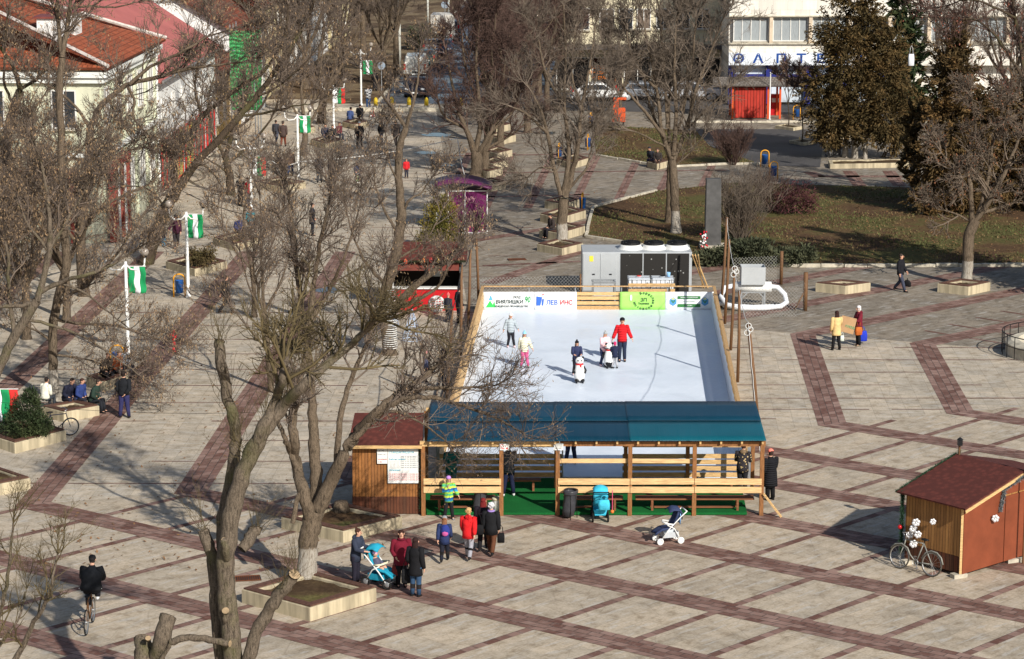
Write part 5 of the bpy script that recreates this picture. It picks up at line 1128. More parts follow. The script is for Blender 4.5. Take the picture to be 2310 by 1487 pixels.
bare_tree('tallest bare tree on the lawn with a whitewashed trunk and upright limbs', (1525, 526), [
 ([(1525, 528), (1523, 470), (1520, 410), (1516, 360)], .26, .21), ([(1516, 360), (1492, 290), (1482, 200), (1462, 100), (1442, 0)], .13, .03), ([(1518, 350), (1526, 250), (1521, 150), (1527, 30)], .14, .03), ([(1520, 360), (1551, 280), (1571, 200), (1602, 120), (1632, 40)], .13, .03), ([(1500, 310), (1440, 235), (1400, 185), (1380, 120)], .1, .025), ([(1505, 290), (1501, 180), (1490, 60), (1480, -20)], .1, .03), ([(1550, 290), (1592, 250), (1640, 200)], .07, .02), ([(1535, 250), (1560, 150), (1570, 40)], .09, .03), ([(1482, 200), (1430, 140), (1410, 50)], .08, .025), ([(1516, 380), (1560, 340), (1590, 300)], .06, .02), ([(1500, 330), (1440, 300), (1400, 290)], .06, .02)],
 seed=73, bark=M_barkw, twig=M_twig_grey, n1=2.32, L1=1.7, per2=8, L2=.95, per3=6, L3=.48, skip=1, t0=.2, spread=42)
bare_tree('bare tree close behind the tallest lawn tree, its trunk not painted', (1508, 503), [
 ([(1508, 505), (1510, 430), (1512, 365)], .19, .15), ([(1512, 365), (1495, 310), (1470, 250), (1450, 170), (1420, 90)], .11, .03), ([(1512, 360), (1508, 260), (1515, 150), (1510, 50)], .1, .03), ([(1510, 340), (1545, 240), (1550, 120)], .09, .03)], seed=75, bark=M_bark, twig=M_twig_grey, n1=1.89, L1=1.7, per2=7, L2=.9, per3=6, L3=.45, skip=1, t0=.25, spread=42)
for lb, base, limbs, sd in (
 ('thick bare tree with dense reddish twigs behind the purple kiosk', (1073, 400), [([(1073, 402), (1076, 375), (1074, 345)], .42, .33), ([(1070, 345), (1055, 300), (1036, 255), (1020, 190), (1005, 110)], .2, .04), ([(1080, 345), (1108, 295), (1128, 230), (1140, 130)], .18, .04), ([(1074, 340), (1084, 260), (1074, 150), (1082, 40)], .18, .04), ([(1108, 295), (1150, 260), (1180, 200)], .12, .03), ([(1050, 290), (1000, 260), (985, 210)], .1, .03), ([(1084, 240), (1050, 150), (1040, 60)], .1, .03), ([(1128, 230), (1110, 130), (1120, 30)], .1, .03)], 81),
 ('second thick bare tree touching the one behind the purple kiosk', (1092, 393), [([(1092, 395), (1093, 370), (1096, 340)], .3, .24), ([(1096, 340), (1120, 280), (1150, 210), (1170, 110)], .15, .03), ([(1094, 345), (1100, 250), (1110, 140), (1105, 40)], .14, .03), ([(1098, 335), (1160, 300), (1200, 260)], .1, .03)], 83)):
 bare_tree(lb, base, limbs, seed=sd, bark=M_bark, twig=M_twig_red, n1=2.32, L1=1.8, per2=8, L2=1.0, per3=6, L3=.5, skip=1, t0=.15)
bare_tree('bare tree with pale crooked twigs in a square planter at the right', (2180, 645), [
 ([(2180, 647), (2183, 590), (2186, 535), (2200, 498)], .27, .24), ([(2200, 498), (2240, 440), (2272, 380), (2302, 300), (2320, 220)], .15, .03), ([(2192, 510), (2190, 430), (2180, 360), (2200, 290), (2190, 220)], .14, .03), ([(2215, 480), (2280, 460), (2340, 420)], .1, .03), ([(2205, 490), (2230, 400), (2240, 320), (2260, 250)], .12, .03), ([(2190, 440), (2150, 380), (2120, 340)], .09, .02), ([(2190, 500), (2150, 480), (2110, 470)], .07, .02), ([(2272, 380), (2310, 380), (2350, 360)], .07, .02), ([(2240, 440), (2210, 400), (2170, 400)], .06, .02)],
 seed=91, bark=M_barkw, twig=mat('pale_crooked_twig', (108, 95, 82), .9, .3, 1.5), n1=2.6, tw=.019, L1=1.1, per2=8, L2=.6, per3=6, L3=.3, seeds=1500, seed_size=.1, skip=1, t0=.15, spread=60, up=.1, trop=.03, seed_m=mat('brown_dry_seeds', (126, 84, 60), .9, .3, 2.5))
bare_tree('dark bare tree reaching in from the top right corner', (2330, 480), [
 ([(2330, 482), (2325, 380), (2318, 250)], .28, .2), ([(2318, 250), (2305, 120), (2290, 40), (2280, -30)], .15, .06), ([(2310, 180), (2260, 100), (2210, 50), (2150, 40)], .1, .02), ([(2290, 40), (2230, 10), (2180, 0), (2110, 20)], .08, .02), ([(2318, 260), (2270, 220), (2230, 180), (2190, 170)], .09, .02), ([(2305, 120), (2340, 60), (2350, 0)], .09, .03)], seed=95, bark=M_barkd, twig=M_twig_red, n1=2.17, L1=1.5, per2=8, L2=.8, per3=6, L3=.42, seeds=1200, seed_size=.12, skip=1, t0=.15, seed_m=mat('russet_dry_leaves', (132, 82, 66), .9, .3, 2.5))
GT = 'bare street trees beyond the promenade'
k1 = auto_tree('bare street tree on the left pavement next to the white van', G(865, 190), 12, 3.2, 3.4, 6, 101, M_bark, M_twig, 1.3, 1.7, 6, 1.0, 5, .5, .016, GT)
k2 = auto_tree('bare street tree one step behind the tree beside the white van', G(893, 168), 13, 3.6, 3.6, 6, 103, M_bark, M_twig, 1.3, 1.8, 6, 1.0, 5, .5, .016, GT)
k3 = auto_tree('reddish bare tree in the mass right of the street, nearest the planters', G(1128, 330), 12, 2.6, 3.6, 7, 105, M_bark, M_twig_red, 1.5, 1.7, 6, 1.0, 5, .5, .016, GT)
for src, p, rz, s_, lb in ((k1, (770, 160), 1.0, 1.0, 'bare street tree far up the left pavement before the yellow house'), (k2, (640, 250), 2.0, .95, 'bare tree before the ochre house beyond the green netting'), (k1, (690, 200), 3.1, 1.05, 'bare tree among the far left twigs by the white house'), (k2, (820, 110), 4.0, 1.0, 'bare street tree behind the concrete lamp post'), (k1, (740, 105), 5.0, 1.0, 'farthest bare tree in front of the yellow block'),
 (k3, (1190, 300), 1.2, 1.0, 'reddish bare tree right of the street, second from the planters'), (k3, (1165, 245), 2.2, 1.05, 'reddish bare tree at the corner of the shop street'), (k2, (1110, 225), 3.0, 1.0, 'bare tree at the right kerb of the street, nearest'), (k3, (1215, 215), 4.2, 1.1, 'reddish bare tree left of the cream apartment block'), (k2, (1140, 160), 5.2, 1.0, 'bare tree at the right kerb of the street, second'), (k3, (1205, 130), .6, 1.1, 'reddish bare tree before the far brown house'), (k2, (1150, 100), 1.5, 1.0, 'bare tree at the right kerb of the street, third'), (k3, (1235, 250), 2.9, .9, 'reddish bare tree beside the orange box at the shop street'), (k1, (1400, 262), 2.5, .55, 'small bare tree before the dark shopfront'), (k1, (1080, 90), 3.5, .9, 'farthest bare tree beside the wet street'), (k2, (2140, 300), 1.1, .9, 'bare tree before the stone clad block on the right'), (k1, (2280, 290), 4.1, .9, 'rightmost bare tree before the stone clad block')):
 c = copy_tree(src, G(*p), rz, lb); c.scale = (s_, s_, s_)
def sapling(label, px, py, top, seed):
 bare_tree(label, (px, py), [([(px, py + 1), (px + 2, (py + top) / 2), (px - 1, top)], .05, .035), ([(px - 1, top), (px - 8, top - 30), (px - 20, top - 60)], .03, .012), ([(px, top), (px + 10, top - 30), (px + 25, top - 55)], .03, .012), ([(px, top), (px + 1, top - 40), (px - 3, top - 75)], .03, .012)], seed=seed, bark=M_barkd, twig=M_twig_red, n1=2.90, L1=.8, per2=7, L2=.5, per3=5, L3=.25, seeds=250, seed_size=.12, skip=1, name='young_tree')
sapling('young thin tree in a low bed on the asphalt path, left one', 1778, 290, 232, 7); sapling('young thin tree in a low bed on the asphalt path, right one', 1809, 327, 240, 8)
def leafm(name, c1, c2, c3):
 k = NT(name); mp = k.coord('Object'); n = k.noise(mp, .9, 5, .7); n2 = k.noise(mp, 3, 2)
 r = k.ramp(n, 'Fac', [(.34, s2l(c1)), (.5, s2l(c2)), (.66, s2l(c3))]); r2 = k.ramp(n2, 'Fac', [(.3, (.8, .8, .8)), (.7, (1.15, 1.15, 1.15))]); m = k.mix(1, (r, 0), (r2, 0), 'MULTIPLY'); k.b.inputs['Subsurface Weight'].default_value = 0
 return k.out(m, 2, .8, .2)
M_yew = leafm('dark_bronze_needles', (58, 52, 32), (84, 70, 42), (110, 86, 52)); M_spruce = leafm('dark_green_needles', (40, 54, 36), (54, 66, 40), (74, 82, 50)); M_jun = leafm('rusty_green_needles', (60, 52, 32), (90, 72, 44), (118, 90, 54)); M_thuja = leafm('yellow_green_needles', (72, 74, 30), (106, 98, 42), (134, 116, 54)); M_low = leafm('grey_green_needles', (54, 60, 44), (70, 74, 54), (88, 88, 64)); M_purple = leafm('purple_brown_leaves', (58, 34, 38), (82, 48, 50), (104, 64, 60))
def evergreen(name, label, base, lumps, n, size, m, seed, trunks=(), bark=None, cat='tree', shell=.55, flat=.32, up=.1):
 bough = (cat == 'tree')
 b = Vector(base); t = thing(name, label, cat, b); r = np.random.RandomState(seed)
 if trunks:
  g = TG(seed)
  for pts, r0, r1 in trunks: c = smooth_line([(np.array(p, float)) for p in pts]); g.tubes(c[None], np.linspace(r0, r1, len(c))[None], 8)
  link('trunk', g.mesh('trunk'), bark or M_barkd, t, True)
 vol = np.array([l[1][0] * l[1][1] * l[1][2] for l in lumps]) ** .67; w = vol / vol.sum(); V = []
 for (c, rr), ww in zip(lumps, w):
  k = int(n * ww); rr = np.array(rr)
  if bough:
   nb = max(10, k // 40); d = nrm(r.normal(0, 1, (nb, 3)) + np.array([0, 0, .1])); end = d * rr * r.uniform(.7, 1.25, (nb, 1)); st = d * rr * .1 + np.array([0, 0, -.25]) * rr
   i = r.randint(0, nb, k); t_ = r.uniform(.25, 1.05, k)[:, None]; q = r.uniform(-1, 1, k)[:, None] * (1.1 - t_) * .34; sv = nrm(np.cross(end - st, np.array([0, 0, 1.0])))[i]
   p = np.array(c) + st[i] * (1 - t_) + end[i] * t_ + sv * q * rr.mean() + r.normal(0, .05, (k, 3)) * rr.mean() - np.array([0, 0, 1]) * (t_ ** 2) * rr[2] * .16
   ax = nrm(nrm(end - st)[i] * .8 + sv * q * 2 + r.normal(0, .35, (k, 3)) + np.array([0, 0, -.25]))
  else:
   d = nrm(r.normal(0, 1, (k, 3))); lob = 1 + .2 * np.sin(d[:, 0] * 5 + seed) * np.sin(d[:, 1] * 6 + 1) + .16 * np.sin(d[:, 2] * 7 + d[:, 0] * 4)
   rad_ = (shell + (1 - shell) * r.rand(k) ** .6) * lob * r.uniform(.82, 1.12, k); p = np.array(c) + d * rad_[:, None] * rr; ax = nrm(d * .9 + r.normal(0, .55, (k, 3)) + np.array([0, 0, up]))
  x = nrm(np.cross(ax, r.normal(0, 1, (k, 3)))); s_ = size * r.uniform(.5, 1.4, k)[:, None]; y = np.cross(ax, x) * s_ * .12
  V.append(np.stack([p - ax * s_ * .5, p + x * s_ * flat * .5 + y, p + ax * s_ * .5, p - x * s_ * flat * .5 + y], 1).reshape(-1, 3))
 V = np.concatenate(V); V[:, 2] = np.maximum(V[:, 2], .02); me = arr_mesh('crown', V, np.arange(len(V)).reshape(-1, 4)); link('crown' if trunks else 'foliage', me, m, t); return t
def lump(base, px, py, rx, rz, dy=0.0, ry=None):
 b = Vector(base); c = W(px, py, b.y + dy) - b; s_ = math.hypot(b.y, HCAM) / FOC; return ((c.x, c.y, c.z), (rx * s_, (ry or rx) * s_, rz * s_))
b = G(1940, 358)
evergreen('conifer', 'large ragged dark bronze conifer with whitewashed trunks behind the bust', b, [lump(b, *q) for q in ((1880, 250, 76, 66), (1935, 210, 92, 76), (2000, 250, 84, 74), (1856, 190, 60, 55), (1930, 120, 90, 76), (2000, 150, 76, 70), (1890, 70, 70, 56), (1960, 50, 60, 50), (2030, 300, 50, 50), (1876, 300, 58, 36), (1945, 300, 60, 30), (1930, -10, 60, 50), (2010, 90, 50, 60))], 46000, .27, M_yew, 5, [([(-.3, .2, 0), (-.4, .1, 3), (-.2, 0, 8)], .22, .08), ([(.3, -.2, 0), (.4, 0, 3), (.5, 0, 8)], .16, .06), ([(-.9, .6, 0), (-.8, .4, 3), (-1, 0, 7)], .2, .08)], M_barkw, shell=.35)
b = G(2045, 300)
evergreen('conifer', 'deep green conifer whose top shows right of the large bronze one', b, [lump(b, *q) for q in ((2040, 60, 45, 50), (2035, 10, 35, 50), (2050, 130, 50, 60), (2045, 210, 55, 60))], 5000, .5, M_spruce, 6, [([(0, 0, 0), (0, 0, 9)], .2, .06)], shell=.3)
b = G(2080, 482)
evergreen('conifer', 'tall rusty juniper with peeling pale trunk at the edge of the lawn', b, [lump(b, *q) for q in ((2150, 160, 60, 80), (2150, 250, 76, 80), (2130, 350, 72, 80), (2105, 440, 58, 62), (2110, 500, 46, 30), (2160, 100, 36, 55), (2190, 330, 66, 70), (2170, 430, 66, 60), (2215, 250, 60, 70))], 36000, .27, M_jun, 7, [([(0, 0, 0), (.1, 0, 2), (1.2, 0, 6)], .2, .1), ([(.1, 0, .6), (.6, 0, 2.5)], .12, .08)], M_barkw, shell=.3)
b = G(2054, 466)
evergreen('conifer', 'slim dark conifer with a whitewashed trunk left of the rusty juniper', b, [lump(b, *q) for q in ((2062, 340, 34, 45), (2070, 270, 36, 50), (2050, 390, 26, 25))], 2600, .36, M_yew, 8, [([(0, 0, 0), (.05, 0, 2), (.2, 0, 4)], .14, .08)], M_barkw, shell=.3)
b = G(2290, 470)
evergreen('conifer', 'broad rusty evergreen behind the pale crooked tree at the right edge', b, [lump(b, *q) for q in ((2270, 300, 75, 80), (2300, 230, 70, 80), (2245, 390, 70, 66), (2310, 380, 75, 80), (2280, 455, 70, 50), (2230, 450, 55, 45))], 24000, .28, M_jun, 9, [([(0, 0, 0), (0, 0, 5)], .2, .08)], shell=.3)
b = G(995, 572)
evergreen('thuja', 'yellow green thuja bush between the purple kiosk and the red stall', b, [lump(b, *q) for q in ((992, 540, 48, 42), (995, 495, 42, 42), (1000, 462, 26, 24), (965, 545, 30, 30), (1025, 548, 26, 30))], 9000, .15, M_thuja, 12, [([(0, 0, 0), (0, 0, 1.5)], .08, .04)], cat='bush', up=.6)
b = G(52, 985, .35)
evergreen('thuja', 'dark green thuja bush standing in the left planter behind the bicycle', b, [lump(b, *q) for q in ((55, 955, 50, 32), (60, 920, 36, 34), (68, 892, 18, 20), (95, 960, 26, 24))], 8000, .1, M_spruce, 14, [([(0, 0, 0), (0, 0, 1)], .05, .03)], cat='bush', up=.6)
b = G(1690, 598)
evergreen('juniper_hedge', 'low grey green spreading juniper behind the wire fence', b, [lump(b, *q) for q in ((1600, 580, 42, 18), (1650, 575, 48, 24), (1710, 578, 50, 24), (1770, 580, 45, 22), (1810, 575, 36, 20), (1690, 555, 50, 18), (1580, 588, 25, 12))], 9000, .22, M_low, 15, cat='bush', up=.3)
b = G(1795, 484)
evergreen('purple_shrub', 'purple brown leafy shrub on the lawn beside the bare bush', b, [lump(b, *q) for q in ((1800, 445, 42, 42), (1770, 455, 36, 36), (1825, 460, 26, 30))], 2600, .16, M_purple, 16, cat='bush', shell=.2)
b = G(955, 112)
evergreen('conifer', 'grey green spreading pine bush beside the parked cars up the street', b, [lump(b, *q) for q in ((950, 80, 32, 24), (940, 95, 25, 18), (965, 92, 26, 20))], 1800, .5, M_low, 17, cat='bush')
b = G(455, 604, .3)
evergreen('winter_shrub', 'brown green shrub growing in the planter behind the second lamp post', b, [lump(b, *q) for q in ((455, 585, 38, 20), (440, 575, 25, 20), (470, 570, 22, 18))], 900, .2, leafm('brown_green_leaves', (70, 66, 40), (92, 80, 52), (110, 92, 64)), 18, cat='bush', shell=.2)
def bare_shrub(label, base, n, H, spread, seed, m, tw):
 b = Vector(base); t = thing('bare_shrub', label, 'bush', b); g = TG(seed); a = g.r.rand(n) * 2 * PI; q = g.r.rand(n) ** .5
 D = np.stack([np.cos(a) * q * spread, np.sin(a) * q * spread, np.ones(n)], -1); P0 = np.stack([np.cos(a) * q * .25, np.sin(a) * q * .25, np.zeros(n)], -1)
 P = g.grow(P0, D, H * g.r.uniform(.7, 1.15, n), 7, .1, .03); R = np.linspace(1, .45, 7)[None] * np.full((n, 1), tw * 1.6); g.tubes(P, R, 3)
 p, d, L, rr = g.kids(P, R, 7, .25, 35, .25, .7, H * .28, .5, tw); P2 = g.grow(p, d, L, 4, .15, .05); R2 = np.linspace(1, .6, 4)[None] * rr[:, None]; g.tubes(P2, R2, 3)
 p, d, L, rr = g.kids(P2, R2, 3, .2, 35, .2, .8, H * .13, .5, tw * .8); P3 = g.grow(p, d, L, 3, .15, .05); g.tubes(P3, np.linspace(1, .7, 3)[None] * rr[:, None], 3)
 link('stems', g.mesh('stems'), m, t); return t
bare_shrub('large bare grey shrub fanning up beside the stone stele', G(1668, 545), 95, 3.3, .62, 1, M_twig_grey, .011)
bare_shrub('bare reddish bush on the back lawn before the asphalt path', G(1655, 372), 90, 2.2, .7, 2, M_twig_red, .012)
bare_shrub('small bare shrub left of the purple shrub', G(1740, 480), 50, 2.0, .6, 3, M_twig_red, .011)
GS = 'ash trees with dry seed bunches left of the walk'
s1 = auto_tree('ash tree full of dry tan seeds behind the seated people at left', G(60, 765), 8.8, 2.5, 3.2, 6, 111, M_bark, M_twig, 1.5, 1.4, 7, .85, 6, .42, .0115, GS, 2600)
s2 = auto_tree('fine twigged ash tree before the red shopfront at left', G(150, 722), 8.6, 2.5, 3.2, 7, 113, M_bark, M_twig, 1.5, 1.4, 7, .85, 6, .42, .0115, GS, 1600)
for src, p, rz, q, lb in ((s2, (-25, 700), 1.9, 1.0, 'seed bearing ash tree cut off by the left edge before the cream house'), (s1, (-40, 840), .8, .9, 'ash tree with seeds at the left edge above the flag')):
 c = copy_tree(src, G(*p), rz, lb); c.scale = (q, q, q)
b = Vector((27.4, 115.5, 0))
evergreen('conifer', 'conifer standing just outside the right edge that shades the lawn', b, [((0, 0, z), (q, q, 2.0)) for z, q in ((3, 2.9), (5.5, 2.8), (8, 2.3), (10.5, 1.7), (12.8, 1.0))], 9000, .4, M_yew, 19, [([(0, 0, 0), (0, 0, 12)], .25, .08)])
lv = np.random.RandomState(5); pts = []
while len(pts) < 5200:
 q = G(lv.uniform(1330, 2330), lv.uniform(432, 600)) if lv.rand() < .75 else G(lv.uniform(60, 900), lv.uniform(640, 1290))
 pts.append((q.x, q.y, .045 if q.y > 119 and q.x > 3.5 else .02))
P_ = np.array(pts); d_ = nrm(lv.normal(0, 1, (len(P_), 3)) * np.array([1, 1, .25])); x_v = nrm(np.cross(d_, np.array([0, 0, 1.0]) + lv.normal(0, .3, (len(P_), 3)))); sz = lv.uniform(.03, .075, (len(P_), 1))
V_ = np.stack([P_ - d_ * sz, P_ + x_v * sz * .5, P_ + d_ * sz, P_ - x_v * sz * .5], 1).reshape(-1, 3); V_[:, 2] += .015
tag(link('fallen_leaves', arr_mesh('fallen_leaves', V_, np.arange(len(V_)).reshape(-1, 4)), mat('brown_fallen_leaf', (124, 92, 62), .9, .35, 2)), 'brown fallen leaves scattered on the lawn and the left walk', 'leaves', None, 'stuff')
SKIN = mat('skin', (206, 158, 132), .6, .08, 6)
M_eye = mat('dark_eye', (40, 30, 28), .4, .1, 5); M_lip = mat('lip', (168, 92, 84), .6, .1, 5)
def cloth(name, c, puff=False, var=.18):
 key = ('cloth', name, c, puff)
 if key in MATS: return MATS[key]
 k = NT(name); mp = k.coord('Object'); n = k.noise(mp, 5, 4, .6); lc = s2l(c); r = k.ramp(n, 'Fac', [(.3, tuple(v * (1 - var) for v in lc)), (.7, tuple(min(1, v * (1 + var)) for v in lc))])
 k.out(r, 'Color', .85, .2)
 if puff:
  w = k.n('ShaderNodeTexWave', bands_direction='Z'); w.inputs['Scale'].default_value = 4.5; w.inputs['Distortion'].default_value = .8; k.l(mp, 0, w, 0); k.bump(w, 0, .9, .03)
 else:
  n2 = k.noise(mp, 9, 3, .5); k.bump(n2, 'Fac', .5, .03)
 MATS[key] = k.m; return k.m
def V3(p, h): return Vector((p[0], -p[1], p[2])) * h
ARMS = {'down': ((.128, -.012, .635), (.135, .03, .485)), 'pocket': ((.135, -.025, .635), (.098, .055, .535)), 'front': ((.13, .05, .65), (.06, .16, .66)), 'push': ((.125, .07, .65), (.1, .215, .635)), 'behind': ((.13, -.06, .64), (.05, -.085, .53)), 'out': ((.16, .02, .66), (.21, .06, .56)), 'swing_f': ((.125, .04, .64), (.12, .12, .52)), 'swing_b': ((.125, -.07, .645), (.13, -.1, .505)), 'phone': ((.12, .06, .66), (.06, .13, .78)), 'lap': ((.13, .03, .64), (.06, .15, .56)), 'bars': ((.125, .11, .66), (.12, .25, .6)), 'wide': ((.155, -.01, .655), (.215, .03, .53))}
LEGS = {'stand': (((.052, .008, .275), (.06, -.005, .04)),) * 2, 'apart': (((.065, .01, .275), (.095, 0, .04)),) * 2, 'walk': (((.05, .085, .28), (.05, .15, .05)), ((.05, -.02, .27), (.05, -.17, .085))), 'walk2': (((.05, -.02, .27), (.05, -.17, .085)), ((.05, .085, .28), (.05, .15, .05))),
  'sit': (((.065, .245, 0.0), (.07, .26, -.235)),) * 2, 'skate': (((.06, .05, .275), (.09, -.01, .05)), ((.06, .05, .275), (.1, .03, .05))), 'glide': (((.05, .05, .28), (.05, .06, .05)), ((.06, -.03, .28), (.09, -.17, .1))), 'cycle': (((.07, .2, .06), (.07, .14, -.17)), ((.07, .17, -.02), (.07, .11, -.3)))}
def person(label, at, h, face, coat, trousers, legs='stand', arms=('down', 'down'), hem=.45, hair=((60, 44, 34), 'short'), hat=None, shoes=(30, 28, 28), lean=0.0, seat=None, group=None, puff=False, scarf=None, hood=None, look=0.0, stripes=None, fat=1.0, skates=False, z=0.0, coat_mat=None, bag=None, face_on=None, glove=None):
 base = G(*at, z) if len(at) == 2 else Vector(at)
 t = thing('person', label, 'person', base, rad(face), group)
 pz = .52 if seat is None else seat / h + .035
 dz = pz - .52
 up = lambda s, f, zz: (s, f + lean * max(0, (zz - .52)) * 2.0, zz + dz - lean * lean * .25 * max(0, zz - .52))
 sit = seat is not None
 lg = LEGS[legs]
 pel, waist, chest, nb = up(0, 0, .52), up(0, .0, .62), up(0, .005, .73), up(0, 0, .815)
 neck, jaw, mid, top = up(0, .008, .85), up(0, .02, .885), up(0, .018, .93), up(0, .008, .975)
 bm = bmesh.new(); sk = bm.verts.layers.skin.verify(); vs = {}
 def v(n, p, r, par=None, root=False):
  x = bm.verts.new(V3(p, h)); x[sk].radius = (r[0] * h, r[1] * h) if isinstance(r, tuple) else (r * h, r * h); x[sk].use_root = root; vs[n] = x
  if par: bm.edges.new((vs[par], x))
 v('pel', pel, (.068, .052), None, True); v('waist', waist, (.07, .052), 'pel'); v('chest', chest, (.07, .05), 'waist'); v('nb', nb, (.036, .034), 'chest'); v('neck', neck, .033, 'nb'); v('jaw', jaw, (.038, .044), 'neck'); v('mid', mid, (.046, .056), 'jaw'); v('top', top, (.036, .042), 'mid')
 hands, elbows, shs = [], [], []
 for i, sd in enumerate((-1, 1)):
  a = ARMS[arms[i]] if isinstance(arms[i], str) else arms[i]
  sh = up(sd * .105 * fat ** .5, 0, .80); el = up(sd * a[0][0] * fat ** .5, a[0][1], a[0][2]); hd = up(sd * a[1][0], a[1][1], a[1][2])
  v('sh%d' % i, sh, .018, 'chest' if False else 'nb'); v('el%d' % i, el, .024, 'sh%d' % i); v('wr%d' % i, hd, .019, 'el%d' % i)
  d = (Vector(hd) - Vector(el)).normalized(); sdv = Vector((0, 1, 0)) if abs(d.y) < .7 else Vector((1, 0, 0)); sdv = (sdv - d * sdv.dot(d)).normalized(); cur = Vector((-sd, 0, 0)) - d * (-sd * d.x)
  pm = Vector(hd) + d * .028; v('pm%d' % i, tuple(pm), (.021, .013), 'wr%d' % i)
  for q in range(4):
   o = (q - 1.5) * .0095; L = (.04, .047, .044, .034)[q]
   k1 = pm + d * .018 + sdv * o; k2 = k1 + d * L * .55 + cur * .006; k3 = k2 + d * L * .4 + cur * .016
   v('f%d%d' % (i, q), tuple(k1), .0062, 'pm%d' % i); v('g%d%d' % (i, q), tuple(k2), .0055, 'f%d%d' % (i, q)); v('e%d%d' % (i, q), tuple(k3), .0048, 'g%d%d' % (i, q))
  th = Vector(hd) + d * .014 + sdv * .022 + cur * .006; v('t%d' % i, tuple(th), .0075, 'wr%d' % i); v('u%d' % i, tuple(th + d * .026 + sdv * .012 + cur * .01), .006, 't%d' % i)
  hands.append(hd); elbows.append(el); shs.append(sh)
 kn, an, hp = [], [], []
 for i, sd in enumerate((-1, 1)):
  k_, a_ = lg[i]; off = dz if not (sit and legs in ('sit', 'cycle')) else 0
  if legs in ('sit', 'cycle'): k_ = (k_[0], k_[1], pz + k_[2]); a_ = (a_[0], a_[1], max(.035, pz + a_[2]) if legs == 'sit' else pz + a_[2])
  hpv = (sd * .05, 0, pz - .02); kk = (sd * k_[0], k_[1], k_[2]); aa = (sd * a_[0], a_[1], a_[2])
  v('hp%d' % i, hpv, .046, 'pel'); v('kn%d' % i, kk, .036, 'hp%d' % i); v('an%d' % i, aa, .024, 'kn%d' % i); v('to%d' % i, (aa[0], aa[1] + .07, aa[2] - .02), (.022, .016), 'an%d' % i)
  hp.append(hpv); kn.append(kk); an.append(aa)
 me = bpy.data.meshes.new('body'); bm.to_mesh(me); bm.free(); body = link('body', me, SKIN, t)
 body.modifiers.new('skin', 'SKIN').use_smooth_shade = True; ss = body.modifiers.new('sub', 'SUBSURF'); ss.levels = 1; ss.render_levels = 1
 ly = look
 rot = Matrix.Rotation(rad(ly), 3, 'Z')
 hc = V3(mid, h)
 def onhead(p): return hc + rot @ (Vector((p[0], -p[1], p[2])) * h)
 fm = MB()
 for sd in (-1, 1): fm.ell(onhead((sd * .02, .05, .004)), (.005 * h, .0035 * h, .0035 * h), 6, 4)
 for sd in (-1, 1): fm.beam(onhead((sd * .012, .054, .018)), onhead((sd * .031, .047, .018)), .004 * h, .003 * h)
 fm.build('eyes', M_eye, t, True)
 ns = MB(); ns.tube([onhead((0, .05, .008)), onhead((0, .066, -.012)), onhead((0, .052, -.018))], [.004 * h, .009 * h, .006 * h], 6)
 for sd in (-1, 1): ns.ell(onhead((sd * .05, -.002, -.004)), (.008 * h, .012 * h, .017 * h), 6, 4)
 ns.build('nose_and_ears', SKIN, t, True)
 lp = MB(); lp.ell(onhead((0, .05, -.032)), (.016 * h, .004 * h, .003 * h), 8, 4); lp.build('mouth', M_lip, t, True)
 cm = coat_mat or (stripes if stripes else cloth('coat_cloth', coat, puff)); fr = Vector((0, -1, 0)); rt = Vector((1, 0, 0))
 def ring(p, rx, ry, n=14, tilt=None):
  c = V3(p, h); out = []
  for j in range(n):
   a = 2 * PI * j / n; x, y = math.cos(a), math.sin(a); sq = 1.0
   out.append(c + rt * (x * rx * h * sq) + fr * (y * ry * h * sq) - Vector((0, 0, 1)) * (lean * y * ry * h * .6))
  return out
 J = MB(); f = fat * 1.1; rings = []
 if sit or legs == 'cycle':
  rings += [ring(up(0, .02, .49), .1 * f, .085 * f), ring(up(0, .01, .53), .108 * f, .088 * f)]
 else:
  if hem < .4: rings += [ring(up(0, 0, hem), .112 * f, .092 * f), ring(up(0, 0, (hem + .46) / 2), .108 * f, .088 * f)]
  else: rings += [ring(up(0, 0, hem), .1 * f, .082 * f)]
  rings += [ring(up(0, 0, .53), .1 * f, .083 * f)]
 rings += [ring(up(0, .002, .61), .092 * f, .077 * f), ring(up(0, .006, .70), .106 * f, .082 * f), ring(up(0, .002, .765), .118 * f ** .6, .078 * f), ring(up(0, 0, .80), .1 * f ** .5, .068), ring(up(0, -.002, .826), .074, .056), ring(up(0, .003, .84), .05, .046), ring(up(0, .006, .858), .044, .044)]
 J.loft(rings)
 for i in (0, 1):
  s_, e_, w_ = V3(shs[i], h), V3(elbows[i], h), V3(hands[i], h); inn = s_ + (V3(chest, h) - s_) * .25
  J.ell(s_ - Vector((0, 0, .006 * h)), (.049 * h * f ** .5, .05 * h, .046 * h), 10, 6); J.tube([inn, s_, s_.lerp(e_, .5), e_, e_.lerp(w_, .5), e_.lerp(w_, .96)], [x * h * f ** .5 for x in (.046, .05, .047, .043, .04, .034)], 10)
 J.build('jacket' if hem > .4 else 'coat', cm, t, True)
 if trousers:
  T = MB(); tm = cloth('trouser_cloth', trousers)
  T.loft([ring((0, 0, pz - .05), .075 * f, .062 * f), ring((0, 0, pz + .02), .09 * f, .075 * f), ring((0, lean * .1, pz + .07), .085 * f, .07 * f)])
  for i in (0, 1):
   a_, b_, c_ = V3(hp[i], h), V3(kn[i], h), V3(an[i], h); T.tube([a_ + Vector((0, 0, .03 * h)), a_, a_.lerp(b_, .5), b_, b_.lerp(c_, .5), b_.lerp(c_, .98)], [x * h * f ** .5 for x in (.055, .062, .054, .043, .039, .034)], 10)
  T.build('trousers', tm, t, True)
 sm = cloth('shoe_leather', shoes)
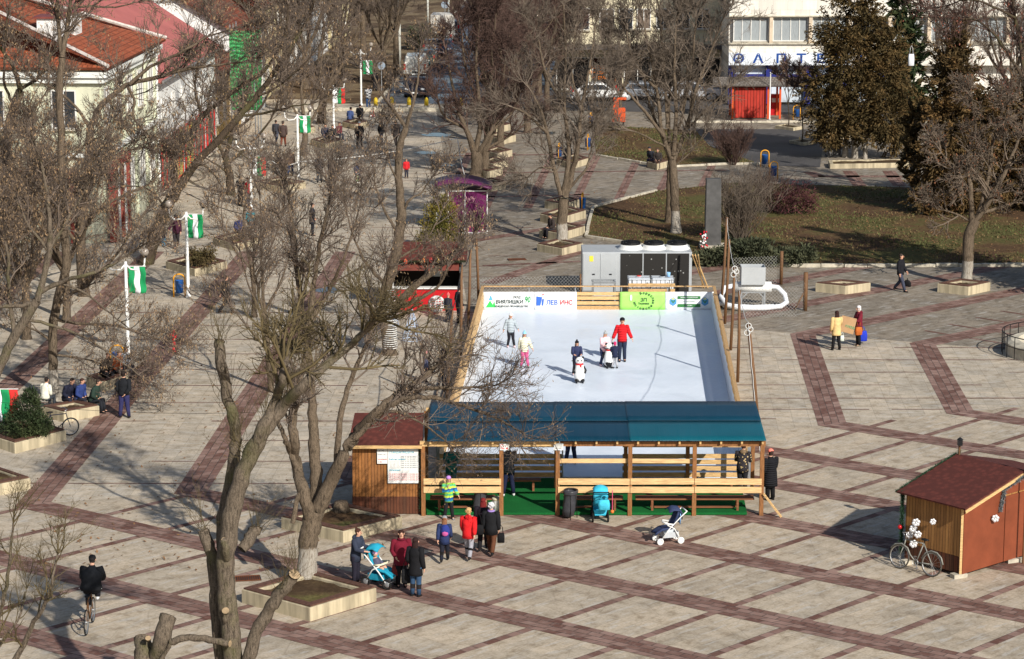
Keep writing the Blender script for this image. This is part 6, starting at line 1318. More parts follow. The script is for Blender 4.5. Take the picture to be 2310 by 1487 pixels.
 for i in (0, 1):
  X = MB(); a_ = V3(an[i], h); z0 = a_.z - .035 * h
  pts = [(-.03, .0), (.0, .0), (.045, 0), (.085, 0)]
  X.loft([[a_ + Vector((math.cos(2 * PI * j / 10) * w_ * h, -fy * h, 0)) + Vector((0, 0, (math.sin(2 * PI * j / 10) * .5 + .5) * hh * h - .042 * h)) for j in range(10)] for fy, w_, hh in ((-.034, .014, .03), (-.022, .024, .05), (.01, .027, .058), (.05, .027, .042), (.08, .022, .03), (.095, .01, .016))])
  X.tube([a_ + Vector((0, 0, .0)), a_ + (V3(kn[i], h) - a_) * (.75 if shoes[0] == 31 else .42 if skates else .2)], [.031 * h, .047 * h if shoes[0] == 31 else .037 * h if skates else .031 * h], 10)
  o = X.build('skate' if skates else 'shoe', sm, t, True)
  if skates:
   B_ = MB(); B_.beam(a_ + Vector((0, .03 * h, -.055 * h)), a_ + Vector((0, -.09 * h, -.055 * h)), .006, .03 * h); B_.build('blade', M_steel, o)
 if hair:
  hm = cloth('hair', hair[0]); H = MB()
  if hair[1] != 'bald':
   H.ell(onhead((0, -.017, .021)), (.052 * h, .055 * h, .046 * h), 12, 8)
   H.ell(onhead((0, -.026, -.012)), (.046 * h, .036 * h, .045 * h), 10, 6)
  else: H.ell(onhead((0, -.03, -.004)), (.046 * h, .03 * h, .03 * h), 10, 6)
  if hair[1] == 'long': H.loft([[onhead((math.cos(2 * PI * j / 10) * w_, fy + math.sin(2 * PI * j / 10) * d_, zz)) for j in range(10)] for zz, fy, w_, d_ in ((.02, -.02, .048, .035), (-.04, -.03, .056, .034), (-.1, -.04, .058, .032), (-.16, -.05, .05, .026), (-.2, -.052, .03, .014))])
  if hair[1] == 'bun': H.ell(onhead((0, -.045, .055)), (.026 * h, .026 * h, .024 * h), 8, 6)
  if hair[1] == 'curly':
   for q in range(26): a = rng.uniform(0, 2 * PI); e = rng.uniform(-.3, 1.4); H.ell(onhead((.05 * math.cos(a) * math.cos(e), -.016 + .052 * math.sin(a) * math.cos(e) - .01, .016 + .05 * math.sin(e))), (.02 * h,) * 3, 6, 4)
  H.build('hair', hm, t, True)
 if hat:
  X = MB(); c = onhead((0, -.006, .018))
  X.lathe([(.056 * h, -.002 * h), (.058 * h, .014 * h), (.054 * h, .034 * h), (.04 * h, .052 * h), (.018 * h, .062 * h), (.002 * h, .064 * h)], c, 14)
  if hat[1] == 'kerchief': X.ell(onhead((0, -.014, -.012)), (.056 * h, .054 * h, .056 * h), 12, 8)
  if hat[1] == 'cap': X.box(onhead((0, .07, .02)), (.07 * h, .05 * h, .008 * h))
  o = X.build('hat', cloth('knit_hat', hat[0]), t, True)
  if hat[1] == 'pom': P_ = MB(); P_.ell(c + Vector((0, 0, .075 * h)), (.025 * h,) * 3, 8, 6); P_.build('pompom', cloth('pompom', hat[2] if len(hat) > 2 else hat[0]), o, True)
 if scarf:
  X = MB(); X.torus(V3(up(0, .01, .838), h), .05 * h, .022 * h, 'z', 14, 6); X.build('scarf', cloth('scarf', scarf), t, True)
 if hood:
  X = MB(); X.ell(V3(up(0, -.045, .83), h), (.07 * h, .045 * h, .05 * h), 12, 8); X.build('hood', cloth('hood', hood), t, True)
 t['_h'] = h
 del t['_h']
 return t
def hung_bag(label, cat, at, size, c, face=0, strap=.25, name='handbag', m=None, zc=None):
 """a bag at a hand: soft body plus handle"""
 p = Vector(at); t = thing(name, label, cat, p, rad(face)); w, d, hh = size; mb = MB()
 mb.loft([[Vector((x * w / 2 * s_, y * d / 2 * s2, z)) for x, y in ((-1, -.6), (-.6, -1), (.6, -1), (1, -.6), (1, .6), (.6, 1), (-.6, 1), (-1, .6))] for z, s_, s2 in ((-hh, .85, .8), (-hh * .95, 1, 1), (-hh * .4, 1.02, 1), (0, .86, .5))]); mb.build('bag_body', m or cloth('bag_leather', c), t, True)
 mb = MB(); mb.tube([(-w * .3, 0, 0), (-w * .2, 0, strap * .7), (0, 0, strap), (w * .2, 0, strap * .7), (w * .3, 0, 0)], .012, 6); mb.build('handle', m or cloth('bag_leather', c), t, True); return t
def at_px(px, py, Y): return W(px, py, Y)
person('woman in navy hooded jacket with hair bun and patterned leggings pushing the turquoise pushchair', (803, 1318), 1.7, 65, (50, 56, 72), (36, 34, 46), 'stand', ('push', 'push'), .42, ((72, 46, 36), 'bun'), shoes=(60, 56, 58), lean=.06, hood=(46, 52, 66))
person('woman in burgundy poncho facing the camera and talking beside the pushchair', (906, 1324), 1.72, 10, (110, 24, 42), (26, 24, 28), 'stand', ('pocket', 'pocket'), .40, ((52, 32, 26), 'long'), scarf=(96, 20, 38), fat=1.2, shoes=(31, 24, 24))
person('woman with long dark hair in black coat, jeans and boots seen from behind', (938, 1346), 1.76, 155, (24, 24, 27), (52, 76, 104), 'stand', ('down', 'pocket'), .37, ((46, 30, 28), 'long'), shoes=(31, 28, 28))
person('girl in grey beanie and navy coat with a blue backpack walking away', (1003, 1268), 1.42, 175, (42, 54, 92), (32, 34, 46), 'walk', ('swing_f', 'swing_b'), .40, ((128, 88, 62), 'long'), ((140, 142, 146), 'beanie'), shoes=(31, 28, 28))
person('blonde woman in bright red jacket and grey trousers walking beside the girl', (1057, 1262), 1.6, 170, (214, 36, 40), (150, 150, 158), 'walk2', ('swing_b', 'swing_f'), .42, ((196, 160, 110), 'curly'), hood=(206, 34, 38), shoes=(31, 28, 28), fat=1.08)
person('red haired person in dark clothes walking close behind the grey haired woman', (1090, 1242), 1.66, 175, (34, 26, 34), (26, 24, 28), 'walk', ('down', 'down'), .36, ((112, 34, 34), 'long'), shoes=(31, 28, 28), fat=1.1)
person('grey haired woman in black jacket with lilac scarf and brown trousers walking away', (1108, 1252), 1.64, 170, (26, 27, 30), (92, 58, 40), 'walk2', ('down', 'down'), .40, ((198, 198, 202), 'curly'), scarf=(150, 126, 190), fat=1.12)
bp = thing('backpack', 'blue school backpack with pink trim on the girl in the grey beanie', 'backpack', G(1005, 1266) + Vector((0, -.17, .98)), rad(175))
mb = MB(); mb.ell((0, 0, 0), (.15, .1, .2), 10, 8); mb.build('pack', cloth('blue_pack', (44, 58, 130)), bp, True); mb = MB(); mb.ell((0, .07, -.06), (.1, .05, .08), 8, 6); mb.build('pocket', cloth('pink_trim', (190, 90, 150)), bp, True)
hung_bag('black shoulder bag between the red jacket and the black coat', 'handbag', G(1080, 1255) + UP * .98, (.3, .14, .3), (22, 22, 24), 0, .35)
hung_bag('small black handbag in the hand of the grey haired woman', 'handbag', G(1130, 1250) + UP * .66, (.22, .12, .3), (20, 20, 22))
hung_bag('brown leather handbag beside the woman in the burgundy poncho', 'handbag', G(893, 1325) + UP * .66, (.22, .12, .3), (122, 46, 40))
hung_bag('black shopping bag hanging from the arm of the woman with long dark hair', 'handbag', G(916, 1340) + UP * .75, (.26, .14, .42), (28, 28, 30))
person('child in lime and blue striped jacket with a lilac hat standing before the shelter bench', (1012, 1172), 1.42, 15, (120, 190, 70), (30, 30, 34), 'apart', ('phone', 'out'), .42, ((110, 70, 52), 'long'), ((184, 132, 206), 'beanie'), stripes=stripes_mat('lime_blue_stripes', [(154, 206, 64), (40, 150, 190), (36, 84, 150), (190, 216, 70), (70, 170, 120)], .3), shoes=(120, 120, 124))
person('attendant in teal jacket leaning over the skate counter inside the shelter', (1018, 1112), 1.72, 8, (26, 110, 112), (60, 110, 118), 'stand', ('push', 'front'), .42, ((34, 28, 26), 'short'), ((24, 24, 26), 'cap'), lean=.16)
person('adult in grey puffer vest and navy trousers entering the shelter seen from behind', (1147, 1118), 1.78, 190, (96, 98, 110), (30, 36, 62), 'apart', ('front', 'pocket'), .44, ((30, 26, 24), 'short'), ((26, 26, 28), 'beanie'), puff=True, shoes=(200, 200, 200), z=.1)
person('skater in jeans and blue skates passing the rink gateway', G(1288, 1046, .12) , 1.7, 185, (44, 60, 96), (40, 48, 72), 'skate', ('down', 'down'), .45, shoes=(44, 78, 120), skates=True)
k = NT('floral_print'); mp = k.coord('Object'); vo = k.n('ShaderNodeTexVoronoi'); vo.inputs['Scale'].default_value = 11; k.l(mp, 0, vo, 0); r = k.ramp(vo, 0, [(.2, s2l((188, 164, 120))), (.34, s2l((34, 32, 36))), (.8, s2l((52, 48, 52)))]); M_floral = k.out(r, 'Color', .85, .2)
person('woman in floral print jacket with fur hood leaning on the right end of the shelter', G(1674, 1112, .1), 1.66, 165, (60, 56, 58), (34, 34, 38), 'stand', ('front', 'front'), .43, ((62, 40, 32), 'short'), coat_mat=M_floral, hood=(120, 100, 78), lean=.1, fat=1.1)
person('woman in salmon knit hat and long black padded coat beside the shelter', (1737, 1128), 1.7, 205, (30, 30, 34), (24, 24, 26), 'stand', ('front', 'pocket'), .28, ((60, 44, 38), 'short'), ((234, 126, 110), 'beanie'), puff=True, fat=1.18)
ICE = .1
sk_ = dict(skates=True)
person('girl in silver puffer jacket and white bobble hat on the ice', G(1152, 783, ICE), 1.42, 12, (178, 188, 194), (34, 34, 40), 'skate', ('wide', 'wide'), .44, ((150, 110, 76), 'short'), ((236, 236, 236), 'pom'), puff=True, shoes=(232, 202, 212), skates=True, hood=(170, 150, 126))
person('girl in cream jacket and pink leggings with a pale blue hat on the ice', G(1183, 829, ICE), 1.46, 8, (230, 226, 200), (206, 92, 140), 'skate', ('swing_b', 'wide'), .44, ((70, 48, 40), 'long'), ((150, 204, 232), 'pom'), puff=True, shoes=(36, 60, 72), skates=True)
person('girl in navy patterned jacket and black bobble hat pushing the panda skating aid', G(1300, 846, ICE), 1.4, 8, (48, 54, 84), (30, 30, 40), 'skate', ('push', 'push'), .44, ((120, 84, 60), 'long'), ((26, 24, 28), 'pom'), lean=.08, shoes=(206, 186, 196), skates=True)
person('girl in pale pink jacket and grey bobble hat bending forward beside the toddler', G(1361, 825, ICE), 1.42, 28, (238, 194, 200), (44, 54, 84), 'skate', ('push', 'push'), .42, ((176, 130, 92), 'long'), ((166, 170, 172), 'pom'), lean=.12, shoes=(228, 196, 206), skates=True)
person('toddler in navy jacket with a pink hat seen from behind on the ice', G(1387, 831, ICE), 1.08, 195, (36, 42, 66), (170, 170, 174), 'skate', ('push', 'push'), .42, None, ((206, 54, 106), 'kerchief'), shoes=(34, 34, 36), skates=True)
person('man in red padded jacket and black cap skating with the children', G(1403, 815, ICE), 1.8, 5, (214, 34, 42), (38, 46, 66), 'stand', ('wide', 'wide'), .46, ((90, 78, 70), 'short'), ((24, 24, 26), 'beanie'), puff=True, shoes=(28, 28, 30), skates=True)
def panda(label, at, face):
 t = thing('skating_aid', label, 'skating aid', at, rad(face)); W_ = mat('white_glossy_plastic', (232, 232, 230), .3, .04, 3); K = mat('black_glossy_plastic', (24, 24, 26), .35, .1, 3)
 mb = MB(); mb.lathe([(.13, 0.06), (.19, .12), (.22, .3), (.2, .5), (.15, .68), (.12, .74)], (0, 0, 0), 18); mb.build('trunk', W_, t, True)
 mb = MB(); mb.ell((0, -.01, .86), (.165, .15, .145), 14, 10); hd = mb.build('head', W_, t, True)
 mb = MB(); [mb.ell((sd * .13, .01, .98), (.05, .03, .05), 8, 6) for sd in (-1, 1)]; mb.build('ear', K, hd, True)
 mb = MB(); [mb.ell((sd * .065, -.135, .88), (.034, .02, .042), 8, 6) for sd in (-1, 1)]; mb.ell((0, -.158, .835), (.022, .015, .015), 8, 6); mb.build('eye_patch', K, hd, True)
 mb = MB(); mb.torus((0, 0, .72), .125, .035, 'z', 16, 6); mb.box((.03, -.15, .62), (.07, .03, .16)); mb.build('red_scarf', mat('red_plastic', (196, 44, 48), .4, .08, 3), t, True)
 mb = MB(); [mb.tube([(sd * .16, 0, .62), (sd * .235, -.06, .48), (sd * .2, -.13, .38)], [.045, .05, .04], 8) for sd in (-1, 1)]; [mb.ell((sd * .11, -.1, .09), (.09, .16, .075), 10, 6) for sd in (-1, 1)]; mb.ell((0, .1, .2), (.19, .12, .16), 10, 6); mb.build('limb_patch', K, t, True)
 mb = MB(); [mb.beam((sd * .12, -.24, .02), (sd * .12, .22, .02), .04, .04) for sd in (-1, 1)]; mb.build('runner', K, t)
 mb = MB(); mb.tube([(-.3, .08, .84), (-.16, .1, .8), (.16, .1, .8), (.3, .08, .84)], .018, 6); mb.build('handle', K, t, True)
panda('panda shaped skating aid with red scarf pushed by the girl in the black bobble hat', G(1307, 862, ICE), 5); panda('second panda skating aid held by the toddler in the pink hat', G(1374, 829, ICE), 195)
person('woman in camel coat with dark wavy hair seen from behind', (1886, 790), 1.68, 195, (214, 182, 126), (26, 25, 28), 'apart', ('front', 'down'), .38, ((52, 32, 28), 'long'))
person('woman in burgundy coat and pale headscarf holding a cardboard box', (1936, 781), 1.72, 285, (112, 32, 46), (26, 25, 28), 'stand', ('front', 'front'), .36, None, ((214, 208, 206), 'kerchief'), shoes=(120, 108, 90), hood=(104, 28, 42))
person('man in black jacket and grey jeans walking past the planter with a briefcase', (2030, 658), 1.8, 60, (28, 28, 33), (62, 66, 82), 'walk', ('down', 'swing_f'), .45, ((66, 56, 50), 'short'), shoes=(24, 24, 26))
cb = thing('cardboard_box', 'flattened brown cardboard box with a green printed mark between the two women', 'cardboard', G(1911, 786) + UP * .98, rad(-12)); mb = MB(); mb.box((0, 0, .02), (.62, .12, .66), M=Matrix.Rotation(rad(12), 3, 'Y')); mb.build('carton', mat('brown_cardboard', (186, 150, 112), .9, .1, 4), cb)
lettering('ПЛОД', .13, mat('green_print', (70, 180, 130), .7, .1, 4), cb, (.1, -.075, -.06), rot=(rad(90), rad(12), 0), name='print');
hung_bag('tan leather handbag on the arm of the woman with the headscarf', 'handbag', G(1937, 781) + Vector((-.05, -.2, .86)), (.3, .16, .34), (176, 96, 44), 20, .35); hung_bag('bright blue shopping bag beside the woman with the headscarf', 'shopping bag', G(1944, 776) + UP * .56, (.42, .2, .44), (36, 58, 180), 10, .2, 'shopping_bag'); hung_bag('clear plastic carrier bag in the hand of the woman in the camel coat', 'carrier bag', G(1899, 786) + UP * .55, (.16, .1, .24), (206, 214, 204), 0, .15, 'carrier_bag'); hung_bag('black briefcase in the hand of the walking man', 'briefcase', G(2046, 657) + UP * .52, (.12, .36, .3), (24, 24, 26), 60, .1, 'briefcase')
person('man in black jacket with navy trousers standing with his back turned on the left walk', (281, 943), 1.78, 175, (28, 30, 34), (48, 48, 88), 'apart', ('behind', 'pocket'), .50, ((40, 32, 28), 'short'), fat=1.12)
person('man in brown leather jacket sitting on a planter edge', G(258, 862), 1.75, 55, (134, 72, 44), (34, 34, 42), 'sit', ('lap', 'lap'), .5, ((92, 74, 62), 'short'), lean=.2, seat=.42)
person('man in dark jacket sitting beside the brown leather jacket', G(236, 866), 1.75, 40, (58, 50, 44), (36, 34, 36), 'sit', ('lap', 'lap'), .5, ((86, 58, 44), 'short'), lean=.22, seat=.42)
person('person in pale grey jacket sitting with a bag behind the brown leather jacket', G(278, 852), 1.65, 70, (196, 200, 206), (44, 46, 60), 'sit', ('lap', 'lap'), .5, ((60, 46, 38), 'short'), lean=.1, seat=.42)
person('man in navy jacket sitting bent forward at the left planter', G(150, 925), 1.75, 45, (36, 38, 56), (40, 40, 52), 'sit', ('lap', 'lap'), .5, ((56, 44, 38), 'short'), lean=.3, seat=.42)
person('woman in blue jacket sitting at the left planter next to the man bent forward', G(178, 926), 1.65, 60, (48, 64, 118), (40, 40, 48), 'sit', ('lap', 'lap'), .5, ((70, 48, 40), 'short'), lean=.15, seat=.42)
person('person in dark green jacket sitting at the right end of the left planter', G(208, 930), 1.7, 75, (44, 60, 52), (36, 38, 44), 'sit', ('lap', 'lap'), .5, ((60, 50, 44), 'short'), lean=.2, seat=.42)
person('person in white and yellow print top sitting by the parked bicycle', G(102, 925), 1.6, 150, (224, 222, 206), (60, 64, 70), 'sit', ('lap', 'lap'), .5, ((40, 34, 32), 'short'), lean=.1, seat=.42)
person('man in dark clothes striding behind the slender sapling', (511, 708), 1.76, 120, (46, 42, 42), (44, 42, 44), 'walk', ('down', 'swing_b'), .45, ((60, 46, 40), 'short'))
person('man in maroon jacket walking hand in hand with a small child', (398, 560), 1.74, 10, (70, 36, 52), (50, 46, 48), 'walk', ('out', 'down'), .44, ((40, 32, 30), 'short'), ((40, 38, 40), 'cap'))
person('small child in dark jacket and bright blue trousers beside the man in maroon', (369, 556), .98, 10, (40, 42, 60), (56, 164, 206), 'stand', ('down', 'out'), .44, ((60, 46, 38), 'short'))
person('person in red jacket and dark jeans by the flag post on the left walk', (560, 468), 1.72, 60, (186, 40, 52), (44, 50, 66), 'stand', ('down', 'down'), .46, ((60, 40, 34), 'short'))
person('person in black standing next to the red jacket by the flag post', (543, 465), 1.74, 150, (36, 36, 40), (38, 38, 44), 'stand', ('down', 'pocket'), .42, ((40, 34, 30), 'short'))
person('person in teal and white jacket sitting on the far planter', G(566, 522), 1.72, 20, (44, 120, 132), (60, 60, 66), 'sit', ('lap', 'lap'), .5, ((70, 56, 48), 'short'), ((40, 40, 50), 'beanie'), seat=.42)
person('person in blue jacket sitting left of the teal jacket', G(535, 540), 1.7, 40, (60, 70, 120), (50, 50, 56), 'sit', ('lap', 'lap'), .5, ((150, 120, 96), 'short'), seat=.42, lean=.2)
person('person in black coat standing in the twig shadow left of the thuja', (705, 532), 1.76, 100, (40, 40, 46), (36, 38, 44), 'stand', ('pocket', 'pocket'), .36, ((48, 40, 36), 'short'))
person('woman in brown coat by the double lamp post with a small child', (655, 398), 1.7, 170, (86, 64, 54), (40, 50, 76), 'walk', ('down', 'down'), .42, ((70, 52, 42), 'short'), fat=1.15)
person('child in pink jacket walking beside the brown coat', (641, 392), 1.12, 175, (206, 150, 164), (90, 80, 110), 'walk2', ('down', 'down'), .44, ((90, 70, 56), 'short'))
person('person in hooded dark grey jacket walking away on the middle of the walk', (721, 414), 1.78, 178, (58, 58, 62), (56, 56, 58), 'walk', ('pocket', 'pocket'), .45, None, hat=((54, 54, 58), 'kerchief'))
person('person in dark coat beside the hooded walker', (750, 414), 1.66, 185, (50, 46, 48), (40, 38, 42), 'stand', ('down', 'down'), .38, ((44, 36, 34), 'short'))
person('man in brown hat and brown coat walking away near the house fronts', (639, 332), 1.74, 170, (76, 62, 58), (108, 60, 46), 'walk', ('down', 'down'), .40, ((70, 60, 54), 'short'), ((60, 50, 46), 'cap'), fat=1.12)
person('slim person in dark jacket left of the brown hat', (623, 326), 1.66, 160, (60, 60, 66), (70, 78, 96), 'walk2', ('down', 'down'), .44, ((50, 42, 38), 'short'))
person('man in black leather jacket and grey beanie standing facing down the walk', (811, 335), 1.78, 5, (32, 32, 35), (46, 46, 50), 'apart', ('pocket', 'pocket'), .47, ((80, 70, 62), 'short'), ((120, 120, 124), 'beanie'), fat=1.1)
person('bald man in black jacket standing sideways in the middle of the walk', (860, 328), 1.78, 80, (30, 30, 34), (38, 40, 52), 'stand', ('behind', 'lap'), .45, ((150, 120, 104), 'bald'), fat=1.15)
person('man in dark coat behind the twigs right of the bald man', (893, 330), 1.76, 200, (52, 46, 44), (52, 46, 44), 'walk', ('down', 'down'), .38, ((60, 50, 44), 'short'))
person('child in red hooded jacket by the wet paving in the middle of the walk', (917, 402), 1.2, 10, (196, 40, 46), (50, 50, 60), 'stand', ('down', 'down'), .44, ((90, 64, 50), 'short'))
for lb, px, py, c, f_, hc in (('person in navy jacket sitting on the far planter, second from the double lamp post', 733, 322, (44, 48, 66), 15, (60, 48, 42)), ('person in black jacket sitting on the far planter beside the navy jacket', 750, 324, (34, 34, 38), 10, (50, 42, 38)), ('person in wine red jacket sitting at the end of the far planter', 762, 318, (96, 44, 52), 40, (70, 52, 44)), ('person in blue jacket sitting on the farther planter by the bicycles', 788, 283, (62, 78, 120), 150, (60, 50, 44)), ('person in black jacket sitting right of the blue jacket by the bicycles', 811, 276, (36, 36, 40), 170, (50, 42, 38))):
 person(lb, G(px, py), 1.72, f_, c, (48, 50, 60), 'sit', ('lap', 'lap'), .5, (hc, 'short'), seat=.42, lean=.15)
k = NT('black_white_plaid'); mp = k.coord('Object'); ch = k.n('ShaderNodeTexChecker'); ch.inputs['Scale'].default_value = 9; ch.inputs['Color1'].default_value = (.5, .5, .5, 1); ch.inputs['Color2'].default_value = (.04, .04, .05, 1); k.l(mp, 0, ch, 0); M_plaid = k.out(ch, 'Color', .85, .2)
person('man in black and white plaid shirt and jeans standing astride a bicycle', (831, 246), 1.76, 190, (120, 120, 120), (58, 86, 128), 'stand', ('bars', 'bars'), .45, ((90, 74, 62), 'short'), coat_mat=M_plaid)
person('person in black standing under the round sign at the street corner', (846, 206), 1.76, 160, (38, 38, 42), (34, 34, 38), 'stand', ('down', 'down'), .42, ((70, 56, 48), 'short'))
person('man sitting on the slatted bench planter reading a paper', G(1247, 538), 1.72, 300, (60, 52, 50), (36, 34, 38), 'sit', ('lap', 'lap'), .5, ((60, 44, 38), 'short'), ((40, 38, 40), 'cap'), seat=.45, lean=.1)
person('person in black sitting on the planter behind the forked tree', G(1280, 372), 1.72, 170, (32, 32, 36), (44, 52, 80), 'sit', ('lap', 'lap'), .5, ((60, 46, 38), 'short'), seat=.42, lean=.15)
person('person in dark jacket bent over on a bench at the lawn edge', G(1472, 376), 1.74, 330, (44, 46, 54), (60, 58, 76), 'sit', ('lap', 'lap'), .5, ((70, 58, 50), 'short'), ((50, 50, 56), 'beanie'), seat=.42, lean=.3)
person('second person in dark brown sitting beside the bent figure at the lawn edge', G(1484, 380), 1.74, 350, (56, 50, 48), (60, 48, 44), 'sit', ('lap', 'lap'), .5, ((70, 58, 50), 'short'), seat=.42, lean=.2)
person('child with coral hat standing at the red stall by the left rink fence', (1011, 728), 1.3, 150, (50, 52, 62), (44, 44, 50), 'stand', ('down', 'down'), .42, None, ((226, 106, 106), 'pom'))
person('adult in dark jacket standing next to the child in the coral hat', (1036, 730), 1.66, 120, (46, 44, 48), (50, 50, 60), 'stand', ('down', 'pocket'), .42, ((60, 40, 36), 'short'), ((40, 40, 46), 'beanie'))
person('person in grey coat standing among the twigs at the left rink fence', (1003, 880), 1.68, 120, (70, 70, 82), (50, 50, 60), 'stand', ('down', 'pocket'), .40, ((80, 60, 52), 'short'))
person('child in pink hat behind the twigs left of the rink', (960, 862), 1.25, 100, (80, 84, 110), (60, 60, 74), 'stand', ('down', 'down'), .42, None, ((226, 150, 160), 'beanie'))
person('cyclist in black jacket and cap riding away at the bottom left', G(208, 1410), 1.8, 178, (26, 28, 32), (30, 30, 36), 'cycle', ('bars', 'bars'), .5, ((40, 36, 34), 'short'), ((30, 30, 32), 'cap'), lean=.2, seat=.98, shoes=(196, 196, 198), fat=1.5)
person('boy in dark blue jacket on a small bicycle in the middle of the walk', G(805, 418), 1.4, 20, (44, 54, 80), (50, 52, 62), 'cycle', ('bars', 'bars'), .5, ((50, 42, 38), 'short'), ((40, 40, 50), 'beanie'), lean=.12, seat=.7)
M_stonewall = wall_mat('cream_planter_tiles', (198, 184, 154), .42)
M_slat = WOOD('weathered_seat_slats', (94, 66, 54), (3, 3, 3))
def planter(label, L, F, R, h=.36, group=None, seat=True, soil=None, cat='planter', name='planter', w=.38):
 """square stone planter with slatted seat rim: three of its ground corners (left, front, right)"""
 L, F, R = (Vector(p) for p in (L, F, R)); Bk = L + R - F; c = (L + R) / 2; t = thing(name, label, cat, c, 0, group); q = [p - c for p in (L, F, R, Bk)]
 ins = lambda d: [p * (1 - d / max(.4, p.length) * 1.3) for p in q]
 i1 = ins(w); mb = MB(); n = 4
 outer0, outer1, in1, in0 = [p.copy() for p in q], [p + UP * h for p in q], [p + UP * h for p in i1], [p + UP * .05 for p in i1]
 mb.loft([outer0, outer1, in1, in0], cap=False); mb.build('wall', M_stonewall, t, bevel=.015)
 if seat:
  mb = MB(); o2, o3 = ins(.05), ins(w - .06)
  for k_ in range(3):
   a_, b_ = ins(.05 + k_ * (w - .1) / 3), ins(.05 + (k_ + .82) * (w - .1) / 3)
   for i in range(4):
    j = (i + 1) % 4; mb.extr([a_[i] + UP * (h + .012), a_[j] + UP * (h + .012), b_[j] + UP * (h + .012), b_[i] + UP * (h + .012)], UP * .035)
  mb.build('seat_slats', M_slat, t)
 mb = MB(); N = 8; vs = []
 for i in range(N + 1):
  for j in range(N + 1):
   u, v_ = i / N, j / N; p = (i1[0] * (1 - u) + i1[1] * u) * (1 - v_) + (i1[3] * (1 - u) + i1[2] * u) * v_; vs.append(p + UP * (h - .09 + rng.uniform(-.03, .05)))
 mb.add(vs, [(i * (N + 1) + j, (i + 1) * (N + 1) + j, (i + 1) * (N + 1) + j + 1, i * (N + 1) + j + 1) for i in range(N) for j in range(N)]); mb.build('soil', soil or M_soil, t, True)
 return t
PG = 'stone planters with seat slats'
def P3(l, f, r): return G(*l), G(*f), G(*r)
planter('grassy planter with a tree stump in front of the ticket hut', *P3((634, 1192), (775, 1225), (908, 1190)), group=PG, soil=M_lawn)
planter('planter round the foot of the ash tree beside the pushchair', *P3((545, 1360), (700, 1403), (850, 1357)), h=.4, group=PG)
planter('planter with the dark green thuja at the left edge', *P3((-70, 990), (34, 1024), (150, 994)), h=.38, group=PG)
planter('empty planter corner at the left edge below the thuja planter', *P3((-110, 1085), (-10, 1120), (70, 1104)), h=.38, group=PG)
planter('planter with brown shrub beside the blue litter bin and lamp post', *P3((374, 606), (440, 624), (513, 606)), group=PG)
planter('planter by the double lamp post in the middle of the left walk', *P3((573, 424), (634, 435), (690, 424)), group=PG)
planter('planter behind the flag on the left walk where people sit', *P3((480, 552), (530, 567), (585, 553)), group=PG)
planter('square planter at the foot of the forked tree before the chiller', *P3((1211, 566), (1268, 577), (1316, 565)), group=PG)
planter('slatted bench planter behind the reading man, near one', *P3((1216, 536), (1262, 545), (1320, 528)), h=.42, group=PG); planter('slatted bench planter behind the reading man, far one', *P3((1218, 500), (1262, 510), (1322, 492)), h=.42, group=PG); planter('dark slatted bench planter beside the yellow and blue bin', *P3((1228, 470), (1270, 478), (1310, 466)), h=.42, group=PG)
planter('empty tiled planter with broken slats on the right of the square', *P3((1839, 658), (1907, 665), (1964, 657)), h=.4, group=PG); planter('planter round the pale crooked tree on the right of the square', *P3((2114, 659), (2184, 667), (2234, 656)), h=.4, group=PG)
for i, (x, y, lb) in enumerate(((1122, 356, 'cream planter right of the thick trees, nearest the purple kiosk'), (1113, 380, 'cream planter beside the foot of the second thick tree'), (1100, 398, 'cream planter under the thickest tree'), (1130, 322, 'cream planter in the twig shadow beyond the thick trees'), (1108, 428, 'cream planter half hidden by the purple kiosk roof'), (1120, 296, 'farthest cream planter along the right side of the walk'))):
 planter(lb, *P3((x - 34, y - 3), (x, y + 5), (x + 34, y - 3)), h=.42, group=PG)
for lb, a in (('far planter where a group sits near the green white flag', ((700, 328), (735, 338), (775, 328))), ('farther planter with seated people by the bicycles', ((772, 287), (800, 294), (832, 286))), ('planter against the house fronts left of the double lamp post', ((670, 300), (690, 304), (712, 298))), ('planter of the seated men behind the standing man', ((195, 872), (235, 884), (290, 866))), ('planter of the seated group beside the parked bicycle', ((95, 940), (145, 953), (225, 938))), ('planter behind the forked tree where a person in black sits', ((1255, 372), (1290, 382), (1330, 370))), ('low block bench of the bent figures at the lawn edge', ((1460, 378), (1482, 384), (1508, 377)))):
 planter(lb, *P3(*a), h=.38, group=PG)
LB = 'low stone beds on the asphalt path'
for lb, a in (('low stone bed of the left thin young tree', ((1748, 290), (1790, 296), (1812, 292))), ('low stone bed of the right thin young tree', ((1780, 324), (1812, 330), (1842, 325)))): planter(lb, *P3(*a), h=.22, group=LB, seat=False, w=.2)
planter('long white tiled bed with the conifers and the bust', *P3((1868, 372), (1872, 381), (2050, 378)), h=.3, seat=False, w=.2, soil=M_soil, cat='flower bed', name='flower_bed')
planter('low stone bed with bare soil behind the bust', *P3((1822, 308), (1850, 315), (1935, 312)), h=.22, seat=False, w=.2, cat='flower bed', name='flower_bed')
tag_ = MB(); tag_.lathe([(.3, 0), (.26, .1), (.22, .3), (.2, .32), (.05, .33)], (0, 0, 0), 14); o = tag_.build('tree_stump', M_bark, None, True); o.location = G(770, 1172) + UP * .27; tag(o, 'short sawn stump in the grassy planter', 'tree stump')
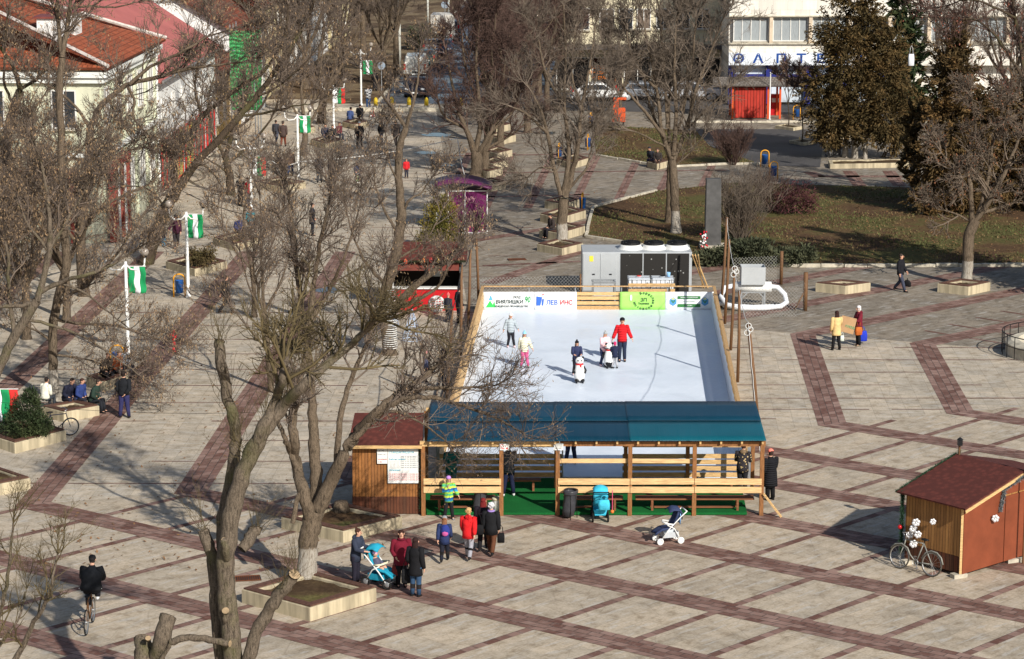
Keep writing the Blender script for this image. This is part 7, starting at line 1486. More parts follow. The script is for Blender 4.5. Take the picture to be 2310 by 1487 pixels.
def lamp_post(label, px, py, top, group='white lamp posts with double arms', flag=None, arms=True, r=.075):
 b = G(px, py); hgt = W(px, top, b.y).z; t = thing('lamp_post', label, 'lamp post', b, rad(4), group); mb = MB(); mb.lathe([(r * 1.7, 0), (r * 1.7, .1), (r, .16), (r, hgt * .4), (r * .75, hgt)], (0, 0, 0), 12); mb.build('post', M_white, t, True)
 if arms:
  for sd in (-1, 1):
   mb = MB(); mb.tube([(0, 0, hgt - .1), (sd * .2, 0, hgt - .32), (sd * .52, 0, hgt - .36), (sd * .75, 0, hgt - .16), (sd * .78, 0, hgt + .18)], .035, 8); a = mb.build('arm', M_white, t, True)
   g = MB(); g.ell((sd * .78, 0, hgt + .38), (.17, .17, .17), 14, 10); g.build('globe', M_globe, a, True); c = MB(); c.lathe([(.09, hgt + .17), (.09, hgt + .22)], (sd * .78, 0, 0), 10); c.build('collar', M_black, a)
 return b, hgt
k = NT('frosted_lamp_globe'); k.b.inputs['Base Color'].default_value = (.3, .26, .22, 1); k.b.inputs['Roughness'].default_value = .15; M_globe = k.m
FC = {'w': mat('white_flag_cloth', (230, 232, 234), .8, .05, 2), 'g': mat('green_flag_cloth', (24, 142, 84), .8, .08, 2), 'r': mat('red_flag_cloth', (206, 46, 42), .8, .08, 2)}
def flag(label, cols, px0, py0, px1, py1, Y, group='flags on the lamp posts'):
 a, b = W(px0, py1, Y), W(px1, py0, Y); w_, h_ = b.x - a.x, b.z - a.z; t = thing('flag', label, 'flag', (a.x, Y, a.z), 0, group); n = len(cols)
 for i, c in enumerate(cols):
  mb = MB(); N = 6; vs = []
  for p in range(N + 1):
   for q in range(11):
    x = w_ * (i + p / N) / n; z = h_ * q / 10; vs.append((x + .02 * math.sin(q * 1.1), .05 * math.sin(x * 9 + q * .7) * (.4 + .6 * (1 - q / 10)), z - .05 * math.sin(x / w_ * PI) * (1 - q / 10)))
  mb.add(vs, [(p * 11 + q, (p + 1) * 11 + q, (p + 1) * 11 + q + 1, p * 11 + q + 1) for p in range(N) for q in range(10)]); o = mb.build('stripe', FC[c], t, True); sd = o.modifiers.new('thick', 'SOLIDIFY'); sd.thickness = .006
 mb = MB(); mb.tube([(-.12, 0, h_ + .02), (w_ + .02, 0, h_ + .02)], .018, 6); mb.build('rod', M_white, t)
lamp_post('white double lamp post in the middle of the left walk', 673, 401, 258); flag('green white green flag on the middle double lamp post', 'gwg', 676, 262, 700, 299, G(673, 401).y)
lamp_post('white lamp post behind the blue bin with globes before the white house', 425, 672, 478); flag('green white green flag on the lamp post behind the blue bin', 'gwg', 424, 484, 457, 536, G(425, 672).y)
lamp_post('nearest white lamp post behind the seated men', 290, 815, 590, arms=True); flag('torn green white green flag on the nearest lamp post', 'gwg', 291, 602, 328, 660, G(290, 815).y)
lamp_post('white lamp post beside the red jacket with a white green red flag', 567, 473, 322); flag('white green red flag on the lamp post beside the red jacket', 'wgr', 570, 353, 599, 396, G(567, 473).y)
lamp_post('white lamp post far along the left walk with a white green red flag', 753, 290, 192); flag('far white green red flag on the left walk', 'wgr', 753, 199, 778, 233, G(753, 290).y)
lamp_post('white lamp post at the street corner with a green white flag', 815, 238, 112); flag('farthest green white green flag at the street corner', 'gwg', 819, 137, 840, 167, G(815, 238).y)
flag('white green red flag with its pole out of the picture at the left edge', 'wgr', -14, 879, 40, 949, 88)
def concrete_post(label, px, py, top, r=.16, m=None):
 b = G(px, py); t = thing('utility_pole', label, 'utility pole', b); z = W(px, top, b.y).z; mb = MB(); mb.tube([(0, 0, 0), (.02, 0, z)], [r, r * .7], 10); mb.build('pole', m or mat('pale_concrete_pole', (200, 200, 190), .9, .2, 3), t, True); mb = MB(); mb.tube([(0, 0, z), (.5, -.1, z + .1), (1.3, -.2, z + .1)], .05, 6); mb.box((1.4, -.2, z + .06), (.5, .2, .1)); mb.build('lamp_arm', M_steel, t)
concrete_post('pale concrete lamp pole covered in notices behind the white van', 901, 152, -20); concrete_post('slim concrete pole farther up the left pavement', 965, 60, -40, .12); concrete_post('pale pole at the end of the left pavement by the round sign', 1012, 40, -40, .12)
def round_sign(label, px, py, top, rr, octa=True):
 b = G(px, py); t = thing('road_sign', label, 'road sign', b); z = W(px, top, b.y).z; mb = MB(); mb.tube([(0, 0, 0), (0, 0, z)], .035, 8); mb.build('post', M_steel, t); mb = MB(); n = 8 if octa else 20; mb.extr([(rr * math.cos(2 * PI * (i + .5) / n), .05, z - rr + rr * math.sin(2 * PI * (i + .5) / n)) for i in range(n)], (0, .02, 0)); mb.build('plate', mat('sign_back_metal', (150, 164, 178), .5, .1, 4, .3), t)
round_sign('octagonal road sign seen from its grey back at the street corner', 861, 218, 139, .32); round_sign('round white road sign on a post far up the street', 1004, 55, 2, .4, False)
def bin_(label, px, py, rz=0, group='blue litter bins on yellow hoops', s=1.0, tilt=False):
 t = thing('litter_bin', label, 'litter bin', G(px, py), rz, group); M_y = mat('yellow_tube', (228, 160, 44), .5, .1, 4); mb = MB(); pts = [(-.26 * s, 0, 0), (-.26 * s, 0, .85 * s)] + [(.26 * s * -math.cos(PI * i / 8), 0, .85 * s + .22 * s * math.sin(PI * i / 8)) for i in range(1, 8)] + [(.26 * s, 0, .85 * s), (.26 * s, 0, 0)]; mb.tube(pts, .035 * s, 8); mb.build('hoop', M_y, t, True)
 mb = MB(); mb.lathe([(.02, .2 * s), (.17 * s, .2 * s), (.19 * s, .75 * s), (.2 * s, .76 * s), (.2 * s, .78 * s), (.175 * s, .78 * s), (.16 * s, .3 * s)], (0, 0, 0), 16, cap=False); mb.build('bucket', mat('blue_bin_metal', (36, 84, 150), .5, .15, 5), t, True)
bin_('blue bin on a yellow hoop beside the second lamp post', 405, 670, .1); bin_('dark bin on a yellow hoop behind the seated man in brown', 265, 838, .2); bin_('blue bin on a yellow hoop at the edge of the back lawn', 1725, 377, .1); bin_('blue bin on a yellow hoop just below the other one at the lawn', 1745, 404, .3); bin_('blue bin on a yellow hoop beside the slatted bench planters', 1314, 478, 1.4); bin_('blue bin on a yellow hoop at the top of the lawn path', 1326, 338, 1.4); bin_('blue bin on a yellow hoop at the shop street', 1333, 288, 1.3); bin_('blue bin on a yellow hoop beside the orange shelter', 1797, 271, .1); bin_('blue bin on a yellow hoop behind the forked tree', 1261, 360, 1.4)
hy = thing('fire_hydrant', 'slim red fire hydrant standing on the brick band of the left walk', 'fire hydrant', G(393, 797)); M_hy = mat('red_hydrant_paint', (198, 42, 46), .5, .12, 4); mb = MB(); mb.lathe([(.1, 0), (.1, .08), (.07, .1), (.07, .62), (.1, .64), (.1, .7), (.075, .72), (.085, .86), (.06, .94), (.02, .98)], (0, 0, 0), 14); mb.build('barrel', M_hy, hy, True)
for sd in (-1, 1): mb = MB(); mb.tube([(sd * .05, 0, .78), (sd * .15, 0, .78)], [.05, .055], 10); mb.build('outlet', M_hy, hy, True)
for lb, px, py in (('black bin bag hung on a ring stand at the left bay of the shelter', 1085, 1160), ('black bin bag hung on a ring stand beside the turquoise pushchair', 1287, 1170)):
 t = thing('bin_bag_stand', lb, 'bin bag', G(px, py), 0, 'bin bags on ring stands'); mb = MB(); mb.torus((0, 0, .92), .2, .02, 'z', 20, 6); [mb.tube([(.2 * math.cos(a), .2 * math.sin(a), .92), (.24 * math.cos(a), .24 * math.sin(a), 0)], .012, 6) for a in (.5, 2.6, 4.7)]; mb.build('ring_stand', M_black, t, True)
 mb = MB(); N = 18; mb.loft([[Vector(((rr + .012 * math.sin(j * 5 + z * 9)) * math.cos(2 * PI * j / N) - (.92 - z) * .09, (rr + .012 * math.cos(j * 4)) * math.sin(2 * PI * j / N), z)) for j in range(N)] for z, rr in ((.06, .06), (.1, .17), (.3, .21), (.55, .2), (.78, .18), (.93, .21), (.95, .225), (.9, .235), (.82, .23))], cap=False); mb.build('bag', mat('grey_black_film', (62, 62, 66), .35, .2, 6), t, True)
tb = thing('plastic_tub', 'white plastic tub behind the grey haired woman', 'tub', G(1122, 1158)); mb = MB(); mb.lathe([(.15, 0), (.17, .46), (.175, .48), (.02, .5)], (0, 0, 0), 18); mb.build('tub', M_white, tb, True); mb = MB(); mb.lathe([(.18, .45), (.18, .52), (.15, .53)], (0, 0, 0), 18); mb.build('lid', mat('cream_lid', (214, 206, 176), .5, .05, 3), tb, True)
def bicycle(label, at, face, c, s=1.0, lean=0.0, group=None, fender=False, M_t=None):
 t = thing('bicycle', label, 'bicycle', at, rad(face), group); t.rotation_euler = (rad(lean) if False else 0, 0, rad(face));
 if lean: t.rotation_euler = (0, rad(lean), rad(face))
 Mf = mat('bicycle_paint', c, .4, .1, 5); R = .33 * s; wb = .52 * s
 for y in (-wb, wb):
  mb = MB(); mb.torus((0, y, R), R - .02, .02, 'x', 32, 6); w_ = mb.build('wheel', M_t or M_rubber, t, True)
  sp = MB(); sp.torus((0, y, R), R - .045, .012, 'x', 28, 4); sp.tube([(-.04, y, R), (.04, y, R)], .03, 8)
  for i in range(14): a = 2 * PI * i / 14; sp.tube([(0, y, R), (0, y + (R - .045) * math.cos(a), R + (R - .045) * math.sin(a))], .003, 3)
  sp.build('spokes', M_chrome, w_)
  if fender: fd = MB(); fd.tube([(0, y + (R + .025) * math.cos(a), R + (R + .025) * math.sin(a)) for a in [rad(q) for q in ((10, 40, 70, 100, 130, 165) if y > 0 else (15, 50, 85, 120, 150))]], .022, 6); fd.build('mudguard', Mf, t, True)
 fr_ = MB(); bb, se, hd, hd2 = (0, .02 * s, .28 * s), (0, .2 * s, .82 * s), (0, -.38 * s, .82 * s), (0, -.42 * s, .62 * s); rw, fw = (0, wb, R), (0, -wb, R)
 for p, q in ((bb, se), (se, hd), (bb, hd2), (hd, hd2), (bb, rw), (se, rw)): fr_.tube([p, q], .017 * s, 7)
 fr_.tube([hd2, (0, -.47 * s, .5 * s), fw], .015 * s, 7); fr_.build('frame', Mf, t, True)
 sd = MB(); sd.ell((0, .22 * s, .93 * s), (.075 * s, .13 * s, .035 * s), 10, 6); sd.tube([(0, .2 * s, .8 * s), (0, .215 * s, .92 * s)], .014, 6); sd.build('saddle', M_black, t, True)
 hb = MB(); hb.tube([(-.29 * s, -.24 * s, .98 * s), (-.2 * s, -.36 * s, 1.02 * s), (0, -.38 * s, 1.0 * s), (.2 * s, -.36 * s, 1.02 * s), (.29 * s, -.24 * s, .98 * s)], .013, 7); hb.tube([(0, -.38 * s, .8 * s), (0, -.38 * s, 1.0 * s)], .014, 6); hb.build('handlebar', M_chrome, t, True)
 cr_ = MB(); cr_.torus((.04, .02 * s, .28 * s), .09 * s, .01, 'x', 18, 4); cr_.tube([(.05, .02 * s, .28 * s), (.06, .12 * s, .16 * s)], .01, 5); cr_.tube([(-.05, .02 * s, .28 * s), (-.06, -.08 * s, .4 * s)], .01, 5); cr_.box((.1, .12 * s, .15 * s), (.09, .08, .02)); cr_.box((-.1, -.08 * s, .41 * s), (.09, .08, .02)); cr_.build('crank', M_chrome, t)
 return t
bicycle('silver grey city bicycle with mudguards leaning on the plank kiosk', G(2062, 1292), 0, (136, 136, 128), 1.12, 0, None, True, mat('dusty_tyre', (84, 78, 68), .9, .2, 6)).rotation_euler = (0, rad(-8), math.atan2(-(G(2092, 1296).x - G(2022, 1278).x), (G(2092, 1296).y - G(2022, 1278).y)))
bicycle('black bicycle with orange fork ridden by the cyclist at the bottom left', G(203, 1418), 180, (96, 66, 40), 1.08)
bicycle('dark blue bicycle parked at the left thuja planter', G(128, 986), 118, (40, 44, 62), 1.0)
bicycle('small green bicycle of the boy in the middle of the walk', G(805, 420), 15, (110, 150, 60), .8)
bicycle('red bicycle of the man in the plaid shirt', G(841, 274), 200, (190, 52, 48), 1.0); bicycle('old grey bicycle leaning by the farther seated group', G(793, 318), 100, (90, 86, 84), 1.0)
def wheel(t, c, r, w_=.05, m=M_rubber, axis='x'):
 mb = MB(); mb.torus(c, r - w_ / 2, w_ / 2, axis, 20, 6); o = mb.build('wheel', m, t, True); h_ = MB(); h_.ell(c, tuple((.02 if a == axis else r * .55) for a in 'xyz'), 12, 6); h_.build('hub', M_steel if m is M_rubber else M_white, o, True)
def shell(t, pts, w0, w1, m, nm, th=.03):
 """fabric panel: side profile (y, z) swept across the width"""
 mb = MB(); N = len(pts); vs = []
 for i, (y, z) in enumerate(pts):
  ww = w0 + (w1 - w0) * i / (N - 1)
  for j in range(7): x = -ww + 2 * ww * j / 6; vs.append((x, y - (.06 * (x / ww) ** 2 if nm != 'canopy' else 0), z - (.1 * (x / ww) ** 2 if nm == 'canopy' else 0)))
 mb.add(vs, [(i * 7 + j, (i + 1) * 7 + j, (i + 1) * 7 + j + 1, i * 7 + j + 1) for i in range(N - 1) for j in range(6)]); o = mb.build(nm, m, t, True); sd = o.modifiers.new('thick', 'SOLIDIFY'); sd.thickness = th; return o
def pushchair(label, at, face, fab, frame_m, wr=.13, wm=None, trim=None, basket=None):
 t = thing('pushchair', label, 'pushchair', at, rad(face)); F = cloth('pushchair_fabric', fab); wm = wm or M_rubber
 for x in (-.24, .24):
  for y in (-.34, .32): wheel(t, (x, y, wr), wr, .055, wm)
 fr_ = MB()
 for x in (-.24, .24): fr_.tube([(x, -.34, wr), (x, -.1, .45), (x, .3, .85), (x, .5, 1.02)], .018, 7); fr_.tube([(x, .32, wr), (x, .1, .5), (x, -.12, .62)], .018, 7)
 fr_.tube([(-.24, .5, 1.02), (.24, .5, 1.02)], .02, 7); fr_.tube([(-.24, .32, wr), (.24, .32, wr)], .014, 6); fr_.tube([(-.24, -.34, wr), (.24, -.34, wr)], .014, 6); fr_.build('frame', frame_m, t, True)
 shell(t, [(-.42, .3), (-.34, .36), (-.2, .44), (-.05, .46), (.1, .47), (.2, .62), (.3, .88), (.34, 1.0)], .2, .21, F, 'seat', .06)
 shell(t, [(.36, .86), (.38, 1.02), (.28, 1.14), (.1, 1.17), (-.06, 1.1)], .23, .24, F, 'canopy', .02)
 bar = MB(); bar.tube([(-.23, .08, .62), (-.22, -.14, .66), (0, -.2, .67), (.22, -.14, .66), (.23, .08, .62)], .028, 8); bar.build('bumper_bar', trim or M_black, t, True)
 bk_ = MB(); bk_.loft([[Vector((x * s_, y_, z)) for x, y_ in ((-.2, -.2), (.2, -.2), (.2, .26), (-.2, .26))] for z, s_ in ((.2, .85), (.38, 1.05))], cap=False); bk_.add([(-.17, -.2, .2), (.17, -.2, .2), (.17, .26, .2), (-.17, .26, .2)], [(0, 1, 2, 3)]); o = bk_.build('basket', basket or F, t); sd = o.modifiers.new('thick', 'SOLIDIFY'); sd.thickness = .012
 return t
pc = pushchair('turquoise pushchair with cream tray and a baby in it', G(858, 1322), 62, (36, 150, 178), M_white, .15, trim=mat('cream_tray', (222, 212, 182), .5, .05, 3))
pc.scale = (1.08, 1.08, 1.08)
by = thing('person', 'baby in pink hat sitting in the turquoise pushchair', 'person', G(858, 1322) + UP * .55, rad(62))
mb = MB(); mb.tube([(0, .1, 0), (0, .13, .14), (0, .17, .26), (0, .18, .3)], [.09, .11, .09, .05], 10); mb.ell((0, .16, .4), (.075, .08, .085), 12, 8)
for sd in (-1, 1): mb.tube([(sd * .06, .05, 0), (sd * .08, -.12, .02), (sd * .08, -.2, -.1)], [.055, .05, .035], 8); mb.tube([(sd * .1, .15, .22), (sd * .14, .05, .12), (sd * .12, -.08, .1)], [.045, .04, .03], 8)
bb = mb.build('body', SKIN, by, True)
mb = MB(); mb.tube([(0, .1, -.01), (0, .13, .14), (0, .17, .27)], [.1, .125, .1], 10)
for sd in (-1, 1): mb.tube([(sd * .1, .15, .22), (sd * .14, .05, .12), (sd * .12, -.05, .1)], [.055, .052, .04], 8)
mb.build('jacket', cloth('grey_baby_suit', (86, 86, 106)), by, True); mb = MB(); mb.lathe([(.088, 0), (.09, .03), (.07, .075), (.02, .1)], (0, .17, .41), 12); mb.build('hat', cloth('knit_hat', (240, 178, 206)), by, True)
p2 = pushchair('turquoise pushchair parked with its back to the camera by the bin bag', G(1353, 1172), 182, (62, 182, 212), M_black, .15)
hung_bag('small turquoise bag hung on the handle of the parked pushchair', 'bag', G(1361, 1172) + Vector((0, -.5, .78)), (.36, .16, .32), (70, 186, 214), 0, .15, 'bag')
tw = thing('toy_windmill', 'pink stick toy with a red and yellow top on the parked pushchair', 'toy', G(1381, 1172)); mb = MB(); mb.tube([(0, 0, .3), (0, 0, .95)], .012, 6); mb.build('stick', mat('pink_plastic', (226, 90, 130), .4, .1, 3), tw); mb = MB(); mb.ell((0, 0, .26), (.06, .06, .06), 10, 8); mb.build('ball', mat('orange_plastic', (228, 120, 50), .4, .1, 3), tw, True)
p3 = pushchair('small white and pale blue pushchair standing alone on the square', G(1508, 1224), 285, (52, 62, 92), M_white, .11, M_white, M_white, mat('pale_mesh_basket', (196, 202, 206), .7, .1, 5)); shell(p3, [(.37, .6), (.385, .85), (.38, 1.0)], .19, .2, cloth('pale_blue_fabric', (118, 160, 206)), 'back_panel', .03)
A_, B_, C_ = G(2168.6, 1304), G(2040, 1268), G(2300, 1273); ax = (B_ - A_).normalized(); ay_ = Vector((-ax.y, ax.x, 0)); ay_ = ay_ if ay_.dot(C_ - A_) > 0 else -ay_
ks = thing('market_kiosk', 'plank market kiosk with red shingle roof and brown side board at the right edge', 'kiosk', A_); lw = (B_ - A_).length; hw_ = W(2168.6, 1142, A_.y).z; D_ = 2.55
mb = MB(); base = [Vector(), ax * lw, ax * lw + ay_ * 2 * D_, ay_ * 2 * D_]; rdg = hw_ + .62; e3 = .12
mb.loft([[p + UP * .62 for p in base], [p + UP * hw_ for p in base]]); mb.build('plank_wall', M_kioskwall, ks); mb = MB(); mb.loft([[p * 1.003 + UP * e3 for p in base], [p * 1.003 + UP * .61 for p in base]]); mb.build('base', M_hutbase, ks)
M_board = mat('red_brown_board', (128, 66, 42), .6, .2, 1.2)
mb = MB(); mb.extr([-ax * .03 + UP * e3, ay_ * 1.9 - ax * .03 + UP * e3, ay_ * 1.9 - ax * .03 + UP * (hw_ + .5 * .62 / 1.0 * 1.45 - .0), ay_ * D_ - ax * .03 + UP * rdg if False else ay_ * 1.9 - ax * .03 + UP * (hw_ + .62 * 1.9 / D_), -ax * .03 + UP * hw_], ax * .028); mb.build('side_board', M_board, ks)
mb = MB(); mb.extr([ay_ * 1.93 - ax * .035 + UP * e3, ay_ * 3.4 - ax * .035 + UP * e3, ay_ * 3.4 - ax * .035 + UP * (hw_ - .05), ay_ * 1.93 - ax * .035 + UP * (hw_ - .05)], ax * .03); dr = mb.build('door', M_board, ks); mb = MB(); mb.extr([ay_ * 1.9 - ax * .02 + UP * hw_, ay_ * 2 * D_ - ax * .02 + UP * hw_, ay_ * D_ - ax * .02 + UP * rdg, ay_ * 1.9 - ax * .02 + UP * (hw_ + .62 * 1.9 / D_)], ax * .02); mb.build('gable_board', M_board, ks)
ov = .22; sl = .62 / D_
r1 = [-ax * ov - ay_ * ov, ax * (lw + ov) - ay_ * ov, ax * (lw + ov) + ay_ * D_, -ax * ov + ay_ * D_]
roof_face(None, [r1[0] + UP * (hw_ + .06 - ov * sl), r1[1] + UP * (hw_ + .06 - ov * sl), r1[2] + UP * (rdg + .06), r1[3] + UP * (rdg + .06)], M_shingle, ks, th=.05)
r2 = [-ax * ov + ay_ * (2 * D_ + ov), ax * (lw + ov) + ay_ * (2 * D_ + ov)]
roof_face(None, [r2[1] + UP * (hw_ + .06 - ov * sl), r2[0] + UP * (hw_ + .06 - ov * sl), r1[3] + UP * (rdg + .06), r1[2] + UP * (rdg + .06)], M_shingle, ks, th=.05)
mb = MB(); mb.beam(-ax * (ov + .015) - ay_ * ov + UP * (hw_ - .04 - ov * sl), -ax * (ov + .015) + ay_ * D_ + UP * (rdg - .04), .03, .09); mb.beam(-ax * (ov + .015) + ay_ * (2 * D_ + ov) + UP * (hw_ - .04 - ov * sl), -ax * (ov + .015) + ay_ * D_ + UP * (rdg - .04), .03, .09); mb.build('barge_board', M_pine, ks)
mb = MB(); [mb.beam(p - UP * 0 + UP * .0, p + UP * hw_, .07, .07) for p in (ax * .0 - ay_ * .02 + ax * .03,)]; mb.build('corner_post', M_pine, ks)
[MB().box(p + UP * .06, (.45, .25, .12), .4).build('footing', M_kerb, ks) for p in (ax * .1, ax * (lw - .2), ay_ * 2.4, ay_ * 4.5)]
def snow_flower(label, p, r, parent=None):
 t = thing('foil_flower', label, 'decoration', p, 0, 'silver foil flowers on the kiosk'); mb = MB()
 for i in range(6): a = rad(60 * i + 15); mb.ell((r * .6 * math.cos(a), 0, r * .6 * math.sin(a)), (r * .42, .025, r * .42), 8, 5)
 mb.build('petals', mat('silver_foil', (214, 214, 216), .3, .15, 9, .3), t, True); mb = MB(); mb.ell((0, -.02, 0), (r * .22, .03, r * .22), 8, 5); mb.build('centre', M_white, t, True)
for i, (px, py, r_, lb) in enumerate(((2066, 1178, .13, 'upper silver foil flower above the bicycle'), (2060, 1192, .13, 'silver foil flower in the middle of the bunch above the bicycle'), (2052, 1206, .12, 'left silver foil flower of the bunch above the bicycle'), (2070, 1205, .12, 'right silver foil flower of the bunch above the bicycle'), (2060, 1226, .13, 'lowest silver foil flower just behind the handlebar'), (2104, 1176, .1, 'single silver foil flower in the middle of the plank wall'))):
 q = W(px, py, (A_ + ax * lw * ((2168 - px) / 128.)).y - .1) ; snow_flower(lb, q - Vector((0, .05, 0)), r_)
snow_flower('single silver foil flower on the red brown side board', W(2238, 1168, (A_ + ay_ * 1.25).y) - ax * .12, .12)
garland('tinsel_garland', 'tinsel garland with red and gold baubles down the left corner of the kiosk', [A_ + ax * (lw + .06) - ay_ * .1 + UP * q for q in (hw_, 1.4, .8, .3)], .1, gm, 1500); garland('tinsel_garland', 'tinsel garland along the left eave of the kiosk roof', [A_ + ax * (lw + ov) - ay_ * ov + UP * hw_, A_ + ax * (lw + ov) + ay_ * D_ + UP * (rdg + .08)], .07, gm, 1300)
bb_ = MB()
tg = thing('bauble', 'red bauble in the corner garland of the kiosk', 'bauble', A_ + ax * (lw + .08) - ay_ * .16 + UP * 1.1); bb_.ell((0, 0, 0), (.07, .07, .07), 10, 8); bb_.build('glass_ball', mat('red_bauble', (190, 40, 44), .2, .1, 3, .2), tg, True)
def lantern_post(label, p, top, wrap):
 t = thing('lantern_post', label, 'lantern post', p); mb = MB(); z = top; mb.tube([(0, 0, 0), (0, 0, z)], .035, 8); mb.build('post', M_post, t); mb = MB(); mb.box((0, -.06, z + .04), (.14, .14, .18)); mb.lathe([(.1, z + .13), (.02, z + .2)], (0, -.06, 0), 8); mb.build('lantern', M_black, t); garland('wrapping', None, [Vector((0, 0, q)) for q in wrap], .07, gm, 700, t)
pa = A_ + ax * (lw + .1) + ay_ * D_; lantern_post('lantern post wrapped in green tinsel behind the left ridge end of the kiosk', pa, W(2122, 1000, pa.y).z, (1.6, W(2122, 1015, pa.y).z)); pb2 = A_ - ax * (ov + .1) + ay_ * (D_ - .05); lantern_post('thin lantern post at the right ridge end of the kiosk', pb2, W(2272, 1022, pb2.y).z, (rdg - .1, rdg + .25))
garland('tinsel_garland', 'silver grey tinsel garland hanging on the side board from the ridge', [pb2 - ax * .08 + UP * rdg, A_ + ay_ * 1.75 - ax * .12 + UP * (rdg - .4), A_ + ay_ * 1.6 - ax * .1 + UP * 1.75], .08, mat('grey_tinsel', (120, 126, 128), .5, .3, 15), 1300)
k2_ = thing('market_kiosk', 'corner of a second kiosk roof with dark fringe cut off by the right edge', 'kiosk', G(2395, 1120)); roof_face(None, [(-1.05, -1.2, 2.2), (1.6, -1.2, 2.2), (1.6, .2, 2.9), (-.9, .2, 2.9)], M_shingle, k2_, th=.08); mb = MB(); mb.box((.3, .2, 1.05), (2.2, 2.0, 2.1)); mb.build('wall', M_kioskwall, k2_); garland('fringe', None, [Vector((-1.05, -1.22, 2.1)), Vector((1.6, -1.22, 2.1))], .1, M_black, 800, k2_)
rs = thing('drinks_stall', 'red market stall with red brown awning and shingle roof left of the rink', 'stall', (W(885, 700, 111.5).x, 111.5, 0)); rw = W(1041, 700, 111.5).x - rs.location.x; M_redp = mat('bright_red_panel', (186, 26, 34), .5, .08, 2)
mb = MB(); mb.box((rw / 2, .05, .5), (rw, .1, 1.0)); mb.build('counter_front', M_redp, rs); mb = MB(); mb.box((rw / 2, .1, 1.03), (rw + .1, .4, .06)); mb.box((rw - .03, 0.02, 1.5), (.06, .06, .95)); mb.box((.03, .02, 1.5), (.06, .06, .95)); mb.build('white_frame', M_white, rs)
mb = MB(); mb.box((rw / 2, 2.0, 1.15), (rw, .08, 2.3)); mb.box((.04, 1.05, 1.15), (.08, 1.8, 2.3)); mb.box((rw - .04, 1.05, 1.15), (.08, 1.8, 2.3)); mb.build('inner_wall', mat('dark_stall_inside', (52, 44, 40), .8, .2, 2), rs); mb = MB(); mb.extr([(.1, -.55, 1.92), (rw - .1, -.55, 1.92), (rw - .1, .1, 2.2), (.1, .1, 2.2)], (0, 0, .04)); mb.build('awning', mat('red_brown_awning', (118, 62, 52), .7, .15, 2), rs)
roof_face(None, [(-.2, -.3, 2.35), (rw + .25, -.3, 2.35), (rw + .0, 1.1, 2.95), (.2, 1.1, 2.95)], M_shingle, rs, th=.07); roof_face(None, [(rw + .25, 2.4, 2.35), (-.2, 2.4, 2.35), (.2, 1.1, 2.95), (rw, 1.1, 2.95)], M_shingle, rs, th=.07); roof_face(None, [(rw + .25, -.3, 2.35), (rw + .25, 2.4, 2.35), (rw, 1.1, 2.95)], M_shingle, rs, th=.07, along=Vector((0, 1, 0)))
mb = MB(); mb.box((rw * .62, 1.2, 1.55), (.5, .04, .42)); mb.build('menu_board', mat('pale_menu', (196, 200, 196), .6, .1, 3), rs); garland('tinsel_garland', 'green garland with small lights along the eave of the red stall', [rs.location + Vector((-.2, -.35, 2.3)), rs.location + Vector((rw + .2, -.35, 2.3))], .09, mat('dark_fir_garland', (52, 58, 38), .8, .4, 12), 1500)
for i, (px, py, c, lb) in enumerate(((955, 588, (222, 120, 60), 'orange ornament on the left of the stall eave'), (972, 587, (206, 60, 60), 'red ornament in the middle of the stall eave'), (988, 589, (228, 190, 110), 'gold ornament on the stall eave'), (915, 590, (214, 90, 60), 'orange red ornament at the left end of the stall eave'))):
 o = MB(); o.lathe([(.02, -.12), (.08, -.06), (.09, .02), (.05, .09), (.02, .12)], (0, 0, 0), 10); b_ = o.build('ornament', mat('ornament_%d' % i, c, .3, .1, 3), None, True); b_.location = W(px, py, 111.05); tag(b_, lb, 'decoration', 'ornaments on the stall eave')
def light_ball(label, p, r, ring=8):
 t = thing('wire_ball', label, 'decoration', p, .3); mb = MB(); [mb.torus((0, 0, 0), r, .022, 'x', 28, 5)]
 for i in range(ring):
  a = PI * i / ring; n_ = 24; mb.tube([(r * math.sin(2 * PI * j / n_) * math.cos(a), r * math.sin(2 * PI * j / n_) * math.sin(a), r * math.cos(2 * PI * j / n_)) for j in range(n_ + 1)], .022, 5)
 for z in (-.6, -.3, 0, .3, .6): mb.torus((0, 0, z * r), r * math.sqrt(1 - z * z), .022, 'z', 24, 5)
 mb.build('wire', M_cable, t, True)
light_ball('white wire ball hanging before the red stall counter', W(985, 686, 110.6), .36)
for lb, px, py, s_ in (('white wire snowflake frame in front of the stall, left', 885, 735, .5), ('blue white wire tree frame standing below the red stall', 930, 770, .75)):
 t = thing('wire_figure', lb, 'decoration', G(px, py)); mb = MB()
 for i in range(6): a = 2 * PI * i / 6; mb.tube([(s_ * .6 * math.cos(a), s_ * .6 * math.sin(a), 0), (0, 0, s_ * 1.9)], .018, 5)
 for z in (.1, .5, .9, 1.3): mb.torus((0, 0, z * s_), s_ * .6 * (1 - z / 1.9), .018, 'z', 18, 4)
 mb.build('wire', mat('pale_blue_wire', (186, 200, 222), .4, .1, 5), t, True)
tl = MB()
for i in range(28): a = i * 1.1; tl.torus((0, 0, .3 + i * .09), .3 - i * .002, .018, 'z', 18, 4)
o = tl.build('light_chain', M_cable, None, True); o.location = G(880, 800); tag(o, 'white light chain wound round the foot of the tree behind the stall', 'light chain')
pk = thing('ice_cream_kiosk', 'purple kiosk with curved roof and a big sweets picture on its side', 'kiosk', (W(1011, 521, 132.6).x, 132.6, 0)); pw = W(1100, 521, 132.6).x - pk.location.x; M_pur = mat('purple_panel', (104, 32, 84), .45, .12, 1.5)
mb = MB(); mb.box((pw / 2, 1.0, 1.15), (pw, 2.0, 2.3)); mb.build('cabin', M_pur, pk); mb = MB(); N = 12; vs = []
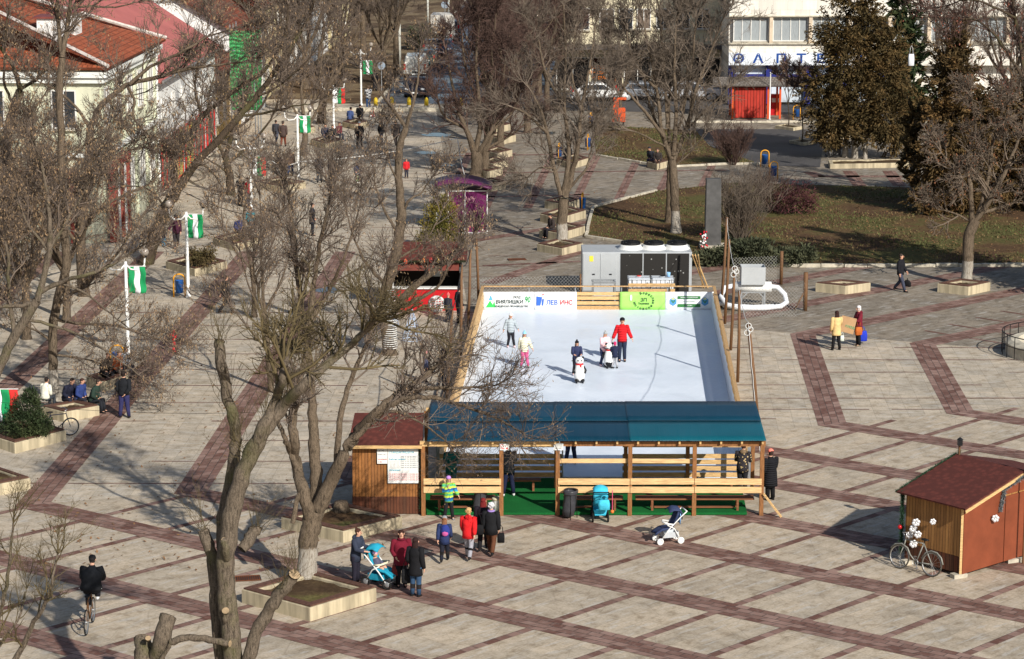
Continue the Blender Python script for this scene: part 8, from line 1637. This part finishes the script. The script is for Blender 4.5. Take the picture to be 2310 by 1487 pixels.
for i in range(N + 1):
 x = -.7 + (pw + .95) * i / N; z = 2.42 + .42 * math.sin(PI * (i / N * .8 + .16)); vs += [(x, -.5, z), (x, 2.3, z)]
mb.add(vs, [(2 * i, 2 * i + 2, 2 * i + 3, 2 * i + 1) for i in range(N)]); o = mb.build('roof', mat('purple_roof_sheet', (92, 40, 78), .35, .1, 2), pk, True); sd = o.modifiers.new('thick', 'SOLIDIFY'); sd.thickness = .1
mb = MB(); [mb.box((x, -.03, 1.15), (.05, .06, 2.3)) for x in (.02, pw * .43, pw - .02)]; mb.box((pw / 2, -.03, 2.28), (pw, .06, .06)); mb.box((pw / 2, -.03, .05), (pw, .06, .06)); [mb.tube([(-.62, y, 0), (-.62, y, 2.5)], .03, 6) for y in (-.3, 2.1)]; mb.build('white_trim', M_white, pk)
lettering('Raffy', .3, mat('pale_pink_print', (222, 170, 180), .5, .05, 3), pk, (pw * .55, -.01, 1.86), name='lettering')
for i in range(34):
 x = rng.uniform(.1, pw - .12); z = .14 + abs(rng.gauss(0, .32)) if x > pw * .45 else rng.uniform(.2, 1.9) * (1 - x / pw * 1.0) + .15
 c = rng.choice([(222, 120, 120), (196, 60, 84), (232, 200, 170), (206, 160, 110), (90, 34, 44), (236, 220, 206)])
 if i < 9: pass
 m_ = mat('print_' + str(c), c, .5, .2, 9); mb = MB(); mb.ell((x, -.004, min(z, 2.0)), (rng.uniform(.05, .12), .006, rng.uniform(.05, .1)), 10, 5)
 o = mb.build('picture_sweet', m_, pk, True)
os_ = thing('orange_shelter', 'small shelter with orange posts, grey tile roof and a red plank shed before the pharmacy', 'shelter', (W(1652, 268, 183.4).x, 183.4, 0)); M_or = mat('orange_paint', (206, 84, 40), .6, .12, 3); x_ = lambda px: W(px, 268, 183.4).x - os_.location.x; zt_ = W(1652, 196, 183.4).z
mb = MB(); [MB().beam((x_(px), y, 0), (x_(px), y, zt_), .14, .14, up=(0, 1, 0)).build('post', M_or, os_) for px in (1652, 1732, 1759) for y in (0, 2.2)]; mb.beam((x_(1610), -.05, zt_ + .07), (x_(1812), -.05, zt_ + .07), .1, .14); mb.build('beam', M_or, os_)
k = NT('red_plank_shed'); mp = k.coord('Object', (4.5, 1, 1)); w_ = k.n('ShaderNodeTexWave', bands_direction='X'); w_.inputs['Scale'].default_value = .32; k.l(mp, 0, w_, 0); n_ = k.noise(mp, .8, 4); r_ = k.ramp(w_, 0, [(.03, s2l((92, 26, 20))), (.12, s2l((176, 56, 44)))]); r2_ = k.ramp(n_, 'Fac', [(.35, (.8, .8, .8)), (.65, (1.1, 1.1, 1.1))]); m_ = k.mix(1, (r_, 0), (r2_, 0), 'MULTIPLY'); M_shed = k.out(m_, 2, .7, .2)
mb = MB(); mb.box(((x_(1656) + x_(1729)) / 2, 1.0, zt_ / 2), (x_(1728) - x_(1657), 1.9, zt_ - .15)); mb.build('shed', M_shed, os_)
roof_face(None, [(x_(1608), -.4, zt_ + .12), (x_(1814), -.4, zt_ + .12), (x_(1814), 1.2, zt_ + .6), (x_(1608), 1.2, zt_ + .6)], tile_mat('grey_cement_tiles', (120, 112, 104)), os_, th=.08); roof_face(None, [(x_(1814), 2.8, zt_ + .12), (x_(1608), 2.8, zt_ + .12), (x_(1608), 1.2, zt_ + .6), (x_(1814), 1.2, zt_ + .6)], M_grey_roof, os_, th=.08)
t = thing('drinks_cooler', 'red drinks cooler chest under the orange shelter', 'cooler', (W(1748, 252, 186).x, 186, 0)); mb = MB(); mb.box((0, 0, .75), (.8, .7, 1.5)); mb.build('cabinet', M_redp, t); mb = MB(); mb.box((0, -.36, 1.1), (.55, .02, .3)); mb.build('panel', M_white, t)
t = thing('flag_pole', 'thin white pole in front of the orange shelter', 'pole', G(1736, 270)); mb = MB(); mb.lathe([(.12, 0), (.05, .1), (.045, 3.3), (.07, 3.35), (.01, 3.45)], (0, 0, 0), 10); mb.build('pole', M_white, t, True)
t = thing('orange_machine', 'bright orange upright machine at the edge of the shop street', 'machine', G(1395, 283)); mb = MB(); mb.box((0, 0, .75), (.95, .6, 1.0)); mb.build('body_box', M_or, t, bevel=.05); mb = MB(); mb.box((-.2, 0, 1.6), (.4, .4, .75)); mb.box((.1, 0, 1.9), (.9, .35, .18)); mb.build('head', M_or, t, bevel=.04); mb = MB(); mb.box((-.35, 0, .12), (.1, .5, .25)); mb.box((.35, 0, .12), (.1, .5, .25)); mb.build('feet', M_black, t)
t = thing('stone_stele', 'tall grey stone stele standing at the lawn edge behind the chiller', 'monument', G(1607, 560)); mb = MB(); mb.loft([[Vector((x * .42, y * .32, 0)) for x, y in ((-1, -1), (1, -1), (1, 1), (-1, 1))], [Vector((x * .38, y * .28, 3.6)) for x, y in ((-1, -1), (1, -1), (1, 1), (-1, 1))]]); mb.build('shaft', mat('grey_stele_stone', (84, 83, 82), .85, .3, 2), t, bevel=.03); mb = MB(); mb.box((0, 0, .1), (1.3, 1.0, .2)); mb.build('plinth', M_kerb, t)
t = thing('wreath', 'small wreath of white and red flowers leaning on the stone stele', 'wreath', G(1588, 566));
for c, nm in (((232, 230, 228), 'white_flowers'), ((196, 40, 52), 'red_flowers')):
 mb = MB(); [mb.ell((rng.gauss(0, .1), rng.gauss(0, .04), rng.uniform(.2, 1.0)), (.05, .05, .05), 7, 5) for _ in range(14)]; mb.build(nm, mat(nm, c, .7, .1, 4), t, True)
mb = MB(); mb.tube([(0, .08, 0), (0, .12, 1.1)], .03, 6); mb.build('stand', M_lowst if False else M_spruce, t)
t = thing('bust_monument', 'dark bust on a tapering stone pedestal in front of the conifers', 'monument', G(1882, 352)); mb = MB(); mb.loft([[Vector((x * s_, y * s_, z)) for x, y in ((-1, -1), (1, -1), (1, 1), (-1, 1))] for z, s_ in ((0, .55), (.12, .55), (.13, .38), (1.55, .3), (1.6, .34), (1.68, .34))]); mb.build('pedestal', mat('dark_granite', (84, 82, 80), .7, .25, 4), t)
mb = MB(); mb.loft([[Vector((math.cos(2 * PI * j / 14) * rx, math.sin(2 * PI * j / 14) * ry, z)) for j in range(14)] for z, rx, ry in ((1.68, .2, .14), (1.76, .3, .16), (1.9, .34, .17), (1.99, .24, .15), (2.03, .1, .1), (2.1, .09, .1), (2.14, .12, .13), (2.26, .14, .16), (2.36, .12, .14), (2.42, .05, .06))]); mb.ell((0, -.16, 2.22), (.03, .04, .04), 6, 4); mb.build('bust', mat('dark_bronze', (46, 42, 38), .5, .2, 4, .4), t, True)
t = thing('fountain', 'stone fountain rim with thin railing cut off by the right edge', 'fountain', G(2390, 800)); mb = MB(); mb.lathe([(2.2, 0), (2.2, .5), (2.0, .62), (1.7, .62), (1.6, .3), (.1, .25)], (0, 0, 0), 28, cap=False); mb.build('rim', M_kerb, t); mb = MB()
for i in range(26): a = 2 * PI * i / 26; mb.tube([(2.35 * math.cos(a), 2.35 * math.sin(a), 0), (2.35 * math.cos(a), 2.35 * math.sin(a), .95)], .018, 5)
mb.torus((0, 0, .95), 2.35, .022, 'z', 40, 5); mb.torus((0, 0, .5), 2.35, .018, 'z', 40, 5); mb.build('railing', M_black, t)
for lb, px, py, w_ in (('rusty drain grate in the paving beside the pollarded tree', 558, 1306, .75), ('rusty drain grate in the paving behind the rink', 1166, 586, .9)):
 t = thing('drain_grate', lb, 'drain grate', G(px, py), rad(10)); mb = MB(); [mb.box((-w_ / 2 + w_ * (i + .5) / 12, 0, .022), (w_ / 26, .42, .02)) for i in range(12)]; [mb.box((0, y, .022), (w_, .04, .022)) for y in (-.23, .23)]; mb.build('bars', mat('rusty_iron', (112, 66, 40), .9, .3, 8), t); mb = MB(); mb.box((0, 0, .014), (w_ + .04, .5, .006)); mb.build('pit', M_black, t)
for i, (px, py, lb) in enumerate(((848, 246, 'yellow bollard at the end of the walk, leftmost'), (884, 244, 'yellow bollard left of the dark car'), (923, 245, 'yellow bollard in front of the dark car'), (962, 246, 'yellow bollard right of the dark car'), (1040, 247, 'yellow bollard at the right end under the trees'))):
 t = thing('bollard', lb, 'bollard', G(px, py), 0, 'yellow bollards at the end of the walk'); mb = MB(); mb.lathe([(.16, 0), (.15, .4), (.13, .52), (.06, .6), (.01, .62)], (0, -.05, .26), 12); mb.build('post', mat('yellow_bollard_paint', (222, 190, 50), .6, .12, 3), t, True); mb = MB(); mb.lathe([(.2, .0), (.2, .27)], (0, -.05, 0), 12); mb.build('foot', M_kerb, t)
def car(label, at, face, c, L=4.2, Wd=1.72, H=1.45, kind='hatch', name='parked_car', plate='', group='cars parked along the street', s=1.0):
 t = thing(name, label, 'van' if kind in ('van', 'truck') else 'car', at, rad(face), group); P = mat('car_paint', c, .25, .05, 1.5, spec=.5); hl, hw2 = L / 2, Wd / 2
 if kind == 'van': prof = [(-hl, .4), (-hl + .05, .85), (-hl + .7, 1.05), (-hl + 1.25, H - .12), (-hl + 1.7, H), (hl - .25, H), (hl - .04, H - .18), (hl, .45)]; gl = [(-hl + .78, 1.1), (-hl + 1.25, H - .2), (-hl + 1.9, H - .18), (-hl + 1.9, 1.1)]
 elif kind == 'truck': prof = [(-hl, .5), (-hl, 1.2), (-hl + .3, 1.9), (-hl + 1.5, 1.95), (-hl + 1.52, .6), (hl, .6), (hl, .5)]; gl = [(-hl + .1, 1.25), (-hl + .35, 1.8), (-hl + 1.2, 1.8), (-hl + 1.2, 1.25)]
 else: prof = [(-hl, .35), (-hl + .04, .68), (-hl + .2, .78), (-hl + 1.05, .9), (-hl + 1.75, H - .05), (-hl + 2.3, H), (hl - .9, H - .04), (hl - .35, .98), (hl - .05, .88), (hl, .4)]; gl = [(-hl + 1.2, .95), (-hl + 1.82, H - .12), (hl - 1.0, H - .12), (hl - .55, .97)]
 mb = MB(); rings = []
 for sx, ins in ((-1, .0), (-.92, -.0), (.92, 0), (1, 0)): rings.append([Vector((sx * hw2 * (1 - .16 * max(0, (z - .9) / (H - .9)) ** 1.2), y, z if abs(sx) < 1 else .9 + (z - .9) * (.96 if z > .9 else .93))) for y, z in prof])
 mb.loft(rings); body = mb.build('body', P, t, False, bevel=.05)
 for sx in (-1, 1):
  g = MB(); g.add([(sx * (hw2 * (1 - .16 * max(0, (z - .9) / (H - .9)) ** 1.2) + .012), y, z) for y, z in gl], [(0, 1, 2, 3)]); o = g.build('side_window', M_glass, t); o.modifiers.new('thick', 'SOLIDIFY').thickness = .02
 if kind in ('hatch',):
  for (y0, z0), (y1, z1), nm in ((prof[3], prof[4], 'windscreen'), (prof[7], prof[6], 'rear_window')):
   d = Vector((0, y1 - y0, z1 - z0)); nn = Vector((0, -d.z, d.y)).normalized() * (.02 if nm == 'windscreen' else -.02); f0, f1 = .1, .92; g = MB(); g.add([Vector((sx * hw2 * w_, y0 + d.y * f, z0 + d.z * f)) + nn for sx, f, w_ in ((-1, f0, .88), (1, f0, .88), (1, f1, .74), (-1, f1, .74))], [(0, 1, 2, 3)]); o = g.build(nm, M_glass, t); o.modifiers.new('thick', 'SOLIDIFY').thickness = .01
 elif kind == 'van':
  g = MB(); g.add([(sx * hw2 * w_, hl + .012 - .02 * (z > 1), z) for sx, w_, z in ((-1, .8, 1.12), (-.06, .8, 1.12), (-.06, .78, H - .35), (-1, .72, H - .35))], [(0, 1, 2, 3)]);
  g2 = MB(); y0, z0 = prof[2]; y1, z1 = prof[3]; g2.add([(-hw2 * .85, y0 - .01, z0 + .06), (hw2 * .85, y0 - .01, z0 + .06), (hw2 * .74, y1 - .03, z1 + .02), (-hw2 * .74, y1 - .03, z1 + .02)], [(0, 1, 2, 3)]); g2.build('windscreen', M_glass, t)
  ln = MB(); ln.box((0, hl + .004, 1.1), (.015, .012, H - .7)); ln.box((0, hl + .006, .62), (.5, .01, .12)); ln.build('rear_door_seam', M_black, t)
 if kind == 'truck': bx = MB(); bx.box((0, .8, 1.85), (Wd + .1, L - 1.9, 2.1)); bx.build('cargo_box', mat('dirty_white_box', (214, 208, 196), .6, .1, 1), t, bevel=.03)
 for sx in (-1, 1):
  for y in (-hl + .8, hl - .75):
   wv = MB(); wv.lathe([(.31, -.1), (.33, -.07), (.33, .07), (.31, .1)], (0, 0, 0), 20); o = wv.build('wheel', M_rubber, t); o.location = (sx * (hw2 - .09), y, .33); o.rotation_euler = (0, PI / 2, 0); r_ = MB(); r_.lathe([(.2, .075), (.21, .105), (.06, .115)], (0, 0, 0), 14); r_.lathe([(.2, -.075), (.21, -.105), (.06, -.115)], (0, 0, 0), 14); r_.build('rim', M_steel, o)
  lt = MB(); lt.ell((sx * (hw2 - .25), -hl + .07, .72), (.2, .07, .1), 10, 6); lt.build('headlight', mat('clear_lamp_glass', (206, 210, 214), .1, .05, 3), t, True); lt = MB(); lt.box((sx * (hw2 - .1), hl - .03, .95 if kind != 'van' else 1.05), (.17, .1, .3 if kind != 'van' else .5)); lt.build('tail_light', mat('red_lamp_glass', (178, 30, 30), .2, .05, 3), t, bevel=.02)
  mr = MB(); mr.ell((sx * (hw2 + .08), -hl + 1.45, 1.0 if kind == 'hatch' else 1.25), (.1, .06, .08), 8, 6); mr.build('mirror', P, t, True)
 gr = MB(); gr.box((0, -hl + .0, .5), (1.0, .05, .2)); gr.build('grille', M_black, t); [MB().box((0, y_, .4), (Wd - .12, .1, .18)).build('bumper', M_black if kind == 'van' else P, t, bevel=.03) for y_ in (-hl - .02, hl + .02)]
 [MB().box((0, y_, .45), (.5, .012, .11)).build('number_plate', M_white, t) for y_ in (-hl - .077, hl + .077)]; return t
SD = 2.6
car('dark navy hatchback parked facing the end of the walk', G(938, 222) + Vector((0, 2.0, 0)), -2, (24, 28, 40)); car('white van parked with its rear to the walk behind the navy hatchback', G(936, 180) + Vector((0, 2.4, 0)), 180, (226, 226, 218), 4.8, 1.9, 1.95, 'van', 'parked_van')
car('dark green estate car parked beyond the white van', G(962, 150) + Vector((0, 1, 0)), 178, (40, 62, 62)); car('silver grey car parked up the street, third in the row', G(978, 122), 178, (150, 152, 156)); car('dark blue car parked up the street right of the silver one', G(1000, 124), 0, (52, 60, 82)); car('small truck with dirty white box body up the street', G(1000, 98), 178, (206, 206, 200), 5.5, 2.0, 1.9, 'truck', 'box_truck'); car('dark car parked behind the box truck far up the street', G(1020, 78), 178, (60, 62, 70)); car('black car driving far up the wet street', G(1052, 50), 0, (40, 42, 48))
car('white car standing sideways before the dark shopfront', G(1350, 228), 95, (228, 228, 226), group=None); car('white car half hidden behind the orange shelter', G(1648, 226), 88, (222, 222, 224), group=None); car('white car behind the twigs at the corner of the shop street', G(1212, 118), 80, (226, 226, 226), group=None); car('grey car behind the tall tree at the shopfront', G(1452, 226), 95, (120, 124, 130), group=None); car('silver car before the shopfront right of the tall tree', G(1560, 226), 92, (180, 182, 186), group=None)
cable('rope', 'white rope strung low across the left walk to a tree behind the purple kiosk', [W(610, 362, 150), W(673, 365, 152), W(1032, 312, 160), W(1048, 395, 152)], .03, M_cable, .25, 16)
cable('overhead_cable', 'thin dark overhead cable crossing the left walk behind the pollarded tree', [W(-20, 905, 70), W(300, 930, 70), W(620, 928, 72)], .006, M_black, .05, 8); cable('overhead_cable', 'dark overhead cable from the left edge to the red stall', [W(200, 540, 112), W(410, 430, 118), W(590, 490, 114), W(900, 600, 112)], .02, M_black, .2, 12)
hung_bag('white carrier bag caught in the twigs before the big bronze conifer', 'carrier bag', W(2056, 122, 150), (.34, .2, .7), (228, 230, 234), 0, .5, 'carrier_bag', mat('white_carrier_film', (226, 228, 232), .4, .05, 3))
cam = bpy.data.cameras.new('camera'); co = bpy.data.objects.new('camera', cam); COL.objects.link(co)
co.location = (0, 0, HCAM); co.rotation_euler = (PI / 2 - THETA, 0, 0); cam.sensor_width = 36; cam.lens = FOC / 2310 * 36; cam.clip_start = 1; cam.clip_end = 3000
S.camera = co
SUN_EL, SUN_DIR = rad(32), rad(-59)      # direction towards the sun, measured from +X
w = bpy.data.worlds.new('World'); S.world = w; w.use_nodes = True; nt_ = w.node_tree; bg = nt_.nodes['Background']
sky = nt_.nodes.new('ShaderNodeTexSky'); sky.sky_type = 'NISHITA'; sky.sun_disc = False; sky.sun_elevation = SUN_EL; sky.sun_rotation = PI / 2 - SUN_DIR; sky.altitude = 100; sky.air_density = 1.0; sky.dust_density = 1.2
nt_.links.new(sky.outputs[0], bg.inputs['Color']); bg.inputs['Strength'].default_value = .085
sl = bpy.data.lights.new('sun', 'SUN'); sl.energy = 4.8; sl.angle = rad(.5); sl.color = (1.0, .95, .87); so = bpy.data.objects.new('sun', sl); COL.objects.link(so)
v = Vector((math.cos(SUN_EL) * math.cos(SUN_DIR), math.cos(SUN_EL) * math.sin(SUN_DIR), math.sin(SUN_EL))); so.rotation_euler = (-v).to_track_quat('-Z', 'Y').to_euler(); so.location = (20, -20, 60)
S.view_settings.view_transform = 'Standard'; S.view_settings.look = 'None'; S.view_settings.exposure = .14; S.view_settings.gamma = 1
